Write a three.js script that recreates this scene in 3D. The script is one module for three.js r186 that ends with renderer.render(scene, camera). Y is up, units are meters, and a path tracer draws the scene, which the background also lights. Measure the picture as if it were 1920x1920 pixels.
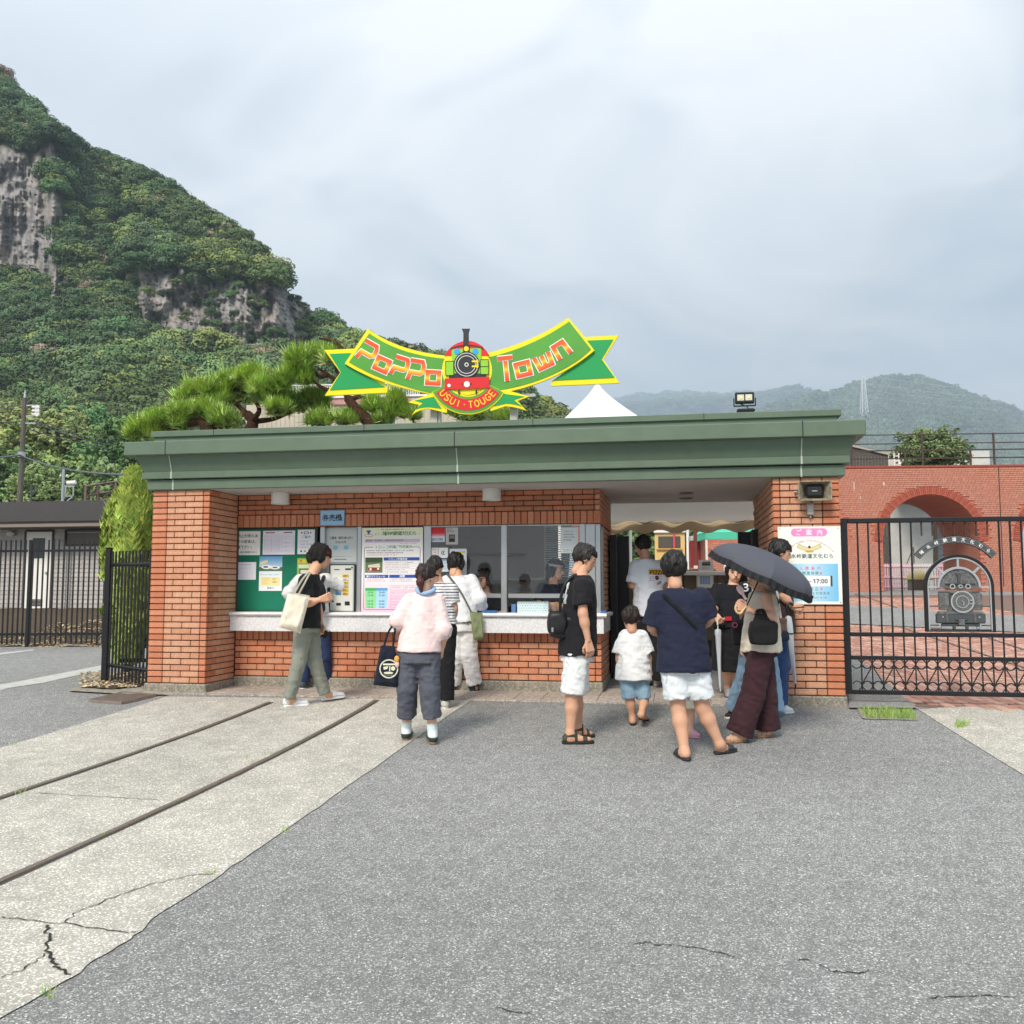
import*as THREE from 'three';
import{mergeGeometries} from 'three/addons/utils/BufferGeometryUtils.js';

const f32=(a,n)=>new THREE.Float32BufferAttribute(a,n),newGeo=()=>new THREE.BufferGeometry(),TWO=THREE.DoubleSide,POS='position',COL='color';

// ---------- camera, sky, sun, exposure ----------
const FOCAL=1720,HORIZON=1105,EYE=1.60;// in pixels of the 1920 px photograph
const PITCH=Math.atan((HORIZON - 960) / FOCAL);
const scene=new THREE.Scene();
const camera=new THREE.PerspectiveCamera(2*Math.atan(960 / FOCAL)*180 / Math.PI,1,0.1,20000);
camera.position.set(0,EYE,0);camera.rotation.x=PITCH;
const EXPOSURE=3.9;
const renderer=new THREE.WebGLRenderer({antialias:true});
renderer.toneMapping=THREE.LinearToneMapping;renderer.toneMappingExposure=EXPOSURE;
renderer.shadowMap.enabled=true;renderer.shadowMap.type=THREE.PCFSoftShadowMap;

function rng(seed){let s=seed|0;return ()=>{s=(s + 0x6d2b79f5)|0;let t=Math.imul(s ^ (s>>>15),1|s);t=(t + Math.imul(t ^ (t>>>7),61|t)) ^ t;return ((t ^ (t>>>14))>>>0) / 4294967296;};}
const hash3=(x,y,z)=>{let h=Math.imul(x,374761393) + Math.imul(y,668265263) + Math.imul(z,2147483647 ^ 0x5bd1e995)|0;h=Math.imul(h ^ (h>>>13),1274126177);return ((h ^ (h>>>16))>>>0) / 4294967296;};
function noise(x,y,z=0){// value noise, -1 .. 1
  const ix=Math.floor(x),iy=Math.floor(y),iz=Math.floor(z);let fx=x - ix,fy=y - iy,fz=z - iz;
  fx=fx*fx*(3 - 2*fx);fy=fy*fy*(3 - 2*fy);fz=fz*fz*(3 - 2*fz);
  const a=hash3(ix,iy,iz),b=hash3(ix + 1,iy,iz),c=hash3(ix,iy + 1,iz),d=hash3(ix + 1,iy + 1,iz);
  const e=hash3(ix,iy,iz + 1),f=hash3(ix + 1,iy,iz + 1),g=hash3(ix,iy + 1,iz + 1),h=hash3(ix + 1,iy + 1,iz + 1);
  const p=a + (b - a)*fx,q=c + (d - c)*fx,r=e + (f - e)*fx,s=g + (h - g)*fx;
  const m=p + (q - p)*fy,n=r + (s - r)*fy;return (m + (n - m)*fz)*2 - 1;
}
const fbm=(x,y,z=0,o=4)=>{let s=0,a=0.5;for (let i=0;i<o;i++){s +=a*noise(x,y,z);x=x*2.03 + 17.1;y=y*2.03 + 5.3;z=z*2.03 + 9.7;a*=0.5;} return s;};
const clamp=(x,a=0,b=1)=>Math.min(b,Math.max(a,x)),lerp=(a,b,t)=>a + (b - a)*t,smooth=(a,b,x)=>{const t=clamp((x - a) / (b - a));return t*t*(3 - 2*t);};

{// overcast sky with soft cloud masses
  const W=2048,Hh=1024,data=new Float32Array(W*Hh*4);
  for (let r=0;r<Hh;r++){
    const el=((r + 0.5) / Hh - 0.5)*Math.PI,y=Math.sin(el),c=Math.cos(el);
    for (let k=0;k<W;k++){
      const az=((k + 0.5) / W - 0.5)*2*Math.PI,x=Math.cos(az)*c,z=Math.sin(az)*c,o=(r*W + k)*4;
      const q=1 / (Math.max(y,0) + 0.22),px=x*q,pz=z*q;
      const wx=fbm(px*1.3 + 4,pz*1.3,2,3)*0.9,wz=fbm(px*1.3 - 7,pz*1.3,8,3)*0.9;
      const big=fbm(px*0.75 + wx + 0.6,pz*0.75 + wz + 3.1,1.5,4),fine=fbm(px*2.6 + wx*2,pz*2.6 + wz*2,5.5,5) + 0.45*fbm(px*7 + wx*5,pz*7 + wz*5,9.5,4);
      let b=0.62 + big*1.6 + fine*1.05;// 1 thin bright cloud, 0 thick grey
      b +=0.22*smooth(0.0,0.5,y) - 0.02;// overcast skies brighten upwards
      b +=0.30*Math.exp(-((az + 1.68)**2 / 0.05 + (el - 0.42)**2 / 0.035)) - 0.22*Math.exp(-((az + 1.16)**2 / 0.06 + (el - 0.36)**2 / 0.03));
      b +=0.34*Math.exp(-(((el - 0.12) / 0.13)**2));// thin bright band above the hills
      b=clamp(b,0,1.15);
      const k1=(1 + 0.6*Math.max(y,0)) / 0.86 / EXPOSURE;// overcast luminance rises towards the zenith
      data[o]=lerp(0.540,0.925,b)*k1;data[o + 1]=lerp(0.615,0.945,b)*k1;data[o + 2]=lerp(0.695,0.97,b)*k1;data[o + 3]=1;
   }
 }
  const sky=new THREE.DataTexture(data,W,Hh,THREE.RGBAFormat,THREE.FloatType);
  sky.mapping=THREE.EquirectangularReflectionMapping;sky.magFilter=THREE.LinearFilter;sky.needsUpdate=true;
  scene.background=sky;scene.environment=sky;
}
const sun=new THREE.DirectionalLight(0xfff4e6,1.5);
sun.name='sun';sun.position.set(-14,34,22);sun.target.position.set(0,0,-10);sun.castShadow=true;sun.shadow.radius=32;
sun.shadow.mapSize.set(2048,2048);Object.assign(sun.shadow.camera,{left:-30,right:30,top:30,bottom:-30,near:1,far:120});
scene.add(sun,sun.target);

// ---------- from photograph pixels to places ----------
const V=(x,y,z)=>new THREE.Vector3(x,y,z);
const cP=Math.cos(PITCH),sP=Math.sin(PITCH);
function ray(px,py){const a=(px - 960) / FOCAL,b=-(py - 960) / FOCAL;return V(a,b*cP + sP,b*sP - cP);}
const D=(px,py,d)=>{const r=ray(px,py),t=d / -r.z;return V(r.x*t,EYE + r.y*t,-d);};// point at depth d
const atHeight=(px,py,h)=>{const r=ray(px,py),t=(h - EYE) / r.y;return V(r.x*t,h,r.z*t);};
const BASE=0.413;// the building's foot; the forecourt falls from it towards the camera
const PA=atHeight(275,1297,BASE),PB=atHeight(1587,1325,BASE);
const U=PB.clone().sub(PA).normalize(),N=V(U.z,0,-U.x),TURN=-Math.atan2(U.z,U.x),LEN=PB.distanceTo(PA);
const uOf=(p)=>(p.x - PA.x)*U.x + (p.z - PA.z)*U.z,wOf=(p)=>(p.x - PA.x)*N.x + (p.z - PA.z)*N.z;
const at=(u,y,w)=>V(PA.x + U.x*u + N.x*w,y,PA.z + U.z*u + N.z*w);
const F=(px,py,w=0)=>{const r=ray(px,py),t=(PA.x*N.x + PA.z*N.z + w) / (r.x*N.x + r.z*N.z),p=V(r.x*t,EYE + r.y*t,r.z*t);return [uOf(p),p.y];};
const hw=(w)=>w>0?BASE + 0.049*Math.max(0,Math.min(w,24) - 0.6):BASE*Math.exp(Math.min(w,0) / 3.9);
const groundY=(x,z)=>hw((x - PA.x)*N.x + (z - PA.z)*N.z);
function G(px,py,lift=0){// where a pixel meets the ground
  const r=ray(px,py);let lo=0.5,hi=400;
  for (let t=0.5;t<400;t +=0.25){if (EYE + r.y*t<groundY(r.x*t,r.z*t) + lift){hi=t;lo=t - 0.25;break;}}
  for (let i=0;i<30;i++){const t=(lo + hi) / 2;if (EYE + r.y*t<groundY(r.x*t,r.z*t) + lift) hi=t;else lo=t;}
  return V(r.x*hi,EYE + r.y*hi,r.z*hi);
}

// ---------- things and parts ----------
const taken=new Map();
const numbered=(n)=>{const k=taken.get(n)??0;taken.set(n,k + 1);return k?n + '_' + String(k).padStart(3,'0'):n;};
function tag(o,label,category,group,kind){Object.assign(o.userData,{label,category});if (group) o.userData.group=group;if (kind) o.userData.kind=kind;return o;}
function thing(name,label,category,{p=V(0,0,0),turn=0,group,kind}={}){const o=new THREE.Group();o.name=numbered(name);o.position.copy(p);o.rotation.y=turn;scene.add(o);return tag(o,label,category,group,kind);}
function part(parent,name,geometry,material,{label,kind,p,turn}={}){
  const m=new THREE.Mesh(Array.isArray(geometry)?join(geometry):geometry,material);m.name=name;m.castShadow=m.receiveShadow=true;
  if (label) m.userData.label=label;if (kind) m.userData.kind=kind;if (p) m.position.copy(p);if (turn) m.rotation.y=turn;
  parent.add(m);return m;
}
function solo(name,geometry,material,label,category,{group,kind,p,turn=0}={}){const m=part(scene,numbered(name),geometry,material,{p});m.rotation.y=turn;return tag(m,label,category,group,kind);}
function structure(name,geometry,material,parent=scene){const m=part(parent,numbered(name),geometry,material);if (parent===scene) m.userData.kind='structure';return m;}
const front=(u,y,w,extra={})=>({p:at(u,y,w),turn:TURN,...extra});// a thing set parallel to the ticket office

// ---------- geometry ----------
function plain(g){if (g.index) g=g.toNonIndexed();for (const k of Object.keys(g.attributes)) if (!['position','normal','uv','color'].includes(k)) g.deleteAttribute(k);if (!g.attributes.uv) g.setAttribute('uv',new THREE.BufferAttribute(new Float32Array(g.attributes.position.count*2),2));return g;}
function join(list){
  list=list.flat(9).filter(Boolean).map(plain);const coloured=list.some((g)=>g.attributes.color);
  if (coloured) for (const g of list) if (!g.attributes.color) g.setAttribute(COL,new THREE.BufferAttribute(new Float32Array(g.attributes.position.count*3).fill(1),3));
  return list.length===1?list[0]:mergeGeometries(list);
}
function boxUV(g,s=1){// uv in metres, seen along each face
  g=g.index?g.toNonIndexed():g;const p=g.attributes.position,n=g.attributes.normal,uv=new Float32Array(p.count*2);
  for (let i=0;i<p.count;i++){const x=p.getX(i),y=p.getY(i),z=p.getZ(i),a=Math.abs(n.getX(i)),b=Math.abs(n.getY(i)),c=Math.abs(n.getZ(i));if (b>=a&&b>=c){uv[2*i]=x*s;uv[2*i + 1]=z*s;} else if (a>=c){uv[2*i]=z*s;uv[2*i + 1]=y*s;} else{uv[2*i]=x*s;uv[2*i + 1]=y*s;}}
  g.setAttribute('uv',new THREE.BufferAttribute(uv,2));return g;
}
const box=(w,h,d,x=0,y=0,z=0)=>boxUV(new THREE.BoxGeometry(w,h,d).translate(x,y,z));
const span=(x0,x1,y0,y1,z0,z1)=>box(x1 - x0,y1 - y0,z1 - z0,(x0 + x1) / 2,(y0 + y1) / 2,(z0 + z1) / 2);
function chamfer(w,h,d,c){// a box with all its edges cut, 44 triangles, centred
  const X=w / 2,Y=h / 2,Z=d / 2,P=[];c=Math.min(c,X*0.9,Y*0.9,Z*0.9);
  const quad=(a,b,e,f)=>P.push(a,b,e,a,e,f),S=[-1,1];
  for (const s of S){
    quad([s*X,-(Y - c),s*(Z - c)],[s*X,-(Y - c),-s*(Z - c)],[s*X,Y - c,-s*(Z - c)],[s*X,Y - c,s*(Z - c)]);
    quad([-s*(X - c),s*Y,(Z - c)],[s*(X - c),s*Y,(Z - c)],[s*(X - c),s*Y,-(Z - c)],[-s*(X - c),s*Y,-(Z - c)]);
    quad([-s*(X - c),-(Y - c),s*Z],[s*(X - c),-(Y - c),s*Z],[s*(X - c),Y - c,s*Z],[-s*(X - c),Y - c,s*Z]);
 }
  const face=(pts,out)=>{const n=V(...pts[1]).sub(V(...pts[0])).cross(V(...pts[2]).sub(V(...pts[0])));if (n.dot(V(...out))<0) pts.reverse();for (let i=1;i + 1<pts.length;i++) P.push(pts[0],pts[i],pts[i + 1]);};
  for (const a of S) for (const b of S){
    face([[a*X,b*(Y - c),Z - c],[a*X,b*(Y - c),-(Z - c)],[a*(X - c),b*Y,-(Z - c)],[a*(X - c),b*Y,Z - c]],[a,b,0]);
    face([[a*X,Y - c,b*(Z - c)],[a*X,-(Y - c),b*(Z - c)],[a*(X - c),-(Y - c),b*Z],[a*(X - c),Y - c,b*Z]],[a,0,b]);
    face([[X - c,a*Y,b*(Z - c)],[-(X - c),a*Y,b*(Z - c)],[-(X - c),a*(Y - c),b*Z],[X - c,a*(Y - c),b*Z]],[0,a,b]);
    for (const e of S) face([[a*X,b*(Y - c),e*(Z - c)],[a*(X - c),b*Y,e*(Z - c)],[a*(X - c),b*(Y - c),e*Z]],[a,b,e]);
 }
  const g=newGeo().setAttribute(POS,new THREE.BufferAttribute(new Float32Array(P.flat()),3));g.computeVertexNormals();return boxUV(g);
}
const bevel=(w,h,d,x=0,y=0,z=0,c=0.006)=>chamfer(w,h,d,c).translate(x,y,z);
const bspan=(x0,x1,y0,y1,z0,z1,c=0.006)=>bevel(x1 - x0,y1 - y0,z1 - z0,(x0 + x1) / 2,(y0 + y1) / 2,(z0 + z1) / 2,c);
function rod(a,b,r0,r1=r0,n=8,caps=true){// a tapered cylinder between two points
  const d=b.clone().sub(a),g=new THREE.CylinderGeometry(r1,r0,d.length(),n,1,!caps);
  g.applyQuaternion(new THREE.Quaternion().setFromUnitVectors(V(0,1,0),d.clone().normalize()));return g.translate((a.x + b.x) / 2,(a.y + b.y) / 2,(a.z + b.z) / 2);
}
const tube=(pts,r,seg=24,n=6,closed=false)=>new THREE.TubeGeometry(new THREE.CatmullRomCurve3(pts,closed),seg,r,n,closed);
const bar=(a,b,w,d=w)=>{const g=new THREE.BoxGeometry(w,a.distanceTo(b),d),q=new THREE.Quaternion().setFromUnitVectors(V(0,1,0),b.clone().sub(a).normalize());g.applyQuaternion(q);return boxUV(g.translate((a.x + b.x) / 2,(a.y + b.y) / 2,(a.z + b.z) / 2));};
const poly=(pts)=>{const s=new THREE.Shape();pts.forEach(([x,y],i)=>i?s.lineTo(x,y):s.moveTo(x,y));s.closePath();return s;};
const slab=(shape,depth,z=0,b=0)=>boxUV(new THREE.ExtrudeGeometry(shape,{depth,bevelEnabled:b>0,bevelSize:b,bevelThickness:b,bevelSegments:1,curveSegments:24}).translate(0,0,z));
const ring=(r0,r1,depth,z=0,a0=0,a1=Math.PI*2)=>{const s=new THREE.Shape();s.absarc(0,0,r1,a0,a1,false);if (a1 - a0>6.28){const h=new THREE.Path();h.absarc(0,0,r0,0,Math.PI*2,true);s.holes.push(h);} else s.absarc(0,0,r0,a1,a0,true);return new THREE.ExtrudeGeometry(s,{depth,bevelEnabled:false,curveSegments:40}).translate(0,0,z);};
const disc=(r,depth,x,y,z,n=32)=>new THREE.CylinderGeometry(r,r,depth,n).rotateX(Math.PI / 2).translate(x,y,z + depth / 2);
function mitre(pts,width,depth,closed=false){// a flat band of even width along a broken line, with real thickness
  const n=pts.length,L=[],R=[];
  for (let i=0;i<n;i++){
    const p=pts[i],a=closed||i?pts[(i - 1 + n) % n]:null,b=closed||i<n - 1?pts[(i + 1) % n]:null;
    const dir=(s,t)=>{const l=Math.hypot(t[0] - s[0],t[1] - s[1]);return [(t[0] - s[0]) / l,(t[1] - s[1]) / l];};
    const d0=a?dir(a,p):dir(p,b),d1=b?dir(p,b):d0,nx=-(d0[1] + d1[1]),ny=d0[0] + d1[0],l=Math.hypot(nx,ny),k=Math.min(2.2,1 / Math.max(0.3,(nx*-d0[1] + ny*d0[0]) / l));
    L.push([p[0] + nx / l*width / 2*k,p[1] + ny / l*width / 2*k]);R.push([p[0] - nx / l*width / 2*k,p[1] - ny / l*width / 2*k]);
 }
  if (!closed) return slab(poly([...L,...R.reverse()]),depth);
  const area=(q)=>q.reduce((s,p,i)=>s + p[0]*q[(i + 1) % q.length][1] - p[1]*q[(i + 1) % q.length][0],0),big=Math.abs(area(L))>Math.abs(area(R))?L:R,s=poly(big);s.holes.push(new THREE.Path((big===L?R:L).map(([x,y])=>new THREE.Vector2(x,y))));return slab(s,depth);
}
function drape(points,lift,step=0.45,detail){// a polygon in plan laid over the ground
  const pl=points.map((p)=>new THREE.Vector2(p.x,-p.z));const tri=THREE.ShapeUtils.triangulateShape(THREE.ShapeUtils.isClockWise(pl)?pl.reverse():pl,[]),out=[];
  const cut=(a,b,c,n)=>{const ab=a.distanceTo(b),bc=b.distanceTo(c),ca=c.distanceTo(a),m=Math.max(ab,bc,ca);if (m<step||n>14){out.push(a,b,c);return;} const mid=(p,q)=>p.clone().add(q).multiplyScalar(0.5);if (m===ab){const k=mid(a,b);cut(a,k,c,n + 1);cut(k,b,c,n + 1);} else if (m===bc){const k=mid(b,c);cut(a,b,k,n + 1);cut(a,k,c,n + 1);} else{const k=mid(c,a);cut(a,b,k,n + 1);cut(k,b,c,n + 1);}};
  for (const [i,j,k] of tri) cut(pl[i],pl[j],pl[k],0);
  const pos=new Float32Array(out.length*3),uv=new Float32Array(out.length*2),nor=new Float32Array(out.length*3);
  out.forEach((p,i)=>{const x=p.x,z=-p.y,e=0.05,nx=-(groundY(x + e,z) - groundY(x - e,z)) / (2*e),nz=-(groundY(x,z + e) - groundY(x,z - e)) / (2*e),l=Math.hypot(nx,1,nz);pos.set([x,groundY(x,z) + lift + (detail?detail(x,z):0),z],i*3);uv.set([x,z],i*2);nor.set([nx / l,1 / l,nz / l],i*3);});
  return newGeo().setAttribute(POS,new THREE.BufferAttribute(pos,3)).setAttribute('normal',new THREE.BufferAttribute(nor,3)).setAttribute('uv',new THREE.BufferAttribute(uv,2));
}
function tint(g,fn){g=g.index?g.toNonIndexed():g;const p=g.attributes.position,c=new Float32Array(p.count*3);for (let i=0;i<p.count;i++) c.set(fn(p.getX(i),p.getY(i),p.getZ(i),i),i*3);g.setAttribute(COL,new THREE.BufferAttribute(c,3));return g;}

// ---------- textures and materials ----------
const lin=(hex)=>{const c=new THREE.Color(hex);return [c.r,c.g,c.b];};
function dataTexture(size,fn,{srgb=true,metres=1,h=size}={}){
  const d=new Uint8Array(size*h*4);for (let y=0;y<h;y++) for (let x=0;x<size;x++){const v=fn(x,y);d.set((v.length?[v[0],v[1],v[2],255]:[v,v,v,255]).map((q)=>clamp(q,0,255)),(y*size + x)*4);}
  const t=new THREE.DataTexture(d,size,h);t.wrapS=t.wrapT=THREE.RepeatWrapping;t.magFilter=THREE.LinearFilter;if (srgb) t.colorSpace=THREE.SRGBColorSpace;t.repeat.set(1 / metres,1 / metres);t.needsUpdate=true;return t;
}
const tileNoise=(cells,seed)=>{const g=new Float32Array(cells*cells),r=rng(seed);for (let i=0;i<g.length;i++) g[i]=r();return (u,v)=>{const x=u*cells,y=v*cells,ix=Math.floor(x),iy=Math.floor(y);let fx=x - ix,fy=y - iy;fx=fx*fx*(3 - 2*fx);fy=fy*fy*(3 - 2*fy);const q=(a,b)=>g[((b % cells + cells) % cells)*cells + ((a % cells + cells) % cells)];return lerp(lerp(q(ix,iy),q(ix + 1,iy),fx),lerp(q(ix,iy + 1),q(ix + 1,iy + 1),fx),fy);};};
const M=(color,o={})=>new THREE.MeshStandardMaterial({color:Array.isArray(color)?new THREE.Color().setRGB(...color):color,roughness:0.8,metalness:0,...o});
const MP=(color,o={})=>new THREE.MeshPhysicalMaterial({color,roughness:0.6,...o});
function canvasTexture(w,h,draw){const c=document.createElement('canvas');c.width=w;c.height=h;const x=c.getContext('2d');draw(x,w,h);const t=new THREE.CanvasTexture(c);t.colorSpace=THREE.SRGBColorSpace;return t;}
const print=(w,h,draw,o={})=>M(0xffffff,{map:canvasTexture(w,h,draw),roughness:0.55,...o});
// a flat printed sheet: w x h metres, its face at +z, print fitted to the face
function sheetGeo(w,h,d=0.004){const g=new THREE.BoxGeometry(w,h,d),uv=g.attributes.uv,n=g.attributes.normal;for (let i=0;i<uv.count;i++) if (n.getZ(i)<0.5) uv.setXY(i,0.004,0.004);return g;}
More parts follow.
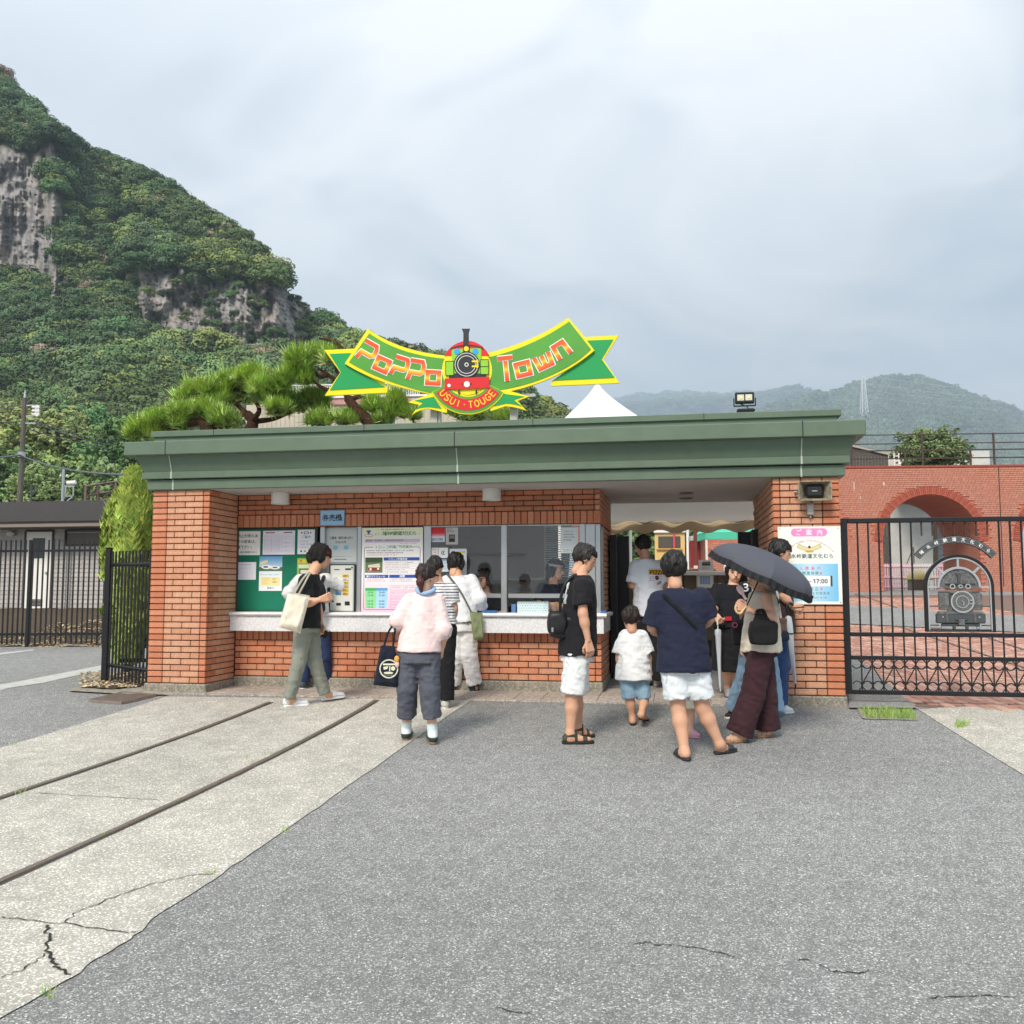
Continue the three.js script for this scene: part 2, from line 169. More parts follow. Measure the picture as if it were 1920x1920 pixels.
// ---------- Japanese lettering: each character as brush strokes on a 10 x 10 square, y down ----------
const GLYPHS={
  券:'3,0.5 4,2|7,0.5 6,2|2,2.3 8,2.3|0.8,4 9.2,4|5,2.3 4.2,4.4 2.5,6.3 0.4,7.5|6,4.2 7.5,5.8 9.7,7|2.8,6.4 7.4,6.4 7,9 5.8,9.4|4.8,6.4 4.2,8.2 2.4,9.7',
  売:'5,0.2 5,3|0.8,1.6 9.2,1.6|2.2,3.2 7.8,3.2|0.8,6.2 0.8,4.8 9.2,4.8 9.2,6.2|3.6,5.8 3.2,8 0.8,9.7|6.2,5.8 6.2,9 7,9.4 9.4,9.4 9.4,8',
  機:'1.8,0.4 1.8,9.7|0.2,2.8 3.6,2.8|1.8,3.4 0.2,6.6|2,4 3.4,5.6|4.4,0.6 3.9,2 5,2.4 4,4|7.6,0.6 7,2 8.2,2.4 7.2,4|6,0.3 6.4,5 8,8.6 9.6,9.6 9.7,8|3.8,5.2 9.6,5.2|5,5.4 4.6,7.8 3.6,9.6|4.8,7 6,8.2|9,6.2 7,8.6 5.6,9.7',
  ご:'2,2 6.6,2 5.6,3|1.6,6.4 2.4,8.6 6.8,8.8|7.6,0.4 8.4,1.6|9,0 9.8,1.2',
  案:'5,0 5,1.2|1,2.6 1,1.2 9,1.2 9,2.6|0.6,3.8 9.4,3.8|4.4,2.2 3,4.4 7.6,6|7,3.6 5,5.2 1.4,6|0.6,7 9.4,7|5,6 5,9.8|4.6,7.2 0.6,9.4|5.4,7.2 9.4,9.4',
  内:'1.2,9.8 1.2,2.6 8.8,2.6 8.8,9 7.6,9.2|5,0.4 5,3.4 2.8,7|5,4 7.2,6.6',
  碓:'0.2,1 4,1|2,1 0.4,5.6|1,4.4 1,8.6|1,4.4 3.6,4.4 3.6,8.2 1,8.2|5.6,1.2 9.6,1.2|6.4,1.4 4.6,5|5.6,3.4 5.6,9.8|5.6,3.6 9.6,3.6|5.6,5.6 9.4,5.6|5.6,7.6 9.4,7.6|5.6,9.4 9.8,9.4|7.6,3 7.6,9.4',
  氷:'5,0.4 5,9.2 4,8.8|1.8,1 2.6,2.2|0.6,4 3.8,4 2.8,6.6 0.4,8.6|8.6,2 6.2,4.2|5.4,3.6 7,6.6 9.8,8.8',
  峠:'0.4,3 0.4,7.4 3.4,7.4 3.4,3|1.9,1 1.9,7.2|4.4,2.2 9.6,2.2|7,0.4 7,4.4|4.8,4.6 9.4,4.6|6.8,4.6 6.8,9.8|7,6.4 9,7.8',
  鉄:'2.4,0.2 0.2,2.6|2.4,0.2 4.6,2.2|1,3.2 4,3.2|0.6,5 4.2,5|2.4,3.2 2.4,8.8|0.2,9.2 4.6,8.6|1,6 1.4,7.6|3.8,6 3.4,7.6|6,1 5.2,3.4|5.6,2.6 9.4,2.6|4.8,5 9.8,5|7.4,0.4 7.2,5 4.8,9.6|7.4,5.6 9.8,9.6',
  道:'1,0.8 2.2,2|0.4,4 2,4 2,7.4|2,7.4 0.4,9|2,7.8 4,9.2 9.8,9.4|4.2,0.4 5,1.4|8,0.4 7.2,1.4|3.4,1.8 9.6,1.8|6.4,1.8 6,3|4.4,3.2 8.8,3.2 8.8,8 4.4,8 4.4,3.2|4.4,4.8 8.8,4.8|4.4,6.4 8.8,6.4',
  文:'5,0.2 5,2|0.6,2.4 9.4,2.4|7.4,2.6 5,6.8 0.6,9.7|2.6,2.6 5.2,6.8 9.6,9.7',
  化:'3,0.4 0.4,5|2.2,3.4 2.2,9.8|9,2.4 4.4,5.6|5.4,0.6 5.4,8.8 6,9.4 9.4,9.4 9.6,7.6',
  む:'0.8,2.6 6,2.6|3,0.6 3,6.8 1.8,7.6 1,6.4 2,5.2 3,5.8|3,6.6 3.4,9 8,9 8.8,6.6|7.6,2 9.4,4',
  ら:'3.2,0.8 6.4,2|2.4,2.6 2,6.4|2,6.2 5,4.6 8,5.4 8.2,7.6 6,9.2 3.2,9.4',
  感:'1,1.4 1,4.6 0.2,6|1,1.4 9.4,1.4|2,2.6 5,2.6|2.2,3.6 4.8,3.6 4.8,5.2 2.2,5.2 2.2,3.6|6,0.2 6.6,3.8 8.6,5.8 9.4,4.8|8.6,2.4 6.4,5.4|8,0.2 9,1|1.4,7 0.8,9|3,6.8 3.2,9 7,9.2 7.2,7.8|5,6.4 5.6,7.6|8.4,6.8 9.4,8.6',
  染:'0.8,0.8 1.8,1.6|0.4,2.8 1.4,3.6|0.4,5.4 2,3.8|3,1.6 7.6,1.6 7.6,4 9.6,4.4|5,0.2 4.6,3 2.8,5|0.6,6.2 9.4,6.2|5,4.8 5,9.8|4.6,6.4 0.8,9.2|5.4,6.4 9.4,9.2',
  防:'0.8,0.6 0.8,9.8|0.8,0.8 3.4,0.8 2.2,3.6 3.4,5.8 2,7|6.6,0.2 6.6,2|3.8,2.2 9.8,2.2|6,2.4 5.6,6 3.6,9.6|5.8,4.8 9,4.8 8.6,9 7,9.2',
  止:'5,0.6 5,8.8|5,4 8.8,4|2,3.6 2,8.8|0.4,9 9.6,9',
  対:'2.6,0.2 2.6,2|0.2,2.2 5.2,2.2|4,2.4 2.8,6 0.4,9|1,3.6 4.8,8.4|5.4,3 9.8,3|8.4,0.4 8.4,9 7,8.8|6,4.8 7,6.4',
  策:'2,0.2 0.8,2.2|1.8,1 4.4,1|6.4,0.2 5.4,2|6.2,1 9.4,1|0.8,3.4 9.2,3.4|5,2.4 5,9.8|1.6,7 1.6,4.8 8.4,4.8 8.4,6.8|4.6,6 0.6,9.4|5.4,6 9.4,9.4',
  の:'5.2,2 4.4,6.4 2.6,8.2 1,6.2 2.4,3 5.4,1.8 8.4,3 9,6 7.6,8.4 5.6,9.2',
  為:'2,0.6 3,2|7.4,0.4 2.4,6.8 0.4,8|3,2.2 7.4,2.2 6.6,4.2|3.4,4.2 8.4,4.2 7.8,6.2|2.6,6.2 9,6.2 8.6,9.2 7.2,9.4|1.4,7.6 1.4,9|3,7.6 3.4,8.8|4.8,7.4 5.4,8.6|6.4,7.2 7,8.2',
  車:'0.8,1.6 9.2,1.6|2,3 8,3 8,6.6 2,6.6 2,3|2,4.8 8,4.8|0.4,8 9.6,8|5,0.2 5,9.8',
  で:'1,2 8,1.8 5,4 4.4,7 6,9 8,9|7,3.8 7.8,5|8.6,3.2 9.4,4.4',
  飲:'2.6,0.2 0.2,3|2.6,0.2 5,2.4|1.4,3.6 4.2,3.6 4.2,6.2 1.4,6.2|1.4,2.8 1.4,9 4.6,7.8|3,7 4.8,9.2|6.6,0.4 5.2,4|6.2,2.2 9.6,2.2 8.8,4|7.4,3.6 7,7 5,9.8|7.2,6 9.8,9.6',
  食:'5,0.2 0.4,4|5,0.2 9.6,4|5,1.8 5,3.2|2.6,3.4 7.4,3.4 7.4,6.6 2.6,6.6|2.6,5 7.4,5|2.6,3.4 2.6,9.4 6,8.2|8,7 6,8.2|5,6.8 9.2,9.6',
  は:'1.6,1 1,5 1.6,9|4,3 9.4,3|7,0.8 7,8 5.6,9 4.2,8 5.6,6.8 9.2,9',
  '、':'1.4,7.6 3,9.4','。':'1.4,8 2.6,8 2.6,9.2 1.4,9.2 1.4,8',
  遠:'1,0.8 2.2,2|0.4,4 2,4 2,7.4 0.4,9|2,7.8 4,9.2 9.8,9.4|6.4,0.2 6.4,2.6|3.8,1.2 9,1.2|3.4,2.6 9.6,2.6|4.6,3.6 8.4,3.6 8.4,5 4.6,5 4.6,3.6|6,5 3.4,7.4|6.4,5.6 6.4,8.2|6.4,5.6 9.6,8|9,5.6 7.4,6.6',
  慮:'5.6,0.2 5.6,2|5.6,1 8.8,1|1.4,2.2 9.2,2.2 8.6,3|1.4,2.2 1.2,6 0.4,8.4|3,3.2 5,3.2 5,4.2|2.6,4.8 8.4,4.8 8.4,6.8 2.6,6.8 2.6,4.8|2.6,5.8 8.4,5.8|2.4,7.8 1.8,9.6|4,7.8 4.2,9.4 7.4,9.4|6,7.6 6.4,8.4|8.4,8 9.2,9.2',
  下:'0.6,1.2 9.4,1.2|5,1.2 5,9.8|5.2,3.8 7.6,5.6',さ:'1,3 9,2.4|4.4,0.6 7.2,5.4|2,6 2.4,8.4 7.6,8.8',い:'1.4,2.4 2,7.4 3.6,8|7.4,2.6 9,6',
  入:'3.4,0.8 5,1.2 5,3.6 3.4,7 0.4,9.6|5,3.6 6.6,7 9.7,9.6',園:'0.8,0.6 9.2,0.6 9.2,9.6 0.8,9.6 0.8,0.6|5,1.2 5,3.2|2.8,2 7.2,2|2.2,3.2 7.8,3.2|3.4,4.2 6.6,4.2 6.6,5.6 3.4,5.6 3.4,4.2|4.8,5.6 2,7.6|4.8,6.4 4.8,8.8|4.8,6.2 7.8,8.4',
  '(':'8,0.4 6.4,3 6.4,7 8,9.6',')':'2,0.4 3.6,3 3.6,7 2,9.6',割:'3,0.2 3,1.2|0.4,2.4 0.4,1.2 5.8,1.2 5.8,2.4|0.8,3.2 5.4,3.2|0.8,4.6 5.4,4.6|0.2,6 6,6|3.1,2.4 3.1,6|1.2,7.2 5,7.2 5,9.4 1.2,9.4 1.2,7.2|7.4,1.4 7.4,6.6|9.4,0.4 9.4,9 8.2,8.8',引:'1,1.2 5,1.2 5,3.6 1.2,3.6 0.8,6 5.4,6 4.8,9 3.4,9.2|8.6,0.4 8.6,9.8',
  以:'1.6,1 1.8,7.4 4.4,5.8|3.8,2.2 5,4|8.2,0.8 7.8,5 4,9.4|7.4,6.2 9.6,9.2',外:'2.8,0.4 0.4,5.2|2,2.4 5,2.4 4,6 0.8,9.6|1.6,4.4 3.2,6|7,0.4 7,9.8|7,3.6 9.6,5.8',み:'2,1.8 5.4,1.8 3,7.4 1.6,8.2 1.2,6.6 4,5.6 9.4,6.6|8,3.6 7.4,7 5.6,9.4',方:'5,0.2 5,2|0.4,2.4 9.6,2.4|4.2,2.4 3.6,6 1,9.6|4,4.8 8.4,4.8 7.6,9 5.8,9.2',
  ト:'4,0.8 4,9.6|4,4 8,6',ロ:'1.6,2 8.4,2 8.4,8.8 1.6,8.8 1.6,2',ッ:'2,4.4 2.8,6|4.6,4 5.2,5.6|8,4.2 6.6,7.6 3.6,9.4',コ:'1.6,2.2 8.4,2.2 8.4,8.6 1.2,8.6',列:'0.4,1.2 6,1.2|2.8,1.4 0.4,5.4|2,3.6 5.4,3.6 4.2,7 0.8,9.6|1.6,5 3.4,6.6|7.4,1.6 7.4,6.6|9.4,0.4 9.4,9 8.2,8.8',利:'4.4,0.4 0.8,1.4|0.2,3 5.6,3|2.8,1 2.8,9.8|2.6,3.4 0.2,7|3,3.8 5.4,6.2|7.4,1.4 7.4,6.6|9.4,0.4 9.4,9 8.2,8.8',用:'1.6,0.8 1.4,6 0.4,9.6|1.6,0.8 9,0.8 9,9 7.8,9.2|1.6,3.4 9,3.4|1.4,6.2 9,6.2|5.2,0.8 5.2,9.6',
  運:'1,0.8 2.2,2|0.4,4 2,4 2,7.4 0.4,9|2,7.8 4,9.2 9.8,9.4|3.4,2 3.4,0.8 9.6,0.8 9.6,2|4,2.4 9,2.4|4.6,3.4 8.4,3.4 8.4,5.8 4.6,5.8 4.6,3.4|4.6,4.6 8.4,4.6|3.6,7 9.6,7|6.5,1.4 6.5,8.4',行:'3,0.4 0.4,3|3.4,2.8 0.2,6|2.2,4.6 2.2,9.8|4.8,1.6 9.4,1.6|4.2,4 9.8,4|7.4,4 7.4,9 6,9',ス:'1.6,1.6 8,1.6 5,6 1,9|5.2,5.6 9,9',ケ:'3.4,0.8 1,5|2.8,2.8 9,2.8|6.2,2.8 5.6,6.6 3,9.4',ジ:'2,1.4 3.6,2.4|1.2,4 2.8,5|1.6,9 5.6,7.4 8.8,3.4|7,0.6 7.8,1.8|8.6,0 9.4,1.2',ュ:'2.4,4.6 7.4,4.6 7,8.8|1.4,9 9,9',ー:'1,5 9,5',ル:'2.8,1.6 2.6,6 0.6,9|5.4,1.2 5.4,8.6 9.4,5.4',
  開:'0.6,9.8 0.6,0.6 4.2,0.6 4.2,3.8 0.6,3.8|0.6,2.2 4.2,2.2|9.4,9.6 9.4,0.6 5.8,0.6 5.8,3.8 9.4,3.8|5.8,2.2 9.4,2.2|2.6,5 7.4,5|2,7 8,7|4,5 3.6,7.6 2.2,9.4|6.2,5 6.2,9.4',時:'0.4,1 3.4,1 3.4,8.4 0.4,8.4 0.4,1|0.4,4.6 3.4,4.6|4.8,1.8 9.4,1.8|7,0.2 7,4|4.2,4 9.8,4|4.4,6 9.8,6|8.2,4.4 8.2,9.2 7,9|5.4,7 6.4,8.4',間:'0.6,9.8 0.6,0.6 4.2,0.6 4.2,3.8 0.6,3.8|0.6,2.2 4.2,2.2|9.4,9.6 9.4,0.6 5.8,0.6 5.8,3.8 9.4,3.8|5.8,2.2 9.4,2.2|3,5.2 7,5.2 7,9 3,9 3,5.2|3,7 7,7',休:'3,0.4 0.4,5|2.2,3.4 2.2,9.8|3.6,3 9.8,3|6.6,0.4 6.6,9.8|6.4,3.4 3.6,8|6.8,3.4 9.8,8',日:'2,0.8 8,0.8 8,9.6 2,9.6 2,0.8|2,5 8,5',料:'1.2,1.4 2,3|4.6,1.2 3.8,3|0.4,4.4 5.4,4.4|3,0.4 3,9.8|2.8,4.8 0.4,8|3.2,5 5.2,6.8|6.4,1.4 7.4,2.6|6,4.2 7,5.4|5.4,7.2 9.8,6.4|8.8,0.4 8.8,9.8',金:'5,0.2 0.4,4|5,0.2 9.6,4|2.6,3.8 7.4,3.8|1.2,6 8.8,6|5,3.8 5,9.2|0.6,9.4 9.4,9.4|2.4,7 3,8.4|7.6,7 7,8.4',
  よ:'5,1 5,8 3.2,9 2,7.8 4,6.6 8.6,9|5,3.6 8.4,3.4',び:'1,2 4.4,1.8 2,5.4 3,8.6 6,8 6.6,4 6.2,2 8.6,5|8,0.6 8.6,1.6|9.2,0.2 9.8,1.2',う:'3.4,0.8 6.8,1.6|2,4 6,3 8,5 7,7.4 4,9.6',こ:'2,2 7.4,2 6.4,3|1.6,7 3,8.8 8.4,8.6',そ:'2,1.2 7.4,1.2 1.4,5 9,4.4 5,6 4.4,8.4 7,9.4',へ:'0.8,6.6 3.6,3.4 9.2,8',年:'2.4,0.4 0.6,3.4|2,1.8 9,1.8|2.4,4.2 8.6,4.2|2.4,4.2 2.4,6.6|0.4,6.8 9.6,6.8|5.6,1.8 5.6,9.8',末:'0.8,2 9.2,2|1.6,4.6 8.4,4.6|5,0.2 5,9.8|4.8,4.8 0.4,8.8|5.2,4.8 9.6,8.8','・':'4.4,5 5.6,5','~':'1,5.6 3,4.4 5,5 7,5.8 9,4.6',
};
function strokes(x,text,px,py,size,{color='#222',weight=0.09,gap=1.06,wide=1,arc}={}){// writes a line of text; latin letters and digits come from the font
  x.save();x.strokeStyle=x.fillStyle=color;x.lineWidth=size*weight;x.lineCap='round';x.lineJoin='round';
  let cx=px;
  for (const ch of text){
    if (GLYPHS[ch]){for (const s of GLYPHS[ch].split('|')){x.beginPath();s.split(' ').forEach((q,i)=>{const [a,b]=q.split(',').map(Number),X=cx + a / 10*size*wide,Y=py + b / 10*size;i?x.lineTo(X,Y):x.moveTo(X,Y);});x.stroke();} cx +=size*wide*gap;}
    else{x.font=`bold ${size}px sans-serif`;x.fillText(ch,cx,py + size*0.9);cx +=x.measureText(ch).width*wide + size*0.04;}
 }
  x.restore();return cx;
}
function scribble(x,px,py,w,lines,lead,color,seed=1,h=0.55){// small print too fine to read: short dashes like characters
  const r=rng(seed);x.save();x.fillStyle=color;for (let i=0;i<lines;i++){let c=px,e=px + w*(0.6 + 0.4*r());while (c<e){const s=lead*h*(0.5 + 0.5*r());if (r()>0.12){x.globalAlpha=0.55 + 0.4*r();x.fillRect(c,py + i*lead,s*0.8,lead*h*(0.25 + 0.2*r()));x.fillRect(c + s*0.2*r(),py + i*lead,lead*0.1,lead*h);} c +=s;}} x.restore();
}
// ---------- ground ----------
const TEX={};
{
  const S=1024,grains=(seed,count,r0,r1,tones)=>{const f=new Float32Array(S*S).fill(-1),h=new Float32Array(S*S),r=rng(seed);for (let i=0;i<count;i++){const cx=r()*S,cy=r()*S,rad=r0 + (r1 - r0)*r()**2,t=tones[Math.floor(r()*tones.length)]*(0.85 + 0.3*r()),ex=0.7 + 0.6*r(),k=Math.ceil(rad*1.4);for (let y=-k;y<=k;y++) for (let x=-k;x<=k;x++){const d=Math.hypot(x*ex,y / ex) / rad;if (d<1){const q=((Math.round(cy) + y + S) % S)*S + (Math.round(cx) + x + S) % S;f[q]=t;h[q]=Math.sqrt(1 - d*d);}}} return [f,h];};
  const [fa,ha]=grains(11,46000,1.2,3.8,[100,110,120,130,140,152,176]),nA=tileNoise(24,3),nB=tileNoise(180,4),r=rng(8);
  TEX.asphalt=dataTexture(S,(x,y)=>{const q=y*S + x,n=0.95 + 0.1*nA(x / S,y / S),v=(fa[q]<0?92 + 26*nB(x / S,y / S):fa[q])*n + 8*(r() - 0.5);return [v,v*1.005,v*1.01];},{metres:1.35});
  TEX.asphaltBump=dataTexture(S,(x,y)=>60 + 180*ha[y*S + x]*(fa[y*S + x]<0?0:1),{srgb:false,metres:1.35});
  const [fc,hc]=grains(21,34000,1.2,3.6,[172,182,192,202,210,220]),nC=tileNoise(14,5),r2=rng(9);
  TEX.concrete=dataTexture(S,(x,y)=>{const q=y*S + x,n=0.93 + 0.1*nC(x / S,y / S),v=(fc[q]<0?158:fc[q])*n + 10*(r2() - 0.5);return [v,v*0.985,v*0.945];},{metres:1.7});
  TEX.concreteBump=dataTexture(S,(x,y)=>90 + 150*hc[y*S + x],{srgb:false,metres:1.7});
  const n1=tileNoise(64,31),n2=tileNoise(9,32),r3=rng(33);
  TEX.fine=dataTexture(256,(x,y)=>{const v=190 + 40*n1(x / 256,y / 256) + 18*n2(x / 256,y / 256) + 14*(r3() - 0.5);return [v,v,v];},{metres:0.5});
  TEX.fineBump=dataTexture(256,(x,y)=>110 + 120*n1(x / 256,y / 256),{srgb:false,metres:0.25});
  const g1=tileNoise(220,41),g2=tileNoise(40,42),r4=rng(43);
  TEX.granite=dataTexture(512,(x,y)=>{const a=g1(x / 512,y / 512),b=g2(x / 512,y / 512),v=214 + 24*b - (a<0.2?24:a<0.36?10:0) + 10*r4();return [v,v,v*1.005];},{metres:0.6});
  const w1=tileNoise(6,51),w2=tileNoise(30,52),r5=rng(53);
  TEX.paint=dataTexture(512,(x,y)=>{const v=222 + 18*w1(x / 512,y / 512) + 10*w2(x / 512,y / 512) + 6*r5();return [v,v,v];},{metres:2.4});
  const f1=tileNoise(5,71),f2=tileNoise(11,72),f3=tileNoise(23,73),rid=(v)=>1 - Math.abs(2*v - 1);TEX.weave=dataTexture(256,(x,y)=>{const u=x / 256,v=y / 256,w=0.08*f1(u,v);return 150*rid(f1(u + w,v*0.999 + 0.3))**2 + 80*rid(f2(u + w,v))**3 + 25*f3(u,v);},{srgb:false,metres:0.42});
  const s1=tileNoise(40,61),s2=tileNoise(130,62);
  TEX.stone=dataTexture(512,(x,y)=>{const v=150 + 60*s1(x / 512,y / 512) + 50*(s2(x / 512,y / 512) - 0.5);return [v,v*0.985,v*0.96];},{metres:0.8});
}
const MAT={
  asphalt:M([1.36,1.36,1.30],{map:TEX.asphalt,bumpMap:TEX.asphaltBump,bumpScale:0.0025,roughness:0.92,vertexColors:true}),
  concrete:M([1.12,1.11,1.07],{map:TEX.concrete,bumpMap:TEX.concreteBump,bumpScale:0.002,roughness:0.95,vertexColors:true}),
  soil:M(0x6b5a44,{map:TEX.stone,roughness:1}),crack:M(0x2b2a28,{roughness:1}),line:M(0xd9d9d4,{map:TEX.fine,roughness:0.8}),
  rail:M(0x94877c,{roughness:0.6,metalness:0.5,map:TEX.fine}),groove:M(0x4a443c,{roughness:1}),plinth:M(0xcfcabd,{map:TEX.stone,bumpMap:TEX.fineBump,bumpScale:0.002,roughness:0.95}),
  black:M(0x121417,{roughness:0.42}),steel:M(0xb9bcbc,{metalness:0.85,roughness:0.36}),white:M(0xe6e6e2,{roughness:0.5}),
};
{
  const us=[-1500,-700,-300,-90,-40],ws=[-1200,-500,-200,-60,-25];for (let u=-20;u<=26;u +=0.5) us.push(u);us.push(40,90,300,900,1800);for (let w=-15;w<=30;w +=0.5) ws.push(w);ws.push(45,90,300,900,1800);
  const pos=[],uv=[],idx=[],col=[];
  for (const w of ws) for (const u of us){const p=at(u,hw(w),w);pos.push(p.x,p.y,p.z);uv.push(p.x,p.z);const n=fbm(p.x*0.5,p.z*0.5,1,3)*0.16 + fbm(p.x*2.2,p.z*2.2,6,2)*0.05,v=1 + n;col.push(v,v,v*(1 + 0.02*noise(p.x,p.z,3)));}
  for (let j=0;j + 1<ws.length;j++) for (let i=0;i + 1<us.length;i++){const a=j*us.length + i,b=a + 1,c=a + us.length,d=c + 1;idx.push(a,b,d,a,d,c);}
  const g=newGeo().setAttribute(POS,f32(pos,3)).setAttribute('uv',f32(uv,2)).setAttribute(COL,f32(col,3));g.setIndex(idx);g.computeVertexNormals();
  if (g.attributes.normal.getY(0)<0){const k=g.index.array;for (let i=0;i<k.length;i +=3){const t=k[i];k[i]=k[i + 1];k[i + 1]=t;} g.computeVertexNormals();}
  structure('asphalt_ground',g,MAT.asphalt);
}
const patchy=(a,b,amount=0.2)=>(x,y,z)=>{const v=1 + fbm(x*a,z*a,2,3)*amount + fbm(x*b,z*b,4,2)*amount*0.6;return [v,v,v];};
const pixels=(list)=>list.map(([x,y])=>G(x,y));
function along(a,b,width,lift,name,m,wobble=0,parent){// a strip between two ground points
  const n=Math.max(2,Math.ceil(a.distanceTo(b) / 0.25)),d=b.clone().sub(a).setY(0).normalize(),s=V(-d.z,0,d.x),L=[],R=[];
  for (let i=0;i<=n;i++){const p=a.clone().lerp(b,i / n),k=wobble?wobble*noise(p.x*9,p.z*9,3):0;L.push(p.clone().addScaledVector(s,width / 2 + k));R.push(p.clone().addScaledVector(s,-width / 2 + (wobble?wobble*noise(p.x*9,p.z*9,7):0)));}
  return drape([...L,...R.reverse()],lift,0.6);
}
{// concrete strip with two sunken rails, slanting to the building
  const edge=[[0,1404],[60,1386],[150,1358],[235,1332],[312,1307]].map(([x,y])=>G(x,y)),right=[[885,1313],[800,1371],[720,1428],[640,1483],[560,1540],[470,1602],[400,1652],[330,1696],[277,1733],[246,1762],[222,1775],[180,1800],[140,1832],[104,1852],[60,1878],[0,1912]];
  const far=edge[0].clone().add(edge[0].clone().sub(edge[4]).multiplyScalar(1.2)),farR=G(0,1912).add(G(0,1912).sub(G(640,1483)).multiplyScalar(1.5));
  const rough=[];right.forEach(([x,y],i)=>{rough.push(G(x,y));if (i + 1<right.length) for (let k=1;k<4;k++){const [a,b]=right[i + 1],p=G(lerp(x,a,k / 4),lerp(y,b,k / 4));p.x +=0.012*noise(p.x*14,p.z*14);p.z +=0.012*noise(p.z*14,p.x*14);rough.push(p);}});
  structure('concrete_track_bed',tint(drape([far,...edge,...rough,farR],0.006,0.4),patchy(0.7,3,0.16)),MAT.concrete);
  const rails=[[[505,1318],[0,1497],'steel rail sunk in the concrete strip nearer the road with the white line'],[[705,1314],[0,1655],'steel rail sunk in the concrete strip nearer the open asphalt forecourt']];
  for (const [a,b,label] of rails){const p=G(...a),q=G(...b),e=q.clone().add(q.clone().sub(p).multiplyScalar(0.8)),t=thing('sunken_rail',label,'rail',{group:'rails sunk in the concrete strip'});const s=e.clone().sub(p).setY(0).normalize(),side=V(-s.z,0,s.x);
    part(t,'rail_head',along(p,e,0.045,0.0125,'',null,0.002),MAT.rail);part(t,'flange_groove',along(p.clone().addScaledVector(side,-0.038),e.clone().addScaledVector(side,-0.038),0.022,0.0095,'',null,0.006),MAT.groove);}
  const lines=[[[0,1725],[60,1729],[120,1735],[180,1744],[253,1752]],[[125,1733],[140,1716],[200,1690],[280,1662],[352,1646],[400,1641]],[[90,1738],[87,1750],[92,1764],[88,1786],[100,1806],[104,1815],[132,1832]],[[88,1790],[64,1806],[40,1824],[0,1836]],[[70,1489],[150,1494],[230,1498],[300,1503]]];
  lines.forEach((l,k)=>{const pts=[];l.forEach(([x,y],i)=>{if (i){const [a,b]=l[i - 1];for (let j=0;j<6;j++) pts.push(G(lerp(a,x,j / 6),lerp(b,y,j / 6)));}});pts.push(G(...l[l.length - 1]));const L=[],R=[];pts.forEach((p,i)=>{const q=pts[Math.min(i + 1,pts.length - 1)],o=pts[Math.max(0,i - 1)],d=q.clone().sub(o).setY(0).normalize(),s=V(-d.z,0,d.x),j=0.014*noise(i*1.3,k*5),w=(k===2?0.006:0.0032)*(0.6 + 0.7*Math.abs(noise(i*0.9,k*3)));p=p.clone().addScaledVector(s,j);L.push(p.clone().addScaledVector(s,w));R.push(p.clone().addScaledVector(s,-w));});const m=structure('concrete_crack',drape([...L,...R.reverse()],0.010,0.5),MAT.crack);});
  // cracks in the asphalt
  [[[1660,1806],[1495,1802],[1510,1800],[1530,1806],[1560,1822],[1610,1825],[1635,1820]],[[1190,1770],[1215,1768],[1240,1774],[1262,1774],[1300,1776],[1350,1788],[1385,1797]],[[1740,1870],[1790,1872],[1850,1868],[1918,1872]],[[930,1893],[975,1900],[1000,1904]]].forEach((l,k)=>{if (k===0) l=l.slice(1);const L=[],R=[];for (let i=0;i + 1<l.length;i++) for (let j=0;j<5;j++){const p=G(lerp(l[i][0],l[i + 1][0],j / 5),lerp(l[i][1],l[i + 1][1],j / 5)),w=0.004*(0.3 + Math.abs(noise(i*5 + j,k)));p.z +=0.014*noise(i*5 + j*1.1,k + 9);L.push(p.clone().add(V(0,0,w)));R.push(p.clone().add(V(0,0,-w)));} structure('asphalt_crack',drape([...L,...R.reverse()],0.004,0.5),MAT.crack);});
}
{// paving in front of the counter and through the passage: each slab a piece of its own
  const bed=part(scene,'paved_apron',join([span(0.1,7.0,0.2,0.372,-0.9,0.1),span(5.2,7.2,0.3,0.372,-4.2,-0.9)]),MAT.plinth,{p:at(0,0,0)});bed.rotation.y=TURN;bed.userData.kind='structure';
  const mats=[0xf2e8de,0xe8dcd2,0xf6eee6,0xe0d6ce].map((c)=>M(c,{map:TEX.stone,bumpMap:TEX.fineBump,bumpScale:0.002,roughness:0.95})),r=rng(77),g=chamfer(0.296,0.06,0.396,0.006),k=chamfer(0.596,0.06,0.094,0.006);
  const put=(geo,x,y,z,tilt=0)=>{const m=part(bed,'paving_slab',geo,mats[Math.floor(r()*4)]);m.position.set(x,y + 0.002*r(),z);m.rotation.x=tilt;};
  for (let i=0;i<23;i++) for (let j=0;j<2;j++) put(g,0.28 + i*0.3,0.392 + 0.008*j,-0.2 - j*0.4,0.02);
  for (let i=0;i<11;i++) put(k,0.5 + i*0.6,0.384,0.05);
  for (let i=0;i<6;i++) for (let j=0;j<8;j++) put(g,5.42 + i*0.3,0.404 + 0.004*j,-1.0 - j*0.4,0.01);
}
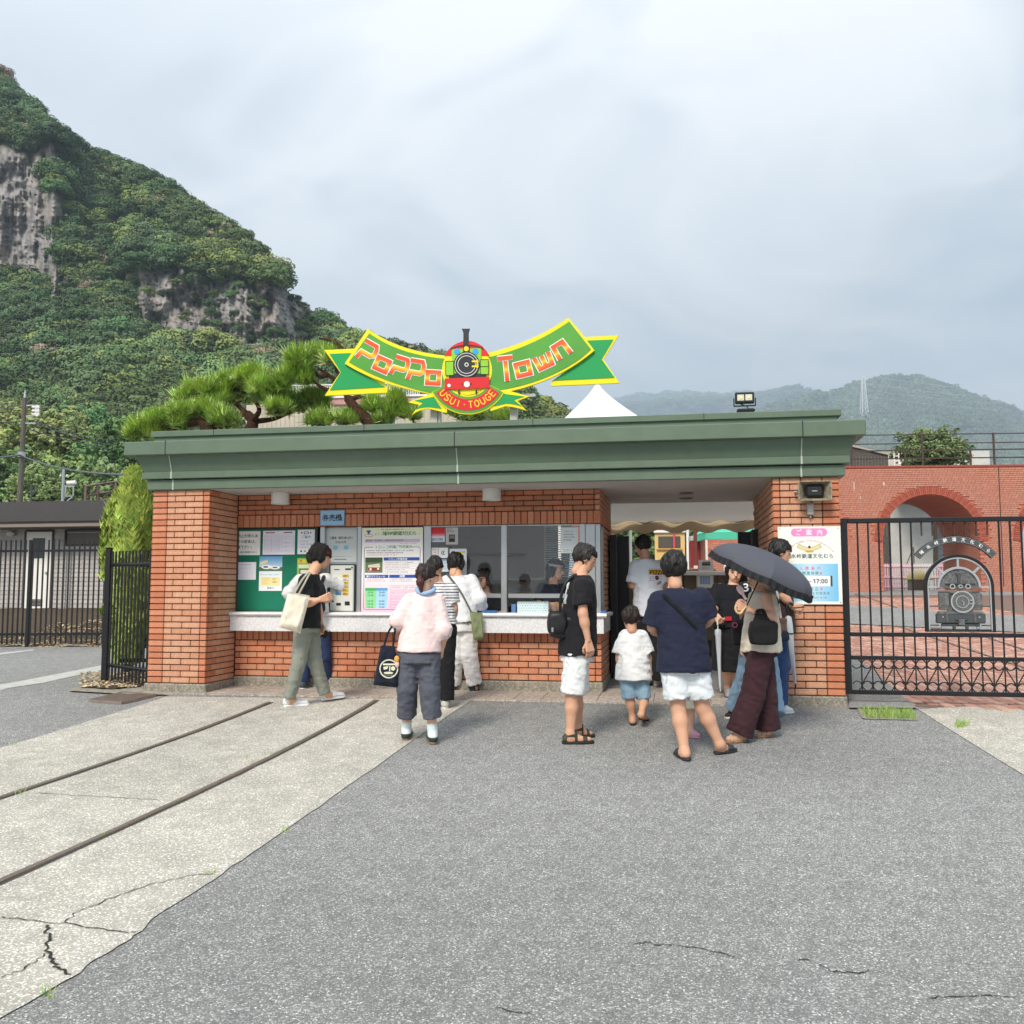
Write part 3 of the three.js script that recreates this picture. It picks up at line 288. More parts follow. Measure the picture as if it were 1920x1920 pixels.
{// road marking and planting strip on the left
  structure('road_marking',drape(pixels([[-60,1311],[-60,1293],[196,1247],[196,1256]]),0.005),MAT.line);
  structure('road_marking',drape(pixels([[-60,1236],[-60,1231],[62,1218],[64,1220]]),0.005),MAT.line);
  structure('concrete_kerb',drape(pixels([[128,1298],[200,1272],[290,1262],[300,1300],[318,1306],[210,1303]]),0.02,0.4),MAT.plinth);
  structure('planting_soil',drape(pixels([[150,1293],[200,1278],[278,1262],[280,1290],[210,1296]]),0.03,0.3,(x,z)=>0.012*noise(x*12,z*12)),MAT.soil);
  structure('soil_bank',drape([G(-160,1214),G(0,1212),G(200,1212),G(275,1212),at(0.2,0,9),at(-3,0,14),at(-14,0,14),at(-14,0,8)],0.012,0.5,(x,z)=>0.28*smooth(0.3,3.2,wOf(V(x,0,z)) - wOf(G(0,1212))) + 0.03*noise(x*3,z*3)),MAT.soil);
  const lm=M(0xffffff,{roughness:1,side:TWO,vertexColors:false}),leaf=new THREE.PlaneGeometry(0.034,0.022);leaf.rotateX(-Math.PI / 2);
  const lit=new THREE.InstancedMesh(leaf,lm,5200),r=rng(5),q=new THREE.Object3D(),c=new THREE.Color();
  for (let i=0;i<5200;i++){let p;if (i<700){p=G(150 + 128*r(),1264 + 30*r());if (p.x>PA.x - 0.05) p.x=PA.x - 0.1;} else{p=G(-60 + 330*r(),1213);p.addScaledVector(N,2.6*r()**1.6);} const rise=i<700?0.036:0.28*smooth(0.3,3.2,wOf(p) - wOf(G(0,1212))) + 0.03*noise(p.x*3,p.z*3) + 0.016;q.position.set(p.x,groundY(p.x,p.z) + rise,p.z);q.rotation.set(0.6*(r() - 0.5),r()*6,0.6*(r() - 0.5));q.scale.setScalar(0.6 + r());q.updateMatrix();lit.setMatrixAt(i,q.matrix);c.setHSL(0.07 + 0.05*r(),0.25 + 0.2*r(),0.25 + 0.28*r());lit.setColorAt(i,c);}
  lit.name='leaf_litter';scene.add(tag(lit,'dry brown fallen leaves lying below the black railings','leaf litter',null,'stuff'));
  // drain grating
  const gr=thing('drain_grating','rusty rectangular drain grating in the ground before the brick pillar','grating',{p:G(232,1310)});const a=G(168,1316),b=G(232,1301),d=G(292,1306),cc=G(230,1321),o=gr.position;
  const loc=(p)=>p.clone().sub(o);for (let i=0;i<=16;i++){const t=i / 16;part(gr,'bar',bar(loc(a.clone().lerp(cc,t)).add(V(0,0.012,0)),loc(b.clone().lerp(d,t)).add(V(0,0.012,0)),0.012,0.012),MAT.rail);}
  part(gr,'grating_frame',[[a,b],[b,d],[d,cc],[cc,a]].map(([p,q2])=>bar(loc(p).add(V(0,0.01,0)),loc(q2).add(V(0,0.01,0)),0.03,0.03)),MAT.rail);
}
{// right: concrete slab, brick paved plaza, asphalt lane across it
  structure('concrete_slab',tint(drape([...pixels([[1722,1331],[1790,1374],[1860,1418],[1930,1460],[2300,1560]]),G(2300,1330),G(1900,1322)],0.006,0.4),patchy(1.2,4,0.25)),MAT.concrete);
  const bed=structure('brick_paved_plaza',drape([G(1716,1331),G(1590,1240),at(7.95,0,2),at(7.6,0,6),at(6,0,21),at(28,0,21),at(22,0,0.2),G(1930,1322)],0.004,0.6),M(0x8d7468,{map:TEX.fine,roughness:1}));
  const dir=G(1905,1240).sub(G(1600,1148)).setY(0).normalize(),side=V(dir.z,0,-dir.x),geo=chamfer(0.226,0.05,0.108,0.005),r=rng(91),o=G(1760,1318),list=[],inside=[[7.98,0.42],[9.6,-0.05],[13.5,-0.05],[14,19.5],[6.4,19.5],[7.6,6]];
  const isIn=(u,w)=>{let c=false;for (let i=0,j=inside.length - 1;i<inside.length;j=i++){const [a,b]=inside[i],[d,e]=inside[j];if ((b>w) !==(e>w)&&u<(d - a)*(w - b) / (e - b) + a) c=!c;} return c;};
  for (let i=-95;i<120;i++) for (let j=-130;j<130;j++){const p=o.clone().addScaledVector(dir,(i + (j&1)*0.5)*0.233).addScaledVector(side,j*0.115),u=uOf(p),w=wOf(p);if (!isIn(u,w)) continue;const lane=(w - 3.4) - (u - 7.9)*-0.42;p.y=groundY(p.x,p.z);list.push([p,u,w]);}
  list.sort((a,b)=>a[0].lengthSq() - b[0].lengthSq());
  const mats=[0xd6a592,0xdfb2a0,0xcb9a88,0xe2baa8,0xc49282].map((c)=>M(c,{map:TEX.fine,roughness:0.95})),q=new THREE.Object3D(),turn=Math.atan2(-dir.z,dir.x),near=list.slice(0,260),rest=list.slice(260,16000);
  for (const [p,u,w] of near){const m=part(bed,'paving_brick',geo,mats[Math.floor(r()*5)]);m.position.set(p.x,p.y - 0.012 + 0.003*r(),p.z);m.rotation.set(0.045,turn,0,'XYZ');}
  const im=new THREE.InstancedMesh(geo,M(0xffffff,{map:TEX.fine,roughness:0.95}),rest.length),c=new THREE.Color();rest.forEach(([p],i)=>{q.position.set(p.x,p.y - 0.012 + 0.003*r(),p.z);q.rotation.set(0,turn,0);q.updateMatrix();im.setMatrixAt(i,q.matrix);c.copy(mats[Math.floor(r()*5)].color).multiplyScalar(0.92 + 0.16*r());im.setColorAt(i,c);});im.name='paving_brick_field';im.userData.kind='stuff';im.castShadow=im.receiveShadow=true;bed.add(im);
  structure('asphalt_lane',tint(drape([at(7.9,0,8.6),at(9.5,0,10.0),at(12.5,0,8.2),at(16,0,5.4),at(16,0,9.5),at(12.5,0,13.4),at(10.5,0,16),at(8,0,17.5),at(6.6,0,16)],0.03,0.6),patchy(1,3,0.15)),MAT.asphalt);
  [[[1602,1149],[1925,1256]],[[1602,1114],[1925,1222]]].forEach(([a,b])=>structure('plaza_rail',along(G(...a),G(...b),0.05,0.026,'',null),MAT.rail));
  structure('asphalt_infill',tint(drape(pixels([[1592,1331],[1592,1226],[1640,1262],[1720,1331]]),0.022,0.4),patchy(1,3,0.15)),MAT.asphalt);
  // grass patch in its frame, and weeds in the joints
  const blade=newGeo().setAttribute(POS,f32([-0.004,0,0,0.004,0,0,0.002,0.05,0.012,-0.004,0,0,0.002,0.05,0.012,-0.002,0.05,0.012,-0.002,0.05,0.012,0.002,0.05,0.012,0,0.085,0.04],3));blade.computeVertexNormals();
  const grass=(label,spots,scale,seed)=>{const r2=rng(seed),m=new THREE.InstancedMesh(blade,M(0xffffff,{roughness:0.9,side:TWO}),spots.length),c2=new THREE.Color();spots.forEach((p,i)=>{q.position.copy(p);q.rotation.set(0.7*(r2() - 0.5),r2()*6.3,0.7*(r2() - 0.5));q.scale.setScalar(scale*(0.5 + r2()));q.updateMatrix();m.setMatrixAt(i,q.matrix);c2.setHSL(0.20 + 0.07*r2(),0.5 + 0.2*r2(),0.22 + 0.16*r2());m.setColorAt(i,c2);});m.name=numbered('grass');m.castShadow=m.receiveShadow=true;scene.add(tag(m,label,'grass',null,'stuff'));};
  const many=(n,seed,f)=>{const r2=rng(seed),o2=[];for (let i=0;i<n;i++) o2.push(f(r2));return o2;};
  grass('grass growing in the framed hole in the asphalt near the gate',many(900,3,(r2)=>{const t=r2(),s=r2();return G(lerp(1612,1622,s) + t*98,1332 + s*16 + t*2);}),0.7,4);
  structure('hole_frame',[[[1610,1330],[1620,1349]],[[1620,1349],[1720,1351]]].map(([a,b])=>along(G(...a),G(...b),0.03,0.012,'',null)),MAT.plinth);
  grass('weed tuft at the corner of the concrete slab near the gate',many(110,5,(r2)=>G(1790 + 34*(r2() + r2() - 1)*0.5 + 14,1358 + 8*r2())),0.7,6);
  grass('weeds in the joint of the concrete strip',[[20,1397,24],[38,1490,22],[395,1642,16],[530,1561,12],[465,1427,10],[90,1868,14],[325,1503,9],[195,1568,7],[498,1417,8]].flatMap(([x,y,n],k)=>many(n,20 + k,(r2)=>G(x + 22*(r2() - 0.5),y + 7*(r2() - 0.5)))),0.45,8);
}
// ---------- ticket office ----------
const office=thing('ticket_office','brick ticket office with a green metal roof edge and an open passage','building',{p:at(0,0,0),turn:TURN});
const BRICKS=[0xe79770,0xe08e67,0xeca078,0xdc8862,0xec9970].map((c)=>M(c,{map:TEX.fine,bumpMap:TEX.fineBump,bumpScale:0.0015,roughness:0.72}));
const PALE=[0xecae8a,0xf0b692,0xe5a480,0xefb08c].map((c)=>M(c,{map:TEX.fine,bumpMap:TEX.fineBump,bumpScale:0.0015,roughness:0.72}));
const MORTAR=M(0x57433a,{roughness:1}),rB=rng(404),SOFFIT=2.765,TILE0=0.517,ROW=(SOFFIT - TILE0) / 32;
const brickGeo=new Map(),brickOf=(w,h,d=0.05)=>{const k=w.toFixed(3) + h.toFixed(3) + d;if (!brickGeo.has(k)) brickGeo.set(k,chamfer(w,h,d,0.006));return brickGeo.get(k);};
const JH=0.010,JV=0.008;
// one course in the plane z, from x0 to x1; cuts = lengths
function course(parent,x0,y,z,lengths,mats,h=ROW,bag,turned){
  let x=x0;for (const [len,kind] of lengths){const g=brickOf(len - JV,h - JH),m=(kind?BRICKS:mats)[Math.floor(rB()*(kind?5:mats.length))],jig=0.003*rB();
    if (bag){const q=g.clone();if (turned) q.rotateY(turned);q.translate(turned?z:x + len / 2,y + h / 2,turned?-(x + len / 2):z);const c=m.color;tint(q,()=>[c.r,c.g,c.b]);bag.push(q);}
    else{const b=part(parent,'brick',g,m);b.position.set(x + len / 2,y + h / 2,z + jig);} x +=len;}
}
const bagMat=M(0xffffff,{vertexColors:true,map:TEX.fine,bumpMap:TEX.fineBump,bumpScale:0.0015,roughness:0.72});
{// left pillar: front 0..0.735, depth 0.7
  const P=part(office,'left_pillar',span(0.012,0.72,TILE0,SOFFIT,-2.4,-0.014),MORTAR),bag=[];
  for (let i=0;i<32;i++){const y=TILE0 + i*ROW;course(P,0,y,-0.02,i % 2?[[0.19,1],[0.228],[0.228],[0.084,1]]:[[0.19,1],[0.1],[0.245],[0.111],[0.084,1]],PALE);course(P,0.046,y,0.705,i % 2?[[0.2,1],[0.2],[0.254]]:[[0.1,1],[0.22],[0.2],[0.134]],PALE,ROW,bag,Math.PI / 2);course(P,0.046,y,0.025,i % 2?[[0.23,1],[0.23],[0.23]]:[[0.11,1],[0.23],[0.23],[0.12]],PALE,ROW,bag,Math.PI / 2);}
  part(P,'side_bricks',bag,bagMat,{kind:'stuff'});
  part(office,'left_plinth',bspan(-0.03,0.745,0.33,TILE0 - 0.004,-2.4,0.02,0.012),MAT.plinth);
}
{// right pillar: front 7.09..7.765, running back along the passage
  const P=part(office,'right_pillar',span(7.105,7.755,TILE0,SOFFIT,-2.4,-0.014),MORTAR),bag=[];
  for (let i=0;i<32;i++){const y=TILE0 + i*ROW;course(P,7.09,y,-0.02,i % 2?[[0.075,1],[0.21],[0.21],[0.18,1]]:[[0.075,1],[0.1],[0.22],[0.1],[0.18,1]],PALE);const side=[];let l=i % 2?0.12:0;if (l) side.push([l,1]);while (l<2.2){side.push([0.23]);l +=0.23;} course(P,0.046,y,7.115,side,PALE,ROW,bag,Math.PI / 2);course(P,0.046,y,7.74,side,BRICKS,ROW,bag,Math.PI / 2);}
  part(P,'side_bricks',bag,bagMat,{kind:'stuff'});
  part(office,'right_plinth',bspan(7.08,7.775,0.33,TILE0 - 0.004,-2.4,0.02,0.012),MAT.plinth);
}
const WALL=-0.7,OU0=0.735,OU1=5.235;// the counter front
{// wall above the openings: four courses over a soldier course
  const P=part(office,'lintel_wall',[span(OU0,OU1 - 0.02,2.36,SOFFIT,WALL - 0.25,WALL - 0.014),span(OU1 - 0.25,OU1 - 0.014,2.36,SOFFIT,-2.4,WALL - 0.25)],MORTAR),bag=[],H4=(SOFFIT - 2.515) / 4;
  for (let i=0;i<4;i++){const y=2.515 + i*H4,row=[];let l=OU0 + (i % 2?0.115:0);if (i % 2) row.push([0.115,1]);while (l + 0.235<OU1 - 0.09){row.push([0.232]);l +=0.232;} row.push([OU1 - 0.075 - l],[0.075,1]);course(P,OU0,y,WALL - 0.02,row,i===3?BRICKS:[M(0xcc8763,BRICKS[0].map?{map:TEX.fine,roughness:0.75}:{}),...PALE.slice(2,3)].slice(0,1).concat(BRICKS.slice(1,2)),H4);const side=[];for (let k=0;k<7;k++) side.push([0.232]);course(P,0.745 - (i % 2?0.0:0.1),y,OU1 - 0.03,i % 2?side:[[0.1],...side],PALE,H4,bag,Math.PI / 2);}
  let x=OU0;while (x<OU1 - 0.1){const b=part(P,'soldier_brick',brickOf(0.0775 - JV,0.145),BRICKS[Math.floor(rB()*5)]);b.position.set(x + 0.039,2.515 - 0.0775,WALL - 0.012);x +=0.0775;}
 {const b=part(P,'soldier_brick',brickOf(OU1 - x,0.145,0.1),BRICKS[1]);b.position.set((x + OU1) / 2,2.515 - 0.0775,WALL - 0.035);}
  for (let k=0;k<20;k++){const g=brickOf(0.07,0.145).clone().rotateY(Math.PI / 2).translate(OU1 - 0.02,2.4375,WALL - 0.12 - k*0.0775),c=BRICKS[k % 5].color;bag.push(tint(g,()=>[c.r,c.g,c.b]));}
  part(P,'side_bricks',bag,bagMat,{kind:'stuff'});
}
{// wall below the counter
  const P=part(office,'counter_wall',[span(OU0,OU1 - 0.02,TILE0 + 0.03,1.12,WALL - 0.2,WALL - 0.014),span(OU1 - 0.2,OU1 - 0.014,TILE0 + 0.03,1.12,-2.4,WALL - 0.2)],MORTAR),bag=[],y0=TILE0 + 0.03,H6=(0.985 - y0) / 6;
  for (let i=0;i<6;i++){const y=y0 + i*H6,row=[];let l=OU0 + (i % 2?0.06:0.17);row.push([l - OU0,1]);while (l + 0.235<OU1 - 0.09){row.push([0.232]);l +=0.232;} row.push([OU1 - 0.075 - l],[0.075,1]);course(P,OU0,y,WALL - 0.02,row,BRICKS.slice(0,3).concat(PALE.slice(2,3)),H6);const side=[];for (let k=0;k<7;k++) side.push([0.232]);course(P,0.745,y,OU1 - 0.03,i % 2?side:[[0.1],...side],PALE,H6,bag,Math.PI / 2);}
  let x=OU0;while (x<OU1 - 0.04){const b=part(P,'soldier_brick',brickOf(0.0775 - JV,0.108),BRICKS[Math.floor(rB()*5)]);b.position.set(x + 0.039,1.042,WALL - 0.02);x +=0.0775;}
  for (let k=0;k<20;k++){const g=brickOf(0.07,0.108).clone().rotateY(Math.PI / 2).translate(OU1 - 0.03,1.042,WALL - 0.1 - k*0.0775),c=BRICKS[k % 5].color;bag.push(tint(g,()=>[c.r,c.g,c.b]));}
  part(P,'side_bricks',bag,bagMat,{kind:'stuff'});
  part(office,'counter_plinth',bspan(OU0,OU1 + 0.01,0.33,y0 - 0.004,-2.4,WALL + 0.03,0.012),MAT.plinth);
  // side wall of the passage between counter and lintel, behind the corner window
  part(office,'passage_wall',span(OU1 - 0.2,OU1 - 0.02,1.32,2.36,-2.4,-1.25),MORTAR);const b2=[];for (let i=0;i<15;i++){const side=[];if (i % 2) side.push([0.1]);for (let k=0;k<5;k++) side.push([0.21]);course(office,1.26,1.325 + i*0.069,OU1 - 0.035,side,PALE,0.069,b2,Math.PI / 2);} part(office,'passage_bricks',b2,bagMat,{kind:'stuff'});
}
{// stone counter with rounded lip and apron
  const stone=M(0xffffff,{map:TEX.granite,roughness:0.35}),sh=poly([[0,0],[0.30,0],[0.345,0.008],[0.355,0.025],[0.345,0.042],[0.32,0.05],[0,0.05]]);
  const g=new THREE.ExtrudeGeometry(sh,{depth:OU1 + 0.07 - OU0,bevelEnabled:false}).rotateY(-Math.PI / 2).translate(OU1 + 0.07,1.278,0);const pos=g.attributes.position;for (let i=0;i<pos.count;i++) pos.setZ(i,pos.getZ(i) + WALL - 0.17);g.computeVertexNormals();
  part(office,'counter_top',[boxUV(g),bspan(OU1 - 0.2,OU1 + 0.07,1.278,1.328,-1.6,WALL - 0.17,0.01)],stone);part(office,'counter_apron',[span(OU0,OU1 + 0.035,1.1,1.278,WALL - 0.1,WALL + 0.15),span(OU1 - 0.2,OU1 + 0.035,1.1,1.278,-1.6,WALL - 0.1)],stone);
}
{// green sheet metal roof edge, in the steps of the photograph
  const green=M(0x6a7e6a,{map:TEX.paint,roughness:0.5,metalness:0.1}),x1=7.765;
  const bandGeo=(o,y0,y1,back=2.6)=>span(-o,x1 + o,y0,y1,-back - 0.2,o);
  part(office,'roof_ledge',bspan(-0.245,x1 + 0.23,3.155,3.315,-2.85,0.24,0.008),green);
 {const s=[],A=[-0.10,2.975,0.10],B=[-0.15,3.157,0.2];const q=(o,y)=>[V(-o,y,-2.7),V(-o,y,o),V(x1 + o,y,o),V(x1 + o,y,-2.7)],a=q(0.075,2.965),b=q(0.15,3.16),pos=[];for (let i=0;i<3;i++){const p=[a[i],a[i + 1],b[i + 1],a[i],b[i + 1],b[i]];for (const v of p) pos.push(v.x,v.y,v.z);} const g=newGeo().setAttribute(POS,f32(pos,3));g.computeVertexNormals();part(office,'roof_cove',boxUV(g),M(0x6a7e6a,{map:TEX.paint,roughness:0.5,metalness:0.1,side:TWO}));}
  part(office,'upper_band',bspan(-0.095,x1 + 0.095,2.892,2.972,-2.7,0.095,0.006),green);part(office,'lower_band',bspan(-0.05,x1 + 0.05,SOFFIT + 0.002,2.884,-2.66,0.05,0.006),green);
  part(office,'parapet_cap',bspan(-0.055,x1 + 0.04,3.405,3.475,-2.6,0.0,0.006),green);part(office,'parapet',span(-0.02,x1,3.315,3.405,-2.58,-0.03),green);
  const seam=M(0x2c382e,{roughness:0.7}),pale=M(0xaebaae,{roughness:0.6});
  for (const u of [0.28,3.72,7.38]){part(office,'ledge_joint',span(u - 0.006,u + 0.006,3.154,3.318,0.2,0.2425),seam);part(office,'sealant_joint',[span(u - 0.009,u + 0.009,SOFFIT,2.886,0.0,0.053),span(u - 0.009,u + 0.009,2.892,2.974,0.04,0.098)],pale);part(office,'cove_seal',bar(V(u,2.97,0.082),V(u,3.155,0.152),0.012,0.012),pale);}
  for (const u of [0.75,2.6,4.55,6.4]) part(office,'cap_joint',span(u - 0.004,u + 0.004,3.404,3.477,-0.06,0.0025),seam);
  part(office,'roof_deck',span(0,x1,3.28,3.33,-2.58,-0.05),M(0x8d918c,{roughness:0.9}));
  part(office,'soffit',[span(0.0,x1,SOFFIT,SOFFIT + 0.02,-2.6,0.0)],M(0xd2cfca,{map:TEX.paint,roughness:0.8}));
}
{// inside of the office: walls, floor and ceiling with thickness, a blind over the rear window
  const wall=M(0xb9b4a8,{roughness:0.9});
  part(office,'back_wall',[span(OU0,4.35,0.4,SOFFIT,-2.4,-2.28),span(4.95,OU1,0.4,SOFFIT,-2.4,-2.28),span(4.35,4.95,0.4,1.75,-2.4,-2.28),span(4.35,4.95,2.5,SOFFIT,-2.4,-2.28)],wall);part(office,'inner_floor',span(OU0,OU1,0.4,0.5,-2.28,WALL - 0.2),M(0x6b665e));part(office,'inner_partition',span(2.98,3.06,0.5,SOFFIT,-2.28,WALL - 0.1),wall);
  part(office,'work_desk',span(3.06,OU1 - 0.2,1.20,1.24,-1.45,WALL - 0.2),M(0x8b8274,{roughness:0.6}));part(office,'shelf',[0,1,2].map((k)=>span(3.1,4.1,1.35 + k*0.35,1.37 + k*0.35,-2.28,-2.0)),M(0x5b4a3a));
  for (let i=0;i<24;i++){const s=part(office,'blind_slat',box(0.58,0.003,0.024),M(0xd4d4ce,{roughness:0.6}));s.position.set(4.65,1.77 + i*0.03,-2.24);s.rotation.x=0.5;}
  part(office,'passage_jamb',[span(OU1 + 0.02,OU1 + 0.24,0.42,2.30,-2.38,-2.28),span(OU1 + 0.02,OU1 + 0.10,0.42,2.30,-2.28,-1.9),span(6.88,7.09,0.42,2.34,-2.38,-2.28),span(7.02,7.09,0.42,2.34,-2.28,-1.8)],MAT.black);
  for (const w of [1.35,2.0]){const l=part(office,'downlight',[new THREE.TorusGeometry(0.075,0.012,8,28).rotateX(Math.PI / 2).translate(6.22,SOFFIT - 0.002,-w),new THREE.CylinderGeometry(0.07,0.07,0.012,24).translate(6.22,SOFFIT - 0.003,-w)],M(0x77736c,{roughness:0.5}));}
}
{// ticket window: steel frames and panes
  const glass=MP(0xffffff,{transmission:1,thickness:0,roughness:0.02,ior:1.5}),W=part(office,'ticket_window',[bspan(3.10,3.2,1.328,2.362,WALL - 0.12,WALL - 0.04,0.004),bspan(4.055,4.125,1.328,2.362,WALL - 0.12,WALL - 0.03,0.004),bspan(4.985,5.05,1.328,2.362,WALL - 0.12,WALL - 0.03,0.004),bspan(5.05,5.165,1.328,2.362,WALL - 0.1,WALL - 0.045,0.004),bspan(3.2,5.165,2.345,2.362,WALL - 0.1,WALL - 0.04,0.003),bspan(5.165,5.225,1.328,2.362,WALL - 0.14,WALL - 0.06,0.004),bspan(5.165,5.225,1.328,2.362,-1.26,-1.2,0.004),bspan(5.175,5.215,1.328,2.362,-0.98,-0.95,0.004)],MAT.steel);
  for (const [a,b] of [[3.2,4.055],[4.125,4.985]]){part(W,'pane',box(b - a,0.80,0.006,(a + b) / 2,1.945,WALL - 0.075),glass);part(W,'mid_rail',bspan(a + (a<3.5?0.3:0.01),b,1.50,1.55,WALL - 0.09,WALL - 0.05,0.004),MAT.steel);part(W,'lower_pane',box((b - a)*0.45,0.165,0.006,a<3.5?a + 0.22:b - 0.24,1.415,WALL - 0.09),glass);}
  part(W,'side_pane',box(0.006,1.0,0.42,5.195,1.84,-1.03),glass);
  const bay=part(office,'machine_bay',[bspan(1.80,1.86,1.328,2.362,WALL - 0.12,WALL - 0.03,0.004),bspan(2.28,2.335,1.328,2.362,WALL - 0.12,WALL - 0.03,0.004),span(1.86,2.28,1.328,2.362,WALL - 0.14,WALL - 0.1)],MAT.steel);
}
// ---------- notices, ticket machine, lamps, signs ----------
function rect(x0,y0,x1,y1,w){const xm=(x0 + x1) / 2,ym=(y0 + y1) / 2,a=F(x0,ym,w)[0],b=F(x1,ym,w)[0],c=F(xm,y0,w)[1],d=F(xm,y1,w)[1];return{u:(a + b) / 2,y:(c + d) / 2,W:b - a,H:c - d};}
function sheet(name,label,category,[x0,y0,x1,y1],w,tw,th,draw,{group,d=0.004,rough=0.6}={}){const r=rect(x0,y0,x1,y1,w),m=part(scene,numbered(name),sheetGeo(r.W,r.H,d),print(tw,th,draw,{roughness:rough}),{p:at(r.u,r.y,w)});m.rotation.y=TURN;tag(m,label,category,group);return m;}
const fill=(x,c,a=0,b=0,w=4000,h=4000)=>{x.fillStyle=c;x.fillRect(a,b,w,h);};
const WB=0.74;// the board's face
{
  const r=rect(424,988,593,1149,0.73),b=thing('notice_board','green notice board in a dark frame on the ticket office wall','notice board',front(r.u,r.y,0.79));
  part(b,'board',box(r.W - 0.05,r.H - 0.05,0.03,0,0,0.0),M(0x0f7f62,{map:TEX.paint,bumpMap:TEX.fineBump,bumpScale:0.001,roughness:0.85}));
  const fr=M(0x2c3331,{roughness:0.5});for (const [x,y,w,h] of [[0,r.H / 2 - 0.0125,r.W,0.025],[0,-r.H / 2 + 0.0125,r.W,0.025],[-r.W / 2 + 0.0125,0,0.025,r.H - 0.05],[r.W / 2 - 0.0125,0,0.025,r.H - 0.05]]) part(b,'frame_side',bevel(w,h,0.06,x,y,0.01,0.003),fr);
  const grp={group:undefined},wp=0.768;
  sheet('notice_sheet','white notice with three lines of black writing on the green board','notice',[428,996,488,1041],wp,512,384,(x)=>{fill(x,'#f4f5f2');strokes(x,'感染防止対策の為',36,50,52);strokes(x,'車内での飲食は、',36,140,52);strokes(x,'ご遠慮下さい。',36,228,52);strokes(x,'碓氷峠鉄道文化むら',200,322,28,{weight:0.08});});
  sheet('timetable_sheet','wide white table of thin purple lines on the green board','notice',[493,995,553,1040],wp,512,384,(x)=>{fill(x,'#f1eff8');x.strokeStyle='#9a94c4';x.lineWidth=2;for (let i=0;i<8;i++){x.strokeRect(24,70 + i*34,464,34);} for (let i=1;i<4;i++){x.beginPath();x.moveTo(24 + i*116,70);x.lineTo(24 + i*116,342);x.stroke();} fill(x,'#b86a78',40,22,150,18);fill(x,'#9a5560',330,22,140,18);scribble(x,34,84,430,8,34,'#b3aed2',4,0.3);scribble(x,30,356,200,1,16,'#cc7a8a',2);});
  sheet('guide_sheet','white guide leaflet with a small train emblem at the top of the green board','notice',[558,993,590,1039],wp,300,420,(x)=>{fill(x,'#f5f5f8');fill(x,'#4a4f9c',110,34,80,44);fill(x,'#f5f5f8',122,44,56,24);fill(x,'#b33838',60,40,26,26);fill(x,'#b33838',214,40,26,26);strokes(x,'ご案内',68,100,52,{color:'#3b5c9c'});scribble(x,50,190,200,3,52,'#b9b2d0',9,0.5);fill(x,'#3c4470',50,356,34,26);fill(x,'#b04a5a',120,356,26,26);});
  sheet('notice_sheet','small white sheet with a few lines of fine print on the green board','notice',[436,1054,480,1087],wp,400,300,(x)=>{fill(x,'#eef0fa');scribble(x,50,40,300,1,26,'#5c62a8',3);scribble(x,50,100,300,1,24,'#7d83b4',5,0.3);scribble(x,60,140,60,2,44,'#3a3d66',6);x.strokeStyle='#a9aed0';for (let i=0;i<5;i++){x.beginPath();x.moveTo(50,90 + i*42);x.lineTo(350,90 + i*42);x.stroke();}});
  sheet('leaflet','poster with a blue sky, white trains and yellow panel on the green board','poster',[486,1043,529,1108],wp,320,480,(x)=>{fill(x,'#e9f3f4');const g=x.createLinearGradient(0,0,0,150);g.addColorStop(0,'#5a9bd0');g.addColorStop(1,'#b8d8ea');x.fillStyle=g;x.fillRect(0,0,320,150);x.fillStyle='#e8dfa0';x.beginPath();x.moveTo(6,86);x.lineTo(110,46);x.lineTo(116,84);x.lineTo(14,124);x.fill();fill(x,'#4f6f58',0,150,320,56);x.fillStyle='#eef2f2';for (const [a,b,w,h] of [[30,118,150,60],[150,132,140,50]]){x.beginPath();x.ellipse(a + w / 2,b + h / 2,w / 2,h / 2,0,0,7);x.fill();} fill(x,'#2e3c40',60,138,60,20);fill(x,'#2e3c40',190,148,60,16);x.fillStyle='#7fbdd0';scribble(x,20,250,290,1,30,'#69b3cc',3);fill(x,'#f2e4a0',30,290,260,120);scribble(x,40,300,120,4,26,'#c08a40',5,0.4);scribble(x,190,310,90,2,40,'#6a6a60',8);strokes(x,'園案内',116,424,30,{color:'#6a747a'});});
  sheet('leaflet','green and yellow leaflet at the edge of the green board by the machine','poster',[557,1046,590,1098],wp,300,460,(x)=>{fill(x,'#8fbd4a');fill(x,'#f0ce3a',20,24,130,60);strokes(x,'園',40,30,44,{color:'#8a5a20'});fill(x,'#dfe9c8',20,110,260,60);fill(x,'#4a5a4a',40,180,220,110);fill(x,'#e6e6da',60,200,180,60);fill(x,'#f4f4e6',20,310,260,120);scribble(x,30,320,230,5,22,'#5a6a40',4,0.4);});
}
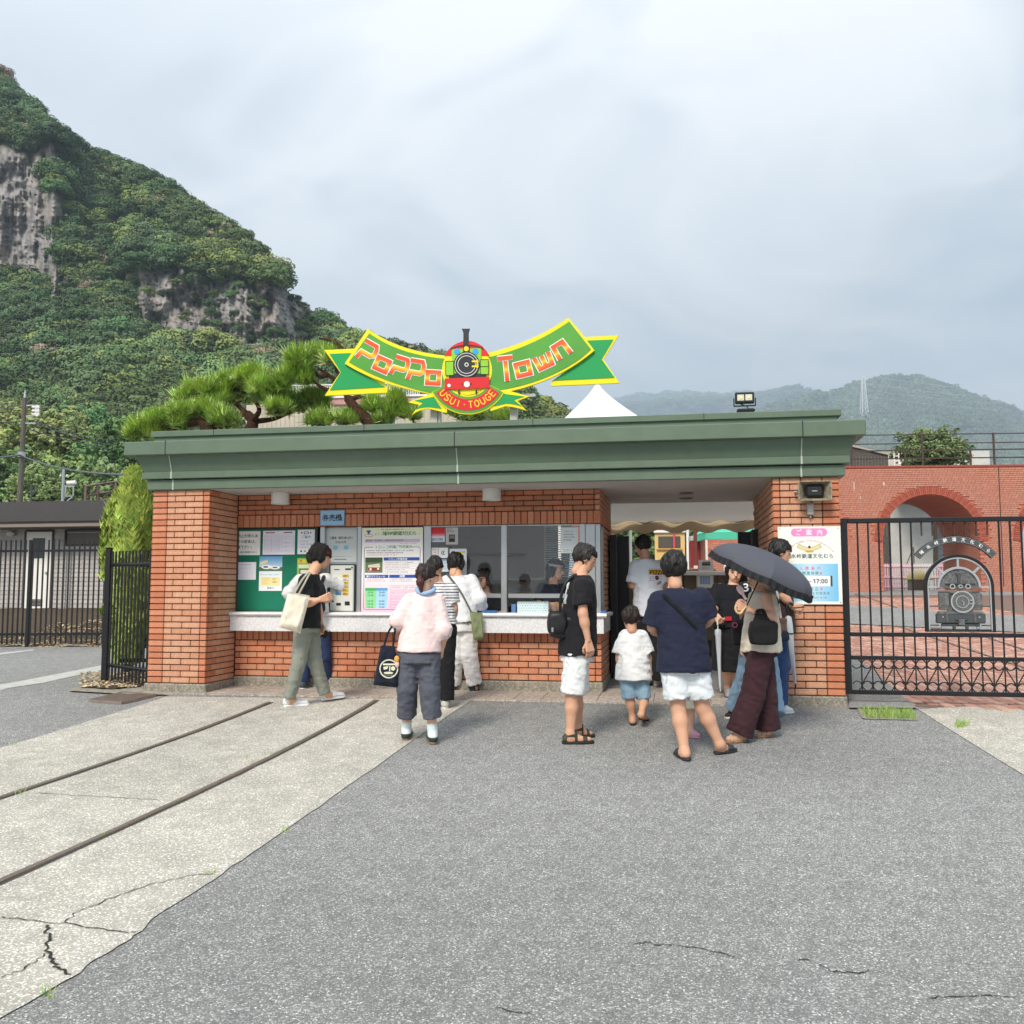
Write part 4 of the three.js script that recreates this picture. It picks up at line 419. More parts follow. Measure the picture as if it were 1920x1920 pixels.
{// blue plate and printed panels
  sheet('machine_sign','light blue plate with three large black characters above the ticket machine','sign',[601,957,646,985],0.675,450,280,(x)=>{fill(x,'#7fb4dd');fill(x,'#9cc8ea',8,8,434,264);strokes(x,'券売機',34,74,124,{color:'#15181c',weight:0.115,gap:1.02});},{d:0.012});
  const r=rect(603,989,673,1148,0.79),t=thing('ticket_machine','grey ticket vending machine with rows of blue and yellow buttons','ticket machine',front(r.u,1.84,0.80));
  part(t,'upper_panel',sheetGeo(0.415,0.42,0.02).translate(0,0.30,0),print(512,512,(x)=>{fill(x,'#d3d8d6');strokes(x,'入園券(割引券以外)',74,128,40,{weight:0.1,gap:1.0,wide:0.98});strokes(x,'のみの方',170,190,42,{weight:0.1});x.fillStyle='#86c4d6';for (const a of [140,310]){x.fillRect(a,262,70,42);x.beginPath();x.moveTo(a - 24,304);x.lineTo(a + 94,304);x.lineTo(a + 35,330);x.fill();} scribble(x,110,420,360,1,20,'#4a4e52',3);fill(x,'#35608f',160,462,190,12);}));
  part(t,'machine_body',bevel(0.305,0.56,0.07,0.035,-0.225,0.01,0.01),M(0xd9dbd4,{roughness:0.45}));part(t,'body_rim',[bevel(0.325,0.012,0.075,0.035,0.06,0.005,0.002),bevel(0.01,0.57,0.074,-0.125,-0.225,0.005,0.002),bevel(0.01,0.57,0.074,0.195,-0.225,0.005,0.002)],M(0x2b2f33,{roughness:0.4}));
  part(t,'lower_panel',bevel(0.415,0.6,0.02,0,-0.215,-0.03,0.003),MAT.steel);
  const by=M(0xe0b81f,{roughness:0.35}),bb=M(0x5f92c4,{roughness:0.35}),bw=M(0xe9e7dc,{roughness:0.35}),inkM=M(0x23262a);
  for (let i=0;i<6;i++) for (const s of [0,1]){if (s===0&&i<2) continue;const b=part(t,'button',bevel(0.075,0.032,0.014,-0.005 + s*0.088,-0.075 - i*0.043,0.048,0.004),s?(i===1?bw:by):bb);part(b,'button_text',[0,1].map((k)=>span(-0.03 + s*0.088,0.02 + s*0.088 - 0.012*k,-0.072 - i*0.043 - k*0.011,-0.068 - i*0.043 - k*0.011,0.055,0.0565)),inkM);}
  part(t,'note_slot',bevel(0.075,0.018,0.012,0.115,0.005,0.046,0.003),inkM);part(t,'coin_slot',bevel(0.07,0.01,0.01,-0.03,0.0,0.046,0.003),inkM);part(t,'ticket_tray',bevel(0.06,0.032,0.012,0.0,-0.42,0.046,0.004),inkM);part(t,'change_tray',bevel(0.062,0.048,0.012,0.11,-0.41,0.046,0.004),inkM);part(t,'lock',disc(0.009,0.01,0.165,0.025,0.045,16),inkM);part(t,'emblem',bevel(0.022,0.022,0.006,-0.075,-0.385,0.046,0.002),M(0x2a3c7a));
  sheet('fare_poster','tall pale poster with timetable blocks and a train picture beside the machine','poster',[677,988,794,1149],0.735,768,1056,(x)=>{
    const g=x.createLinearGradient(0,0,0,1056);g.addColorStop(0,'#eef2c8');g.addColorStop(0.16,'#f4f3ee');g.addColorStop(0.6,'#f2eef2');g.addColorStop(1,'#f0b9d2');x.fillStyle=g;x.fillRect(0,0,768,1056);x.strokeStyle='#5c2c40';x.lineWidth=10;x.strokeRect(3,3,762,1050);
    x.fillStyle='#2f6fa8';x.beginPath();x.moveTo(60,40);x.lineTo(120,40);x.lineTo(92,100);x.fill();x.strokeStyle='#c65a5a';x.lineWidth=5;x.beginPath();x.ellipse(92,104,52,16,0,0,7);x.stroke();
    strokes(x,'よう こそ',160,70,34,{color:'#3a6a48',weight:0.07});scribble(x,250,26,400,1,24,'#2d3340',8);strokes(x,'碓氷峠鉄道文化むら',266,54,50,{color:'#4f7a44',weight:0.12,gap:0.92});strokes(x,'へ',706,74,26,{color:'#4f7a44'});
    fill(x,'#d9c4dc',44,150,680,42);scribble(x,60,158,640,1,40,'#3a3040',12);scribble(x,480,204,230,1,14,'#6a6070',2);
    x.strokeStyle='#41474a';x.lineWidth=6;x.beginPath();x.roundRect(40,250,688,766,26);x.stroke();fill(x,'#f4f3f0',150,228,460,44);strokes(x,'トロッコ列車',168,228,42,{color:'#4a7d78',weight:0.1});strokes(x,'ご利用案内',430,228,38,{color:'#4a8d68',weight:0.1});
    scribble(x,70,286,640,2,28,'#4b5058',3,0.6);scribble(x,70,342,420,1,24,'#c0485a',5,0.6);
    fill(x,'#5c7d4c',52,376,216,190);fill(x,'#33502f',52,376,216,60);x.fillStyle='#ded6c8';x.beginPath();x.moveTo(90,470);x.lineTo(230,450);x.lineTo(244,530);x.lineTo(84,548);x.fill();fill(x,'#8d2c28',88,500,154,40);x.fillStyle='#fff4c0';x.beginPath();x.arc(120,520,14,0,7);x.arc(214,516,14,0,7);x.fill();fill(x,'#7a7d80',60,550,200,14);
    fill(x,'#2b4f9e',280,376,440,40);strokes(x,'トロッコ列車料金',336,382,28,{color:'#fff',weight:0.11});x.strokeStyle='#8a8f98';x.lineWidth=2;for (let i=0;i<5;i++){x.strokeRect(284,424 + i*30,430,30);scribble(x,300,434 + i*30,380,1,22,i % 2?'#a05a68':'#555c66',20 + i,0.5);}
    fill(x,'#2b4f9e',52,590,290,40);strokes(x,'運行スケジュール',66,596,28,{color:'#fff',weight:0.11});fill(x,'#2b4f9e',352,590,368,40);strokes(x,'時間',480,594,30,{color:'#fff',weight:0.12});
    scribble(x,60,640,270,2,22,'#b8485e',13,0.5);scribble(x,360,640,350,2,24,'#5c6068',14,0.5);fill(x,'#8fdc9a',56,752,138,250);fill(x,'#a8d6f2',194,752,140,250);fill(x,'#3fb657',56,752,138,34);fill(x,'#5c9fd6',194,752,140,34);
    x.font='bold 30px sans-serif';x.fillStyle='#2f6a50';['10:10','11:10','','13:10','14:10','15:10'].forEach((s,i)=>x.fillText(s,84,818 + i*36));x.fillStyle='#2f5a80';['10:40','11:40','','13:40','14:40','15:40'].forEach((s,i)=>x.fillText(s,224,818 + i*36));
    x.strokeStyle='#d06a94';x.lineWidth=3;for (let i=0;i<4;i++){x.strokeRect(372,720 + i*72,160,56);x.strokeRect(552,720 + i*72,160,56);scribble(x,380,738 + i*72,140,1,26,'#a05a78',40 + i);scribble(x,560,738 + i*72,140,1,26,'#a05a78',50 + i);}
 },{d:0.012});
  const gl=0.768;
  sheet('security_sticker','red, white and blue security sticker in the ticket window','sticker',[808,989,834,1016],gl,256,256,(x)=>{const g=x.createLinearGradient(0,0,0,170);g.addColorStop(0,'#d0202c');g.addColorStop(0.55,'#d8303a');g.addColorStop(1,'#eee');x.fillStyle=g;x.fillRect(0,0,256,256);fill(x,'#e9e9ec',0,168,256,88);x.fillStyle='#1f4fa0';x.font='bold 62px sans-serif';x.fillText('SECOM',12,234);});
  sheet('window_flyer','grey flyer with a dark picture at the top of the ticket window','flyer',[836,989,859,1021],gl,240,340,(x)=>{fill(x,'#c9c4c4');scribble(x,20,20,200,3,30,'#3a3440',7,0.7);fill(x,'#4a403c',60,140,120,150);fill(x,'#8a7d70',76,160,90,60);fill(x,'#2b2622',84,230,70,50);});
  sheet('window_card','narrow card with three red words low in the ticket window','card',[809,1027,821,1046],gl,120,190,(x)=>{fill(x,'#efeae6');scribble(x,22,24,80,3,52,'#a83c3c',3,0.6);});
  sheet('window_card','square white card with a dark round emblem in the ticket window','card',[822,1027,840,1046],gl,180,190,(x)=>{fill(x,'#e8ecee');x.strokeStyle='#2c3a48';x.lineWidth=12;x.beginPath();x.arc(92,96,34,0.6,5.6);x.stroke();fill(x,'#2c3a48',80,80,24,30);});
  sheet('window_card','blue and white card below the round emblem in the ticket window','card',[822,1048,841,1072],gl,190,240,(x)=>{fill(x,'#cfe0ea');fill(x,'#6f93b4',0,0,190,34);scribble(x,20,60,150,5,30,'#5a7a90',3,0.4);});
  sheet('window_notice','pale sheet with a yellow heading behind the woman in white','notice',[843,1029,875,1080],gl,300,440,(x)=>{fill(x,'#dfe8ee');fill(x,'#e3cf2e',30,42,240,26);scribble(x,40,100,220,9,32,'#7f98a8',3,0.4);fill(x,'#b8d3e4',60,250,180,120);});
  sheet('window_notice','white printed sheet taped high in the right hand ticket window','notice',[1052,989,1084,1037],gl,300,440,(x)=>{fill(x,'#dfe4e4');scribble(x,70,60,150,1,26,'#2c3438',3);scribble(x,50,110,200,3,48,'#3c4448',5,0.45);scribble(x,40,380,230,2,22,'#2c3438',8,0.6);});
  const tray=(u,w,label)=>{const t2=thing('coin_tray',label,'tray',front(u,1.328,w));part(t2,'tray_floor',bevel(0.15,0.008,0.1,0,0.006,0,0.002),M(0x2f6fb5,{roughness:0.4}));for (const [x,z,a,b] of [[0,0.05,0.16,0.01],[0,-0.05,0.16,0.01],[0.078,0,0.01,0.1],[-0.078,0,0.01,0.1]]) part(t2,'tray_rim',bevel(a,0.024,b,x,0.014,z,0.003),M(0x2f6fb5,{roughness:0.4}));};
  tray(F(919,1147,0.6)[0],0.6,'blue coin tray on the counter before the woman in white');tray(5.2,0.82,'blue coin tray at the corner of the stone counter by the passage');
  const bx=thing('tissue_box','pale box with small dark dots standing behind the ticket window','box',front(4.42,1.328,0.86));part(bx,'carton',sheetGeo(0.37,0.125,0.1).translate(0,0.0625,0),print(256,96,(x)=>{fill(x,'#c9dde0');const r2=rng(3);x.fillStyle='#4c5a66';for (let i=0;i<12;i++) for (let j=0;j<4;j++) x.fillRect(10 + i*21 + (j % 2)*10,10 + j*22,6,5);}));part(bx,'lid',bevel(0.36,0.008,0.09,0,0.129,0,0.003),M(0xdfe6e6));
  const cp=thing('blue_cup','small translucent blue cup beside the dotted box in the window','cup',front(4.19,1.328,0.83));part(cp,'cup_wall',new THREE.CylinderGeometry(0.034,0.028,0.1,24,1,true).translate(0,0.05,0),M(0x5f86b8,{side:TWO,roughness:0.3}));part(cp,'cup_bottom',new THREE.CylinderGeometry(0.028,0.028,0.006,24).translate(0,0.004,0),M(0x5f86b8));
}
{// round ceiling lamps, horn speaker, junction box, floodlight
  for (const [x,y,label] of [[525.5,932,'white cylinder lamp under the roof edge above the green notice board'],[922,926,'white cylinder lamp under the roof edge above the ticket window']]){const u=F(x,y,0.5)[0],t=thing('cylinder_lamp',label,'lamp',{...front(u,SOFFIT,0.5),group:'cylinder lamps under the roof edge'});part(t,'housing',new THREE.LatheGeometry([[0,0],[0.105,0],[0.107,-0.006],[0.107,-0.118],[0.109,-0.12],[0.109,-0.132],[0.104,-0.138],[0.09,-0.138],[0.088,-0.12],[0,-0.12]].map(([a,b])=>new THREE.Vector2(a,b)),40).rotateX(0),M(0xe4e3dd,{roughness:0.5,side:TWO}));part(t,'lens',new THREE.CylinderGeometry(0.087,0.087,0.006,32).translate(0,-0.124,0),M(0xf2f2ee,{roughness:0.3}));}
  const r=rect(1496,902,1559,939,-0.14),s=thing('horn_speaker','weathered cream horn loudspeaker on the brick pillar by the gate','loudspeaker',front(r.u,r.y,0));const cream=M(0xc9c1a8,{map:TEX.stone,roughness:0.6});
  const W=r.W / 2,H=r.H / 2,loft=(list,m)=>{const pos=[];for (let i=0;i + 1<list.length;i++){const c=([w,h,z])=>[[-w,-h,z],[w,-h,z],[w,h,z],[-w,h,z]],a=c(list[i]),b=c(list[i + 1]);for (let k=0;k<4;k++){const l=(k + 1) % 4;pos.push(...a[k],...a[l],...b[l],...a[k],...b[l],...b[k]);}} const g=newGeo().setAttribute(POS,f32(pos,3));g.computeVertexNormals();return boxUV(g);};
  const two=M(0xc9c1a8,{map:TEX.stone,roughness:0.6,side:TWO});
  part(s,'horn',loft([[W*0.34,H*0.4,0.02],[W*0.62,H*0.66,0.06],[W,H,0.16],[W,H,0.175],[W*0.93,H*0.9,0.175],[W*0.62,H*0.68,0.09]]),two);part(s,'driver_cover',[bevel(W*1.06,H*1.24,0.05,0,0,0.115,0.02)],M(0x17191b,{roughness:0.45}));part(s,'name_plate',bevel(0.05,0.008,0.002,0,0,0.142,0.0008),M(0xcfd0cc,{roughness:0.4,metalness:0.5}));part(s,'bracket',[bspan(-W - 0.02,W + 0.02,-0.012,0.012,0.0,0.02,0.004),bspan(-W - 0.02,-W - 0.006,-0.012,0.012,0,0.09,0.004),bspan(W + 0.006,W + 0.02,-0.012,0.012,0,0.09,0.004)],MAT.steel);part(s,'bolt',rod(V(-W - 0.03,0,0.08),V(-W,0,0.08),0.01),MAT.steel);
  const j=rect(1513,944,1525,966,-0.03),jb=thing('junction_box','small grey junction box below the horn loudspeaker','box',front(j.u,j.y,0));part(jb,'case',bevel(j.W,j.H,0.06,0,0,0.03,0.008),M(0xa9a7a0,{roughness:0.55}));part(jb,'cover',bevel(j.W*0.8,j.H*0.55,0.01,0,0.012,0.064,0.004),M(0xb9b7b0,{roughness:0.5}));part(jb,'conduit',rod(V(0,-j.H / 2,0.03),V(0,-j.H / 2 - 0.03,0.03),0.012),M(0x8a8882));
  const fl=rect(1378,736,1414,757,0.8),f=thing('flood_light','black floodlight with two lamp windows on the office roof','floodlight',front(fl.u,3.33,0.8));const y=fl.y - 3.33;part(f,'housing',bevel(fl.W,fl.H,0.06,0,y,0,0.01),MAT.black);
  for (const k of [-1,1]){const l=part(f,'lamp_window',bevel(fl.W*0.36,fl.H*0.55,0.008,k*fl.W*0.21,y,0.032,0.012),M(0xd9d6c4,{roughness:0.25}));part(l,'led_chip',bevel(fl.W*0.16,fl.H*0.26,0.004,k*fl.W*0.21,y,0.0375,0.001),M(0xe8e2a8,{roughness:0.4}));}
  part(f,'bracket',[bar(V(-fl.W*0.56,y,0),V(-fl.W*0.56,y - 0.09,0.0),0.012,0.03),bar(V(fl.W*0.56,y,0),V(fl.W*0.56,y - 0.09,0),0.012,0.03),bar(V(-fl.W*0.57,y - 0.09,0),V(fl.W*0.57,y - 0.09,0),0.012,0.03)],MAT.black);part(f,'cable',tube([V(-0.05,y - 0.06,-0.02),V(0.03,y - 0.11,0.02),V(0.05,y - 0.16,0)],0.006),MAT.black);part(f,'mount',[bspan(-0.09,0.1,0.02,y - 0.13,-0.06,0.06,0.01),bspan(-0.09,0.11,y - 0.16,y - 0.14,-0.07,0.07,0.003)],MAT.black);
}
{// information board on the right pillar
  const I=[1460,987,1578,1133];const r=rect(...I,-0.03),b=thing('information_board','white information board with a pink title and a blue panel on the brick pillar','sign',front(r.u,r.y,-0.012));
  part(b,'panel',sheetGeo(r.W,r.H,0.02),print(900,1120,(x)=>{
    fill(x,'#eef0ea');x.fillStyle='#f08fc8';x.beginPath();x.roundRect(190,28,520,116,58);x.fill();strokes(x,'ご',258,44,84,{color:'#fbeef6',weight:0.12});strokes(x,'案',408,44,84,{color:'#fbeef6',weight:0.12});strokes(x,'内',560,44,84,{color:'#fbeef6',weight:0.12});
    x.save();x.translate(450,640);for (let i=0;i<30;i++){const a=-0.86 + i*0.0593;x.save();x.rotate(a);scribble(x,-8,-440,16,1,26,'#a05a5a',60 + i,0.8);x.restore();} x.restore();
    x.lineWidth=6;x.strokeStyle='#8fa07a';x.fillStyle='#e6d79a';x.beginPath();x.moveTo(300,250);x.quadraticCurveTo(370,300,450,305);x.quadraticCurveTo(530,300,600,250);x.lineTo(626,300);x.quadraticCurveTo(540,350,450,356);x.quadraticCurveTo(360,350,274,300);x.closePath();x.fill();x.stroke();fill(x,'#3a2a22',436,280,30,36);x.fillStyle='#d9a24a';x.beginPath();x.ellipse(450,362,62,16,0,0,7);x.fill();
    strokes(x,'碓氷峠鉄道文化むら',112,396,64,{color:'#3c5a50',weight:0.13,gap:1.2});const g=x.createLinearGradient(0,0,900,0);g.addColorStop(0,'#7fc4e8');g.addColorStop(0.5,'#c4e6f4');g.addColorStop(1,'#6fbce8');x.fillStyle=g;x.fillRect(60,540,790,540);
    '入園案内'.split('').forEach((c,i)=>strokes(x,c,300 + i*84,580,50,{color:'#e0709a',weight:0.11}));'開園時間'.split('').forEach((c,i)=>strokes(x,c,340 + i*62,652,46,{color:'#5f8a8a',weight:0.11}));x.fillStyle='#e87aa0';for (const [a,c] of [[312,676],[606,676],[606,902],[280,902]]){x.beginPath();x.arc(a,c,17,0,7);x.fill();}
    fill(x,'#f2f4f4',120,716,620,146);fill(x,'#3f464c',738,712,28,152);x.fillStyle='#3c4246';x.font='bold 86px sans-serif';x.fillText('9:00',136,820);strokes(x,'~',392,752,80,{color:'#3c4246',weight:0.1});x.fillText('17:00',486,820);
    '休園日'.split('').forEach((c,i)=>strokes(x,c,364 + i*76,880,46,{color:'#5f8a8a',weight:0.11}));scribble(x,120,950,320,1,52,'#6f8c98',3);strokes(x,'よび年末年',470,942,44,{color:'#5c808c',weight:0.1,gap:1.2});scribble(x,90,1016,690,1,44,'#6f8c98',5);
 },{roughness:0.45}));for (const [x,y] of [[-1,1],[1,1],[-1,-1],[1,-1]]) part(b,'screw',disc(0.006,0.006,x*(r.W / 2 - 0.02),y*(r.H / 2 - 0.02),0.009,10),MAT.steel);
}
{// roof sign: two ribbons, a locomotive and a small lower ribbon, cut from sheet and stacked
  const WS=0.5,O=F(885,700,WS),s=thing('roof_sign','green and yellow ribbon sign with a toy-like steam locomotive on the office roof','sign',front(O[0],O[1],WS));
  const S=([cx,cy])=>{const f=F(580 + cx / 3.2,580 + cy / 3.2,WS);return [f[0] - O[0],f[1] - O[1]];},sp=(pts)=>poly(pts.map(S)),K=1 / 3.2*0.00585;// numbers below: an enlarged tracing of the sign
  const yel=M(0xf2e200,{roughness:0.4}),gr=M(0x55a838,{roughness:0.45,map:TEX.paint}),dg=M(0x009a4e,{roughness:0.45}),red=M(0xd8171f,{roughness:0.42}),blk=M(0x22242a,{roughness:0.42}),lime=M(0x8fcc2e,{roughness:0.42}),wht=M(0xf3f1ea,{roughness:0.45}),gold=M(0xf4d800,{roughness:0.42}),blue=M(0x1fa5e8,{roughness:0.4});
  const curve=(p0,p1,p2,n=14)=>{const o=[];for (let i=0;i<=n;i++){const t=i / n;o.push([(1 - t)**2*p0[0] + 2*t*(1 - t)*p1[0] + t*t*p2[0],(1 - t)**2*p0[1] + 2*t*(1 - t)*p1[1] + t*t*p2[1]]);} return o;};
  const T1=0.03,lay=(name,shape,m,z,d=0.012)=>part(s,name,slab(shape,d,z),m);
  lay('left_tail',sp([[90,244],[300,234],[470,470],[466,500],[92,518],[186,378]]),yel,-0.03,0.03);lay('left_tail_face',sp([[122,268],[270,262],[228,330],[455,466],[124,486],[190,378]]),dg,0.001,0.006);
  lay('right_tail',sp([[1640,166],[1856,156],[1764,300],[1860,442],[1450,460],[1452,432],[1700,250]]),yel,-0.03,0.03);lay('right_tail_face',sp([[1660,188],[1824,182],[1754,300],[1832,410],[1464,428],[1708,256]]),dg,0.001,0.006);
  const topE=[...curve([358,122],[545,262],[860,286]),...curve([1040,274],[1330,214],[1556,56])],botE=[...curve([1712,252],[1480,452],[1140,508]),...curve([800,524],[430,466],[220,330])];
  lay('ribbon',sp([...topE,[1636,150],...botE,[290,224]]),yel,0.012,0.03);
  lay('ribbon_face_left',sp([...curve([368,150],[545,280],[830,303]),[806,380],[822,450],[880,520],...curve([760,512],[450,446],[246,322])]),gr,0.043,0.006);
  lay('ribbon_face_right',sp([...curve([1076,294],[1330,240],[1562,80]),[1692,246],...curve([1640,292],[1440,440],[1140,490]),[1086,458],[1098,380]]),gr,0.043,0.006);
  const circle=(cx,cy,r,n=40,a0=0,a1=Math.PI*2)=>{const o=[];for (let i=0;i<n;i++){const a=a0 + (a1 - a0)*i / (n - (a1 - a0>6.2?0:1));o.push([cx + r*Math.cos(a),cy + r*Math.sin(a)]);} return o;};
  lay('emblem_rim',sp(circle(952,370,149,48)),yel,0.044,0.008);lay('emblem_disc',sp(circle(952,345,146,40,Math.PI + 0.42,Math.PI*2 - 0.42)),red,0.05,0.008);
  lay('small_ribbon_left',sp([[600,562],[740,508],[840,520],[830,626],...curve([720,600],[660,606],[620,640]),[666,578]]),yel,0.028,0.02);lay('small_ribbon_left_face',sp([[640,552],[752,530],[800,600],...curve([740,592],[690,586],[640,606]),[690,566]]),dg,0.049,0.006);
  lay('small_ribbon_right',sp([[1322,528],[1200,492],[1090,510],[1092,616],...curve([1180,586],[1250,590],[1308,614]),[1252,554]]),yel,0.028,0.02);lay('small_ribbon_right_face',sp([[1292,528],[1166,512],[1112,586],...curve([1180,570],[1220,566],[1280,588]),[1232,548]]),dg,0.049,0.006);
  const sw=(r0,r1,a0,a1,cx,cy)=>[...circle(cx,cy,r1,18,a0,a1),...circle(cx,cy,r0,18,a1,a0)],ca=[958,392];
  lay('place_band_rim',sp(sw(132,244,0.48,Math.PI - 0.48,...ca)),yel,0.050,0.012);lay('place_band_edge',sp(sw(140,237,0.49,Math.PI - 0.49,...ca)),gr,0.063,0.005);lay('place_band',sp(sw(154,222,0.56,Math.PI - 0.56,...ca)),red,0.069,0.004);
  const cut=(name,pts,m,z,d=0.006)=>lay(name,sp(pts),m,z,d),rectP=(a,b,c,d)=>[[a,b],[c,b],[c,d],[a,d]];
  cut('chimney',[[922,126],[972,126],[964,150],[964,230],[932,230],[932,150]],blk,0.06,0.012);cut('cab_roof',curve([858,238],[952,160],[1048,232]).concat([[1040,240],[866,246]]),red,0.059,0.006);cut('roof_edge',[...curve([856,244],[952,200],[1050,240]),...curve([1050,246],[952,208],[856,250])],blk,0.066,0.004);cut('cab',rectP(862,234,1038,404),lime,0.059,0.004);
  for (const x of [894,1004]) lay('cab_window',sp(circle(x,262,18,24)),blue,0.064,0.004);cut('lamp_box',rectP(930,232,970,268),blk,0.064,0.004);lay('head_lamp',sp(circle(950,246,15,20)),gold,0.069,0.004);
  lay('smokebox',sp(circle(952,341,78,40)),blk,0.066,0.008);const rg=(r,w2,z,name,m)=>{const sh=sp(circle(952,341,r,40));sh.holes.push(new THREE.Path(circle(952,341,r - w2,40).map(S).map(([x,y])=>new THREE.Vector2(x,y))));part(s,name,slab(sh,0.003,z),m);};rg(70,3,0.0745,'smokebox_ring',wht);rg(54,3,0.0745,'smokebox_ring',wht);rg(12,4,0.0745,'smokebox_ring',wht);
  cut('left_tank',rectP(826,320,874,404),lime,0.066,0.004);cut('right_tank',rectP(1034,310,1082,398),lime,0.066,0.004);for (const q of [[826,320,874,404],[1034,310,1082,352],[1034,352,1082,398]]) part(s,'tank_outline',mitre(rectP(...q).map(S),0.006,0.003,true).translate(0,0,0.0705),blk);
  cut('frame',rectP(846,392,1066,424),blk,0.062,0.004);for (const y of [322,352]) cut('hinge',rectP(984,y - 5,1024,y + 5),gold,0.0776,0.003);cut('hinge_post',rectP(1012,312,1020,362),gold,0.081,0.002);
  cut('buffer_beam',[[822,424],[1088,414],[1088,480],[822,490]],red,0.072,0.006);for (const [x,y,r] of [[848,466,10],[954,458,18]]) lay('buffer',sp(circle(x,y,r,20)),wht,0.079,0.004);for (const x of [906,1010]) cut('step',rectP(x - 5,492,x + 5,516),blk,0.072,0.004);cut('coupling',rectP(926,452,982,462),blk,0.0785,0.002);
  // letters: white backing and orange face; the orange runs through yellow as printed
  const grad=new THREE.MeshStandardMaterial({roughness:0.42,map:canvasTexture(16,128,(x)=>{const g=x.createLinearGradient(0,0,0,128);g.addColorStop(0,'#e8501c');g.addColorStop(0.35,'#f07c1c');g.addColorStop(0.55,'#f6d018');g.addColorStop(0.75,'#f07c1c');g.addColorStop(1,'#e8481c');x.fillStyle=g;x.fillRect(0,0,16,128);})});
  const L={P:[[[-0.5,-0.5],[0.38,-0.5],[0.5,-0.3],[0.5,0.02],[0.3,0.14],[-0.38,0.14],[-0.5,0.55]]],o:[[[-0.42,-0.36],[0.42,-0.36],[0.42,0.42],[-0.42,0.42],true]],T:[[[-0.55,-0.5],[0.55,-0.5]],[[0.02,-0.36],[0.02,0.6]]],w:[[[-0.5,-0.42],[-0.44,0.38],[0.44,0.38],[0.5,-0.42]],[[0,-0.36],[0,0.24]]],n:[[[-0.46,0.5],[-0.42,-0.42],[0.36,-0.42],[0.46,0.5]]]};
  const word=[['P',358,262,88,110,0.52],['o',446,336,88,88,0.42],['P',552,350,84,104,0.31],['P',648,372,84,112,0.17],['o',750,414,84,86,0.06],['T',1184,362,84,128,-0.1],['o',1286,362,92,92,-0.24],['w',1410,316,92,96,-0.44],['n',1516,250,84,94,-0.56]];
  word.forEach(([ch,cx,cy,w,h,a])=>{const c=Math.cos(a),d=Math.sin(a),k=0.0054 / 3.2;const lt=part(s,'letter',box(0.001,0.001,0.001),wht);lt.geometry=join(L[ch].map((st,i)=>{const closed=st[st.length - 1]===true,pts=st.filter((q)=>q !==true).map(([x,y])=>S([cx + x*w*c - y*h*d,cy + x*w*d + y*h*c]));return mitre(pts,40*k,0.004,closed).translate(0,0,0.049 + 0.0012*i);}));
    const face=join(L[ch].map((st,i)=>{const closed=st[st.length - 1]===true,pts=st.filter((q)=>q !==true).map(([x,y])=>S([cx + x*0.98*w*c - y*0.98*h*d,cy + x*0.98*w*d + y*0.98*h*c]));return mitre(pts,29*k,0.003,closed).translate(0,0,0.0545 + 0.0012*i);}));const p=face.attributes.position,uv=face.attributes.uv,o=S([cx,cy]);for (let i=0;i<p.count;i++) uv.setXY(i,0.5,0.5 + ((p.getY(i) - o[1])*c + (p.getX(i) - o[0])*d) / (h*k*1.15));part(lt,'letter_face',face,grad);});
  const txt='USUI·TOUGE',lines={U:[[[0,0],[0,0.8],[0.3,1],[0.6,0.8],[0.6,0]]],S:[[[0.6,0.12],[0.3,0],[0,0.2],[0.1,0.45],[0.5,0.55],[0.6,0.8],[0.3,1],[0,0.88]]],I:[[[0.3,0],[0.3,1]]],'·':[[[0.22,0.5],[0.38,0.5]]],T:[[[0,0],[0.6,0]],[[0.3,0.06],[0.3,1]]],O:[[[0.3,0],[0.6,0.25],[0.6,0.75],[0.3,1],[0,0.75],[0,0.25],true]],G:[[[0.6,0.15],[0.3,0],[0,0.25],[0,0.75],[0.3,1],[0.6,0.85],[0.6,0.55],[0.36,0.55]]],E:[[[0.56,0],[0,0],[0,1],[0.56,1]],[[0.06,0.5],[0.46,0.5]]]};
  [...txt].forEach((ch,i)=>{const a=Math.PI - 0.68 - i*(Math.PI - 1.36) / 9,R=188,sz=40,bx=ca[0] + R*Math.cos(a),by=ca[1] + R*Math.sin(a),ux=Math.sin(a),uy=-Math.cos(a),vx=Math.cos(a),vy=Math.sin(a);part(s,'place_letter',lines[ch].map((st)=>{const closed=st[st.length - 1]===true;return mitre(st.filter((q)=>q !==true).map(([x,y])=>S([bx + (x - 0.3)*sz*ux + (y - 0.5)*sz*vx,by + (x - 0.3)*sz*uy + (y - 0.5)*sz*vy])),6.5*0.0054 / 3.2,0.002,closed).translate(0,0,0.0735);}),gold);});
  for (const x of [806,819,955]){const f=F(x===819?824:x + 8,770,WS + 0.06)[0] - O[0],wd=x===819?0.03:0.09;part(s,'post',bspan(f - wd / 2,f + wd / 2,3.32 - O[1],3.80 - O[1],-0.12,-0.05,0.006),M(0xb4b2ac,{roughness:0.5,metalness:0.3}));}
  part(s,'back_rail',[bspan(-1.5,1.45,0.05,0.1,-0.075,-0.035,0.004),bspan(-0.75,0.75,-0.30,-0.26,-0.075,-0.035,0.004),bspan(-0.55,-0.5,-0.4,0.1,-0.05,-0.03,0.004),bspan(0.42,0.47,-0.4,0.1,-0.05,-0.03,0.004)],MAT.steel);
}
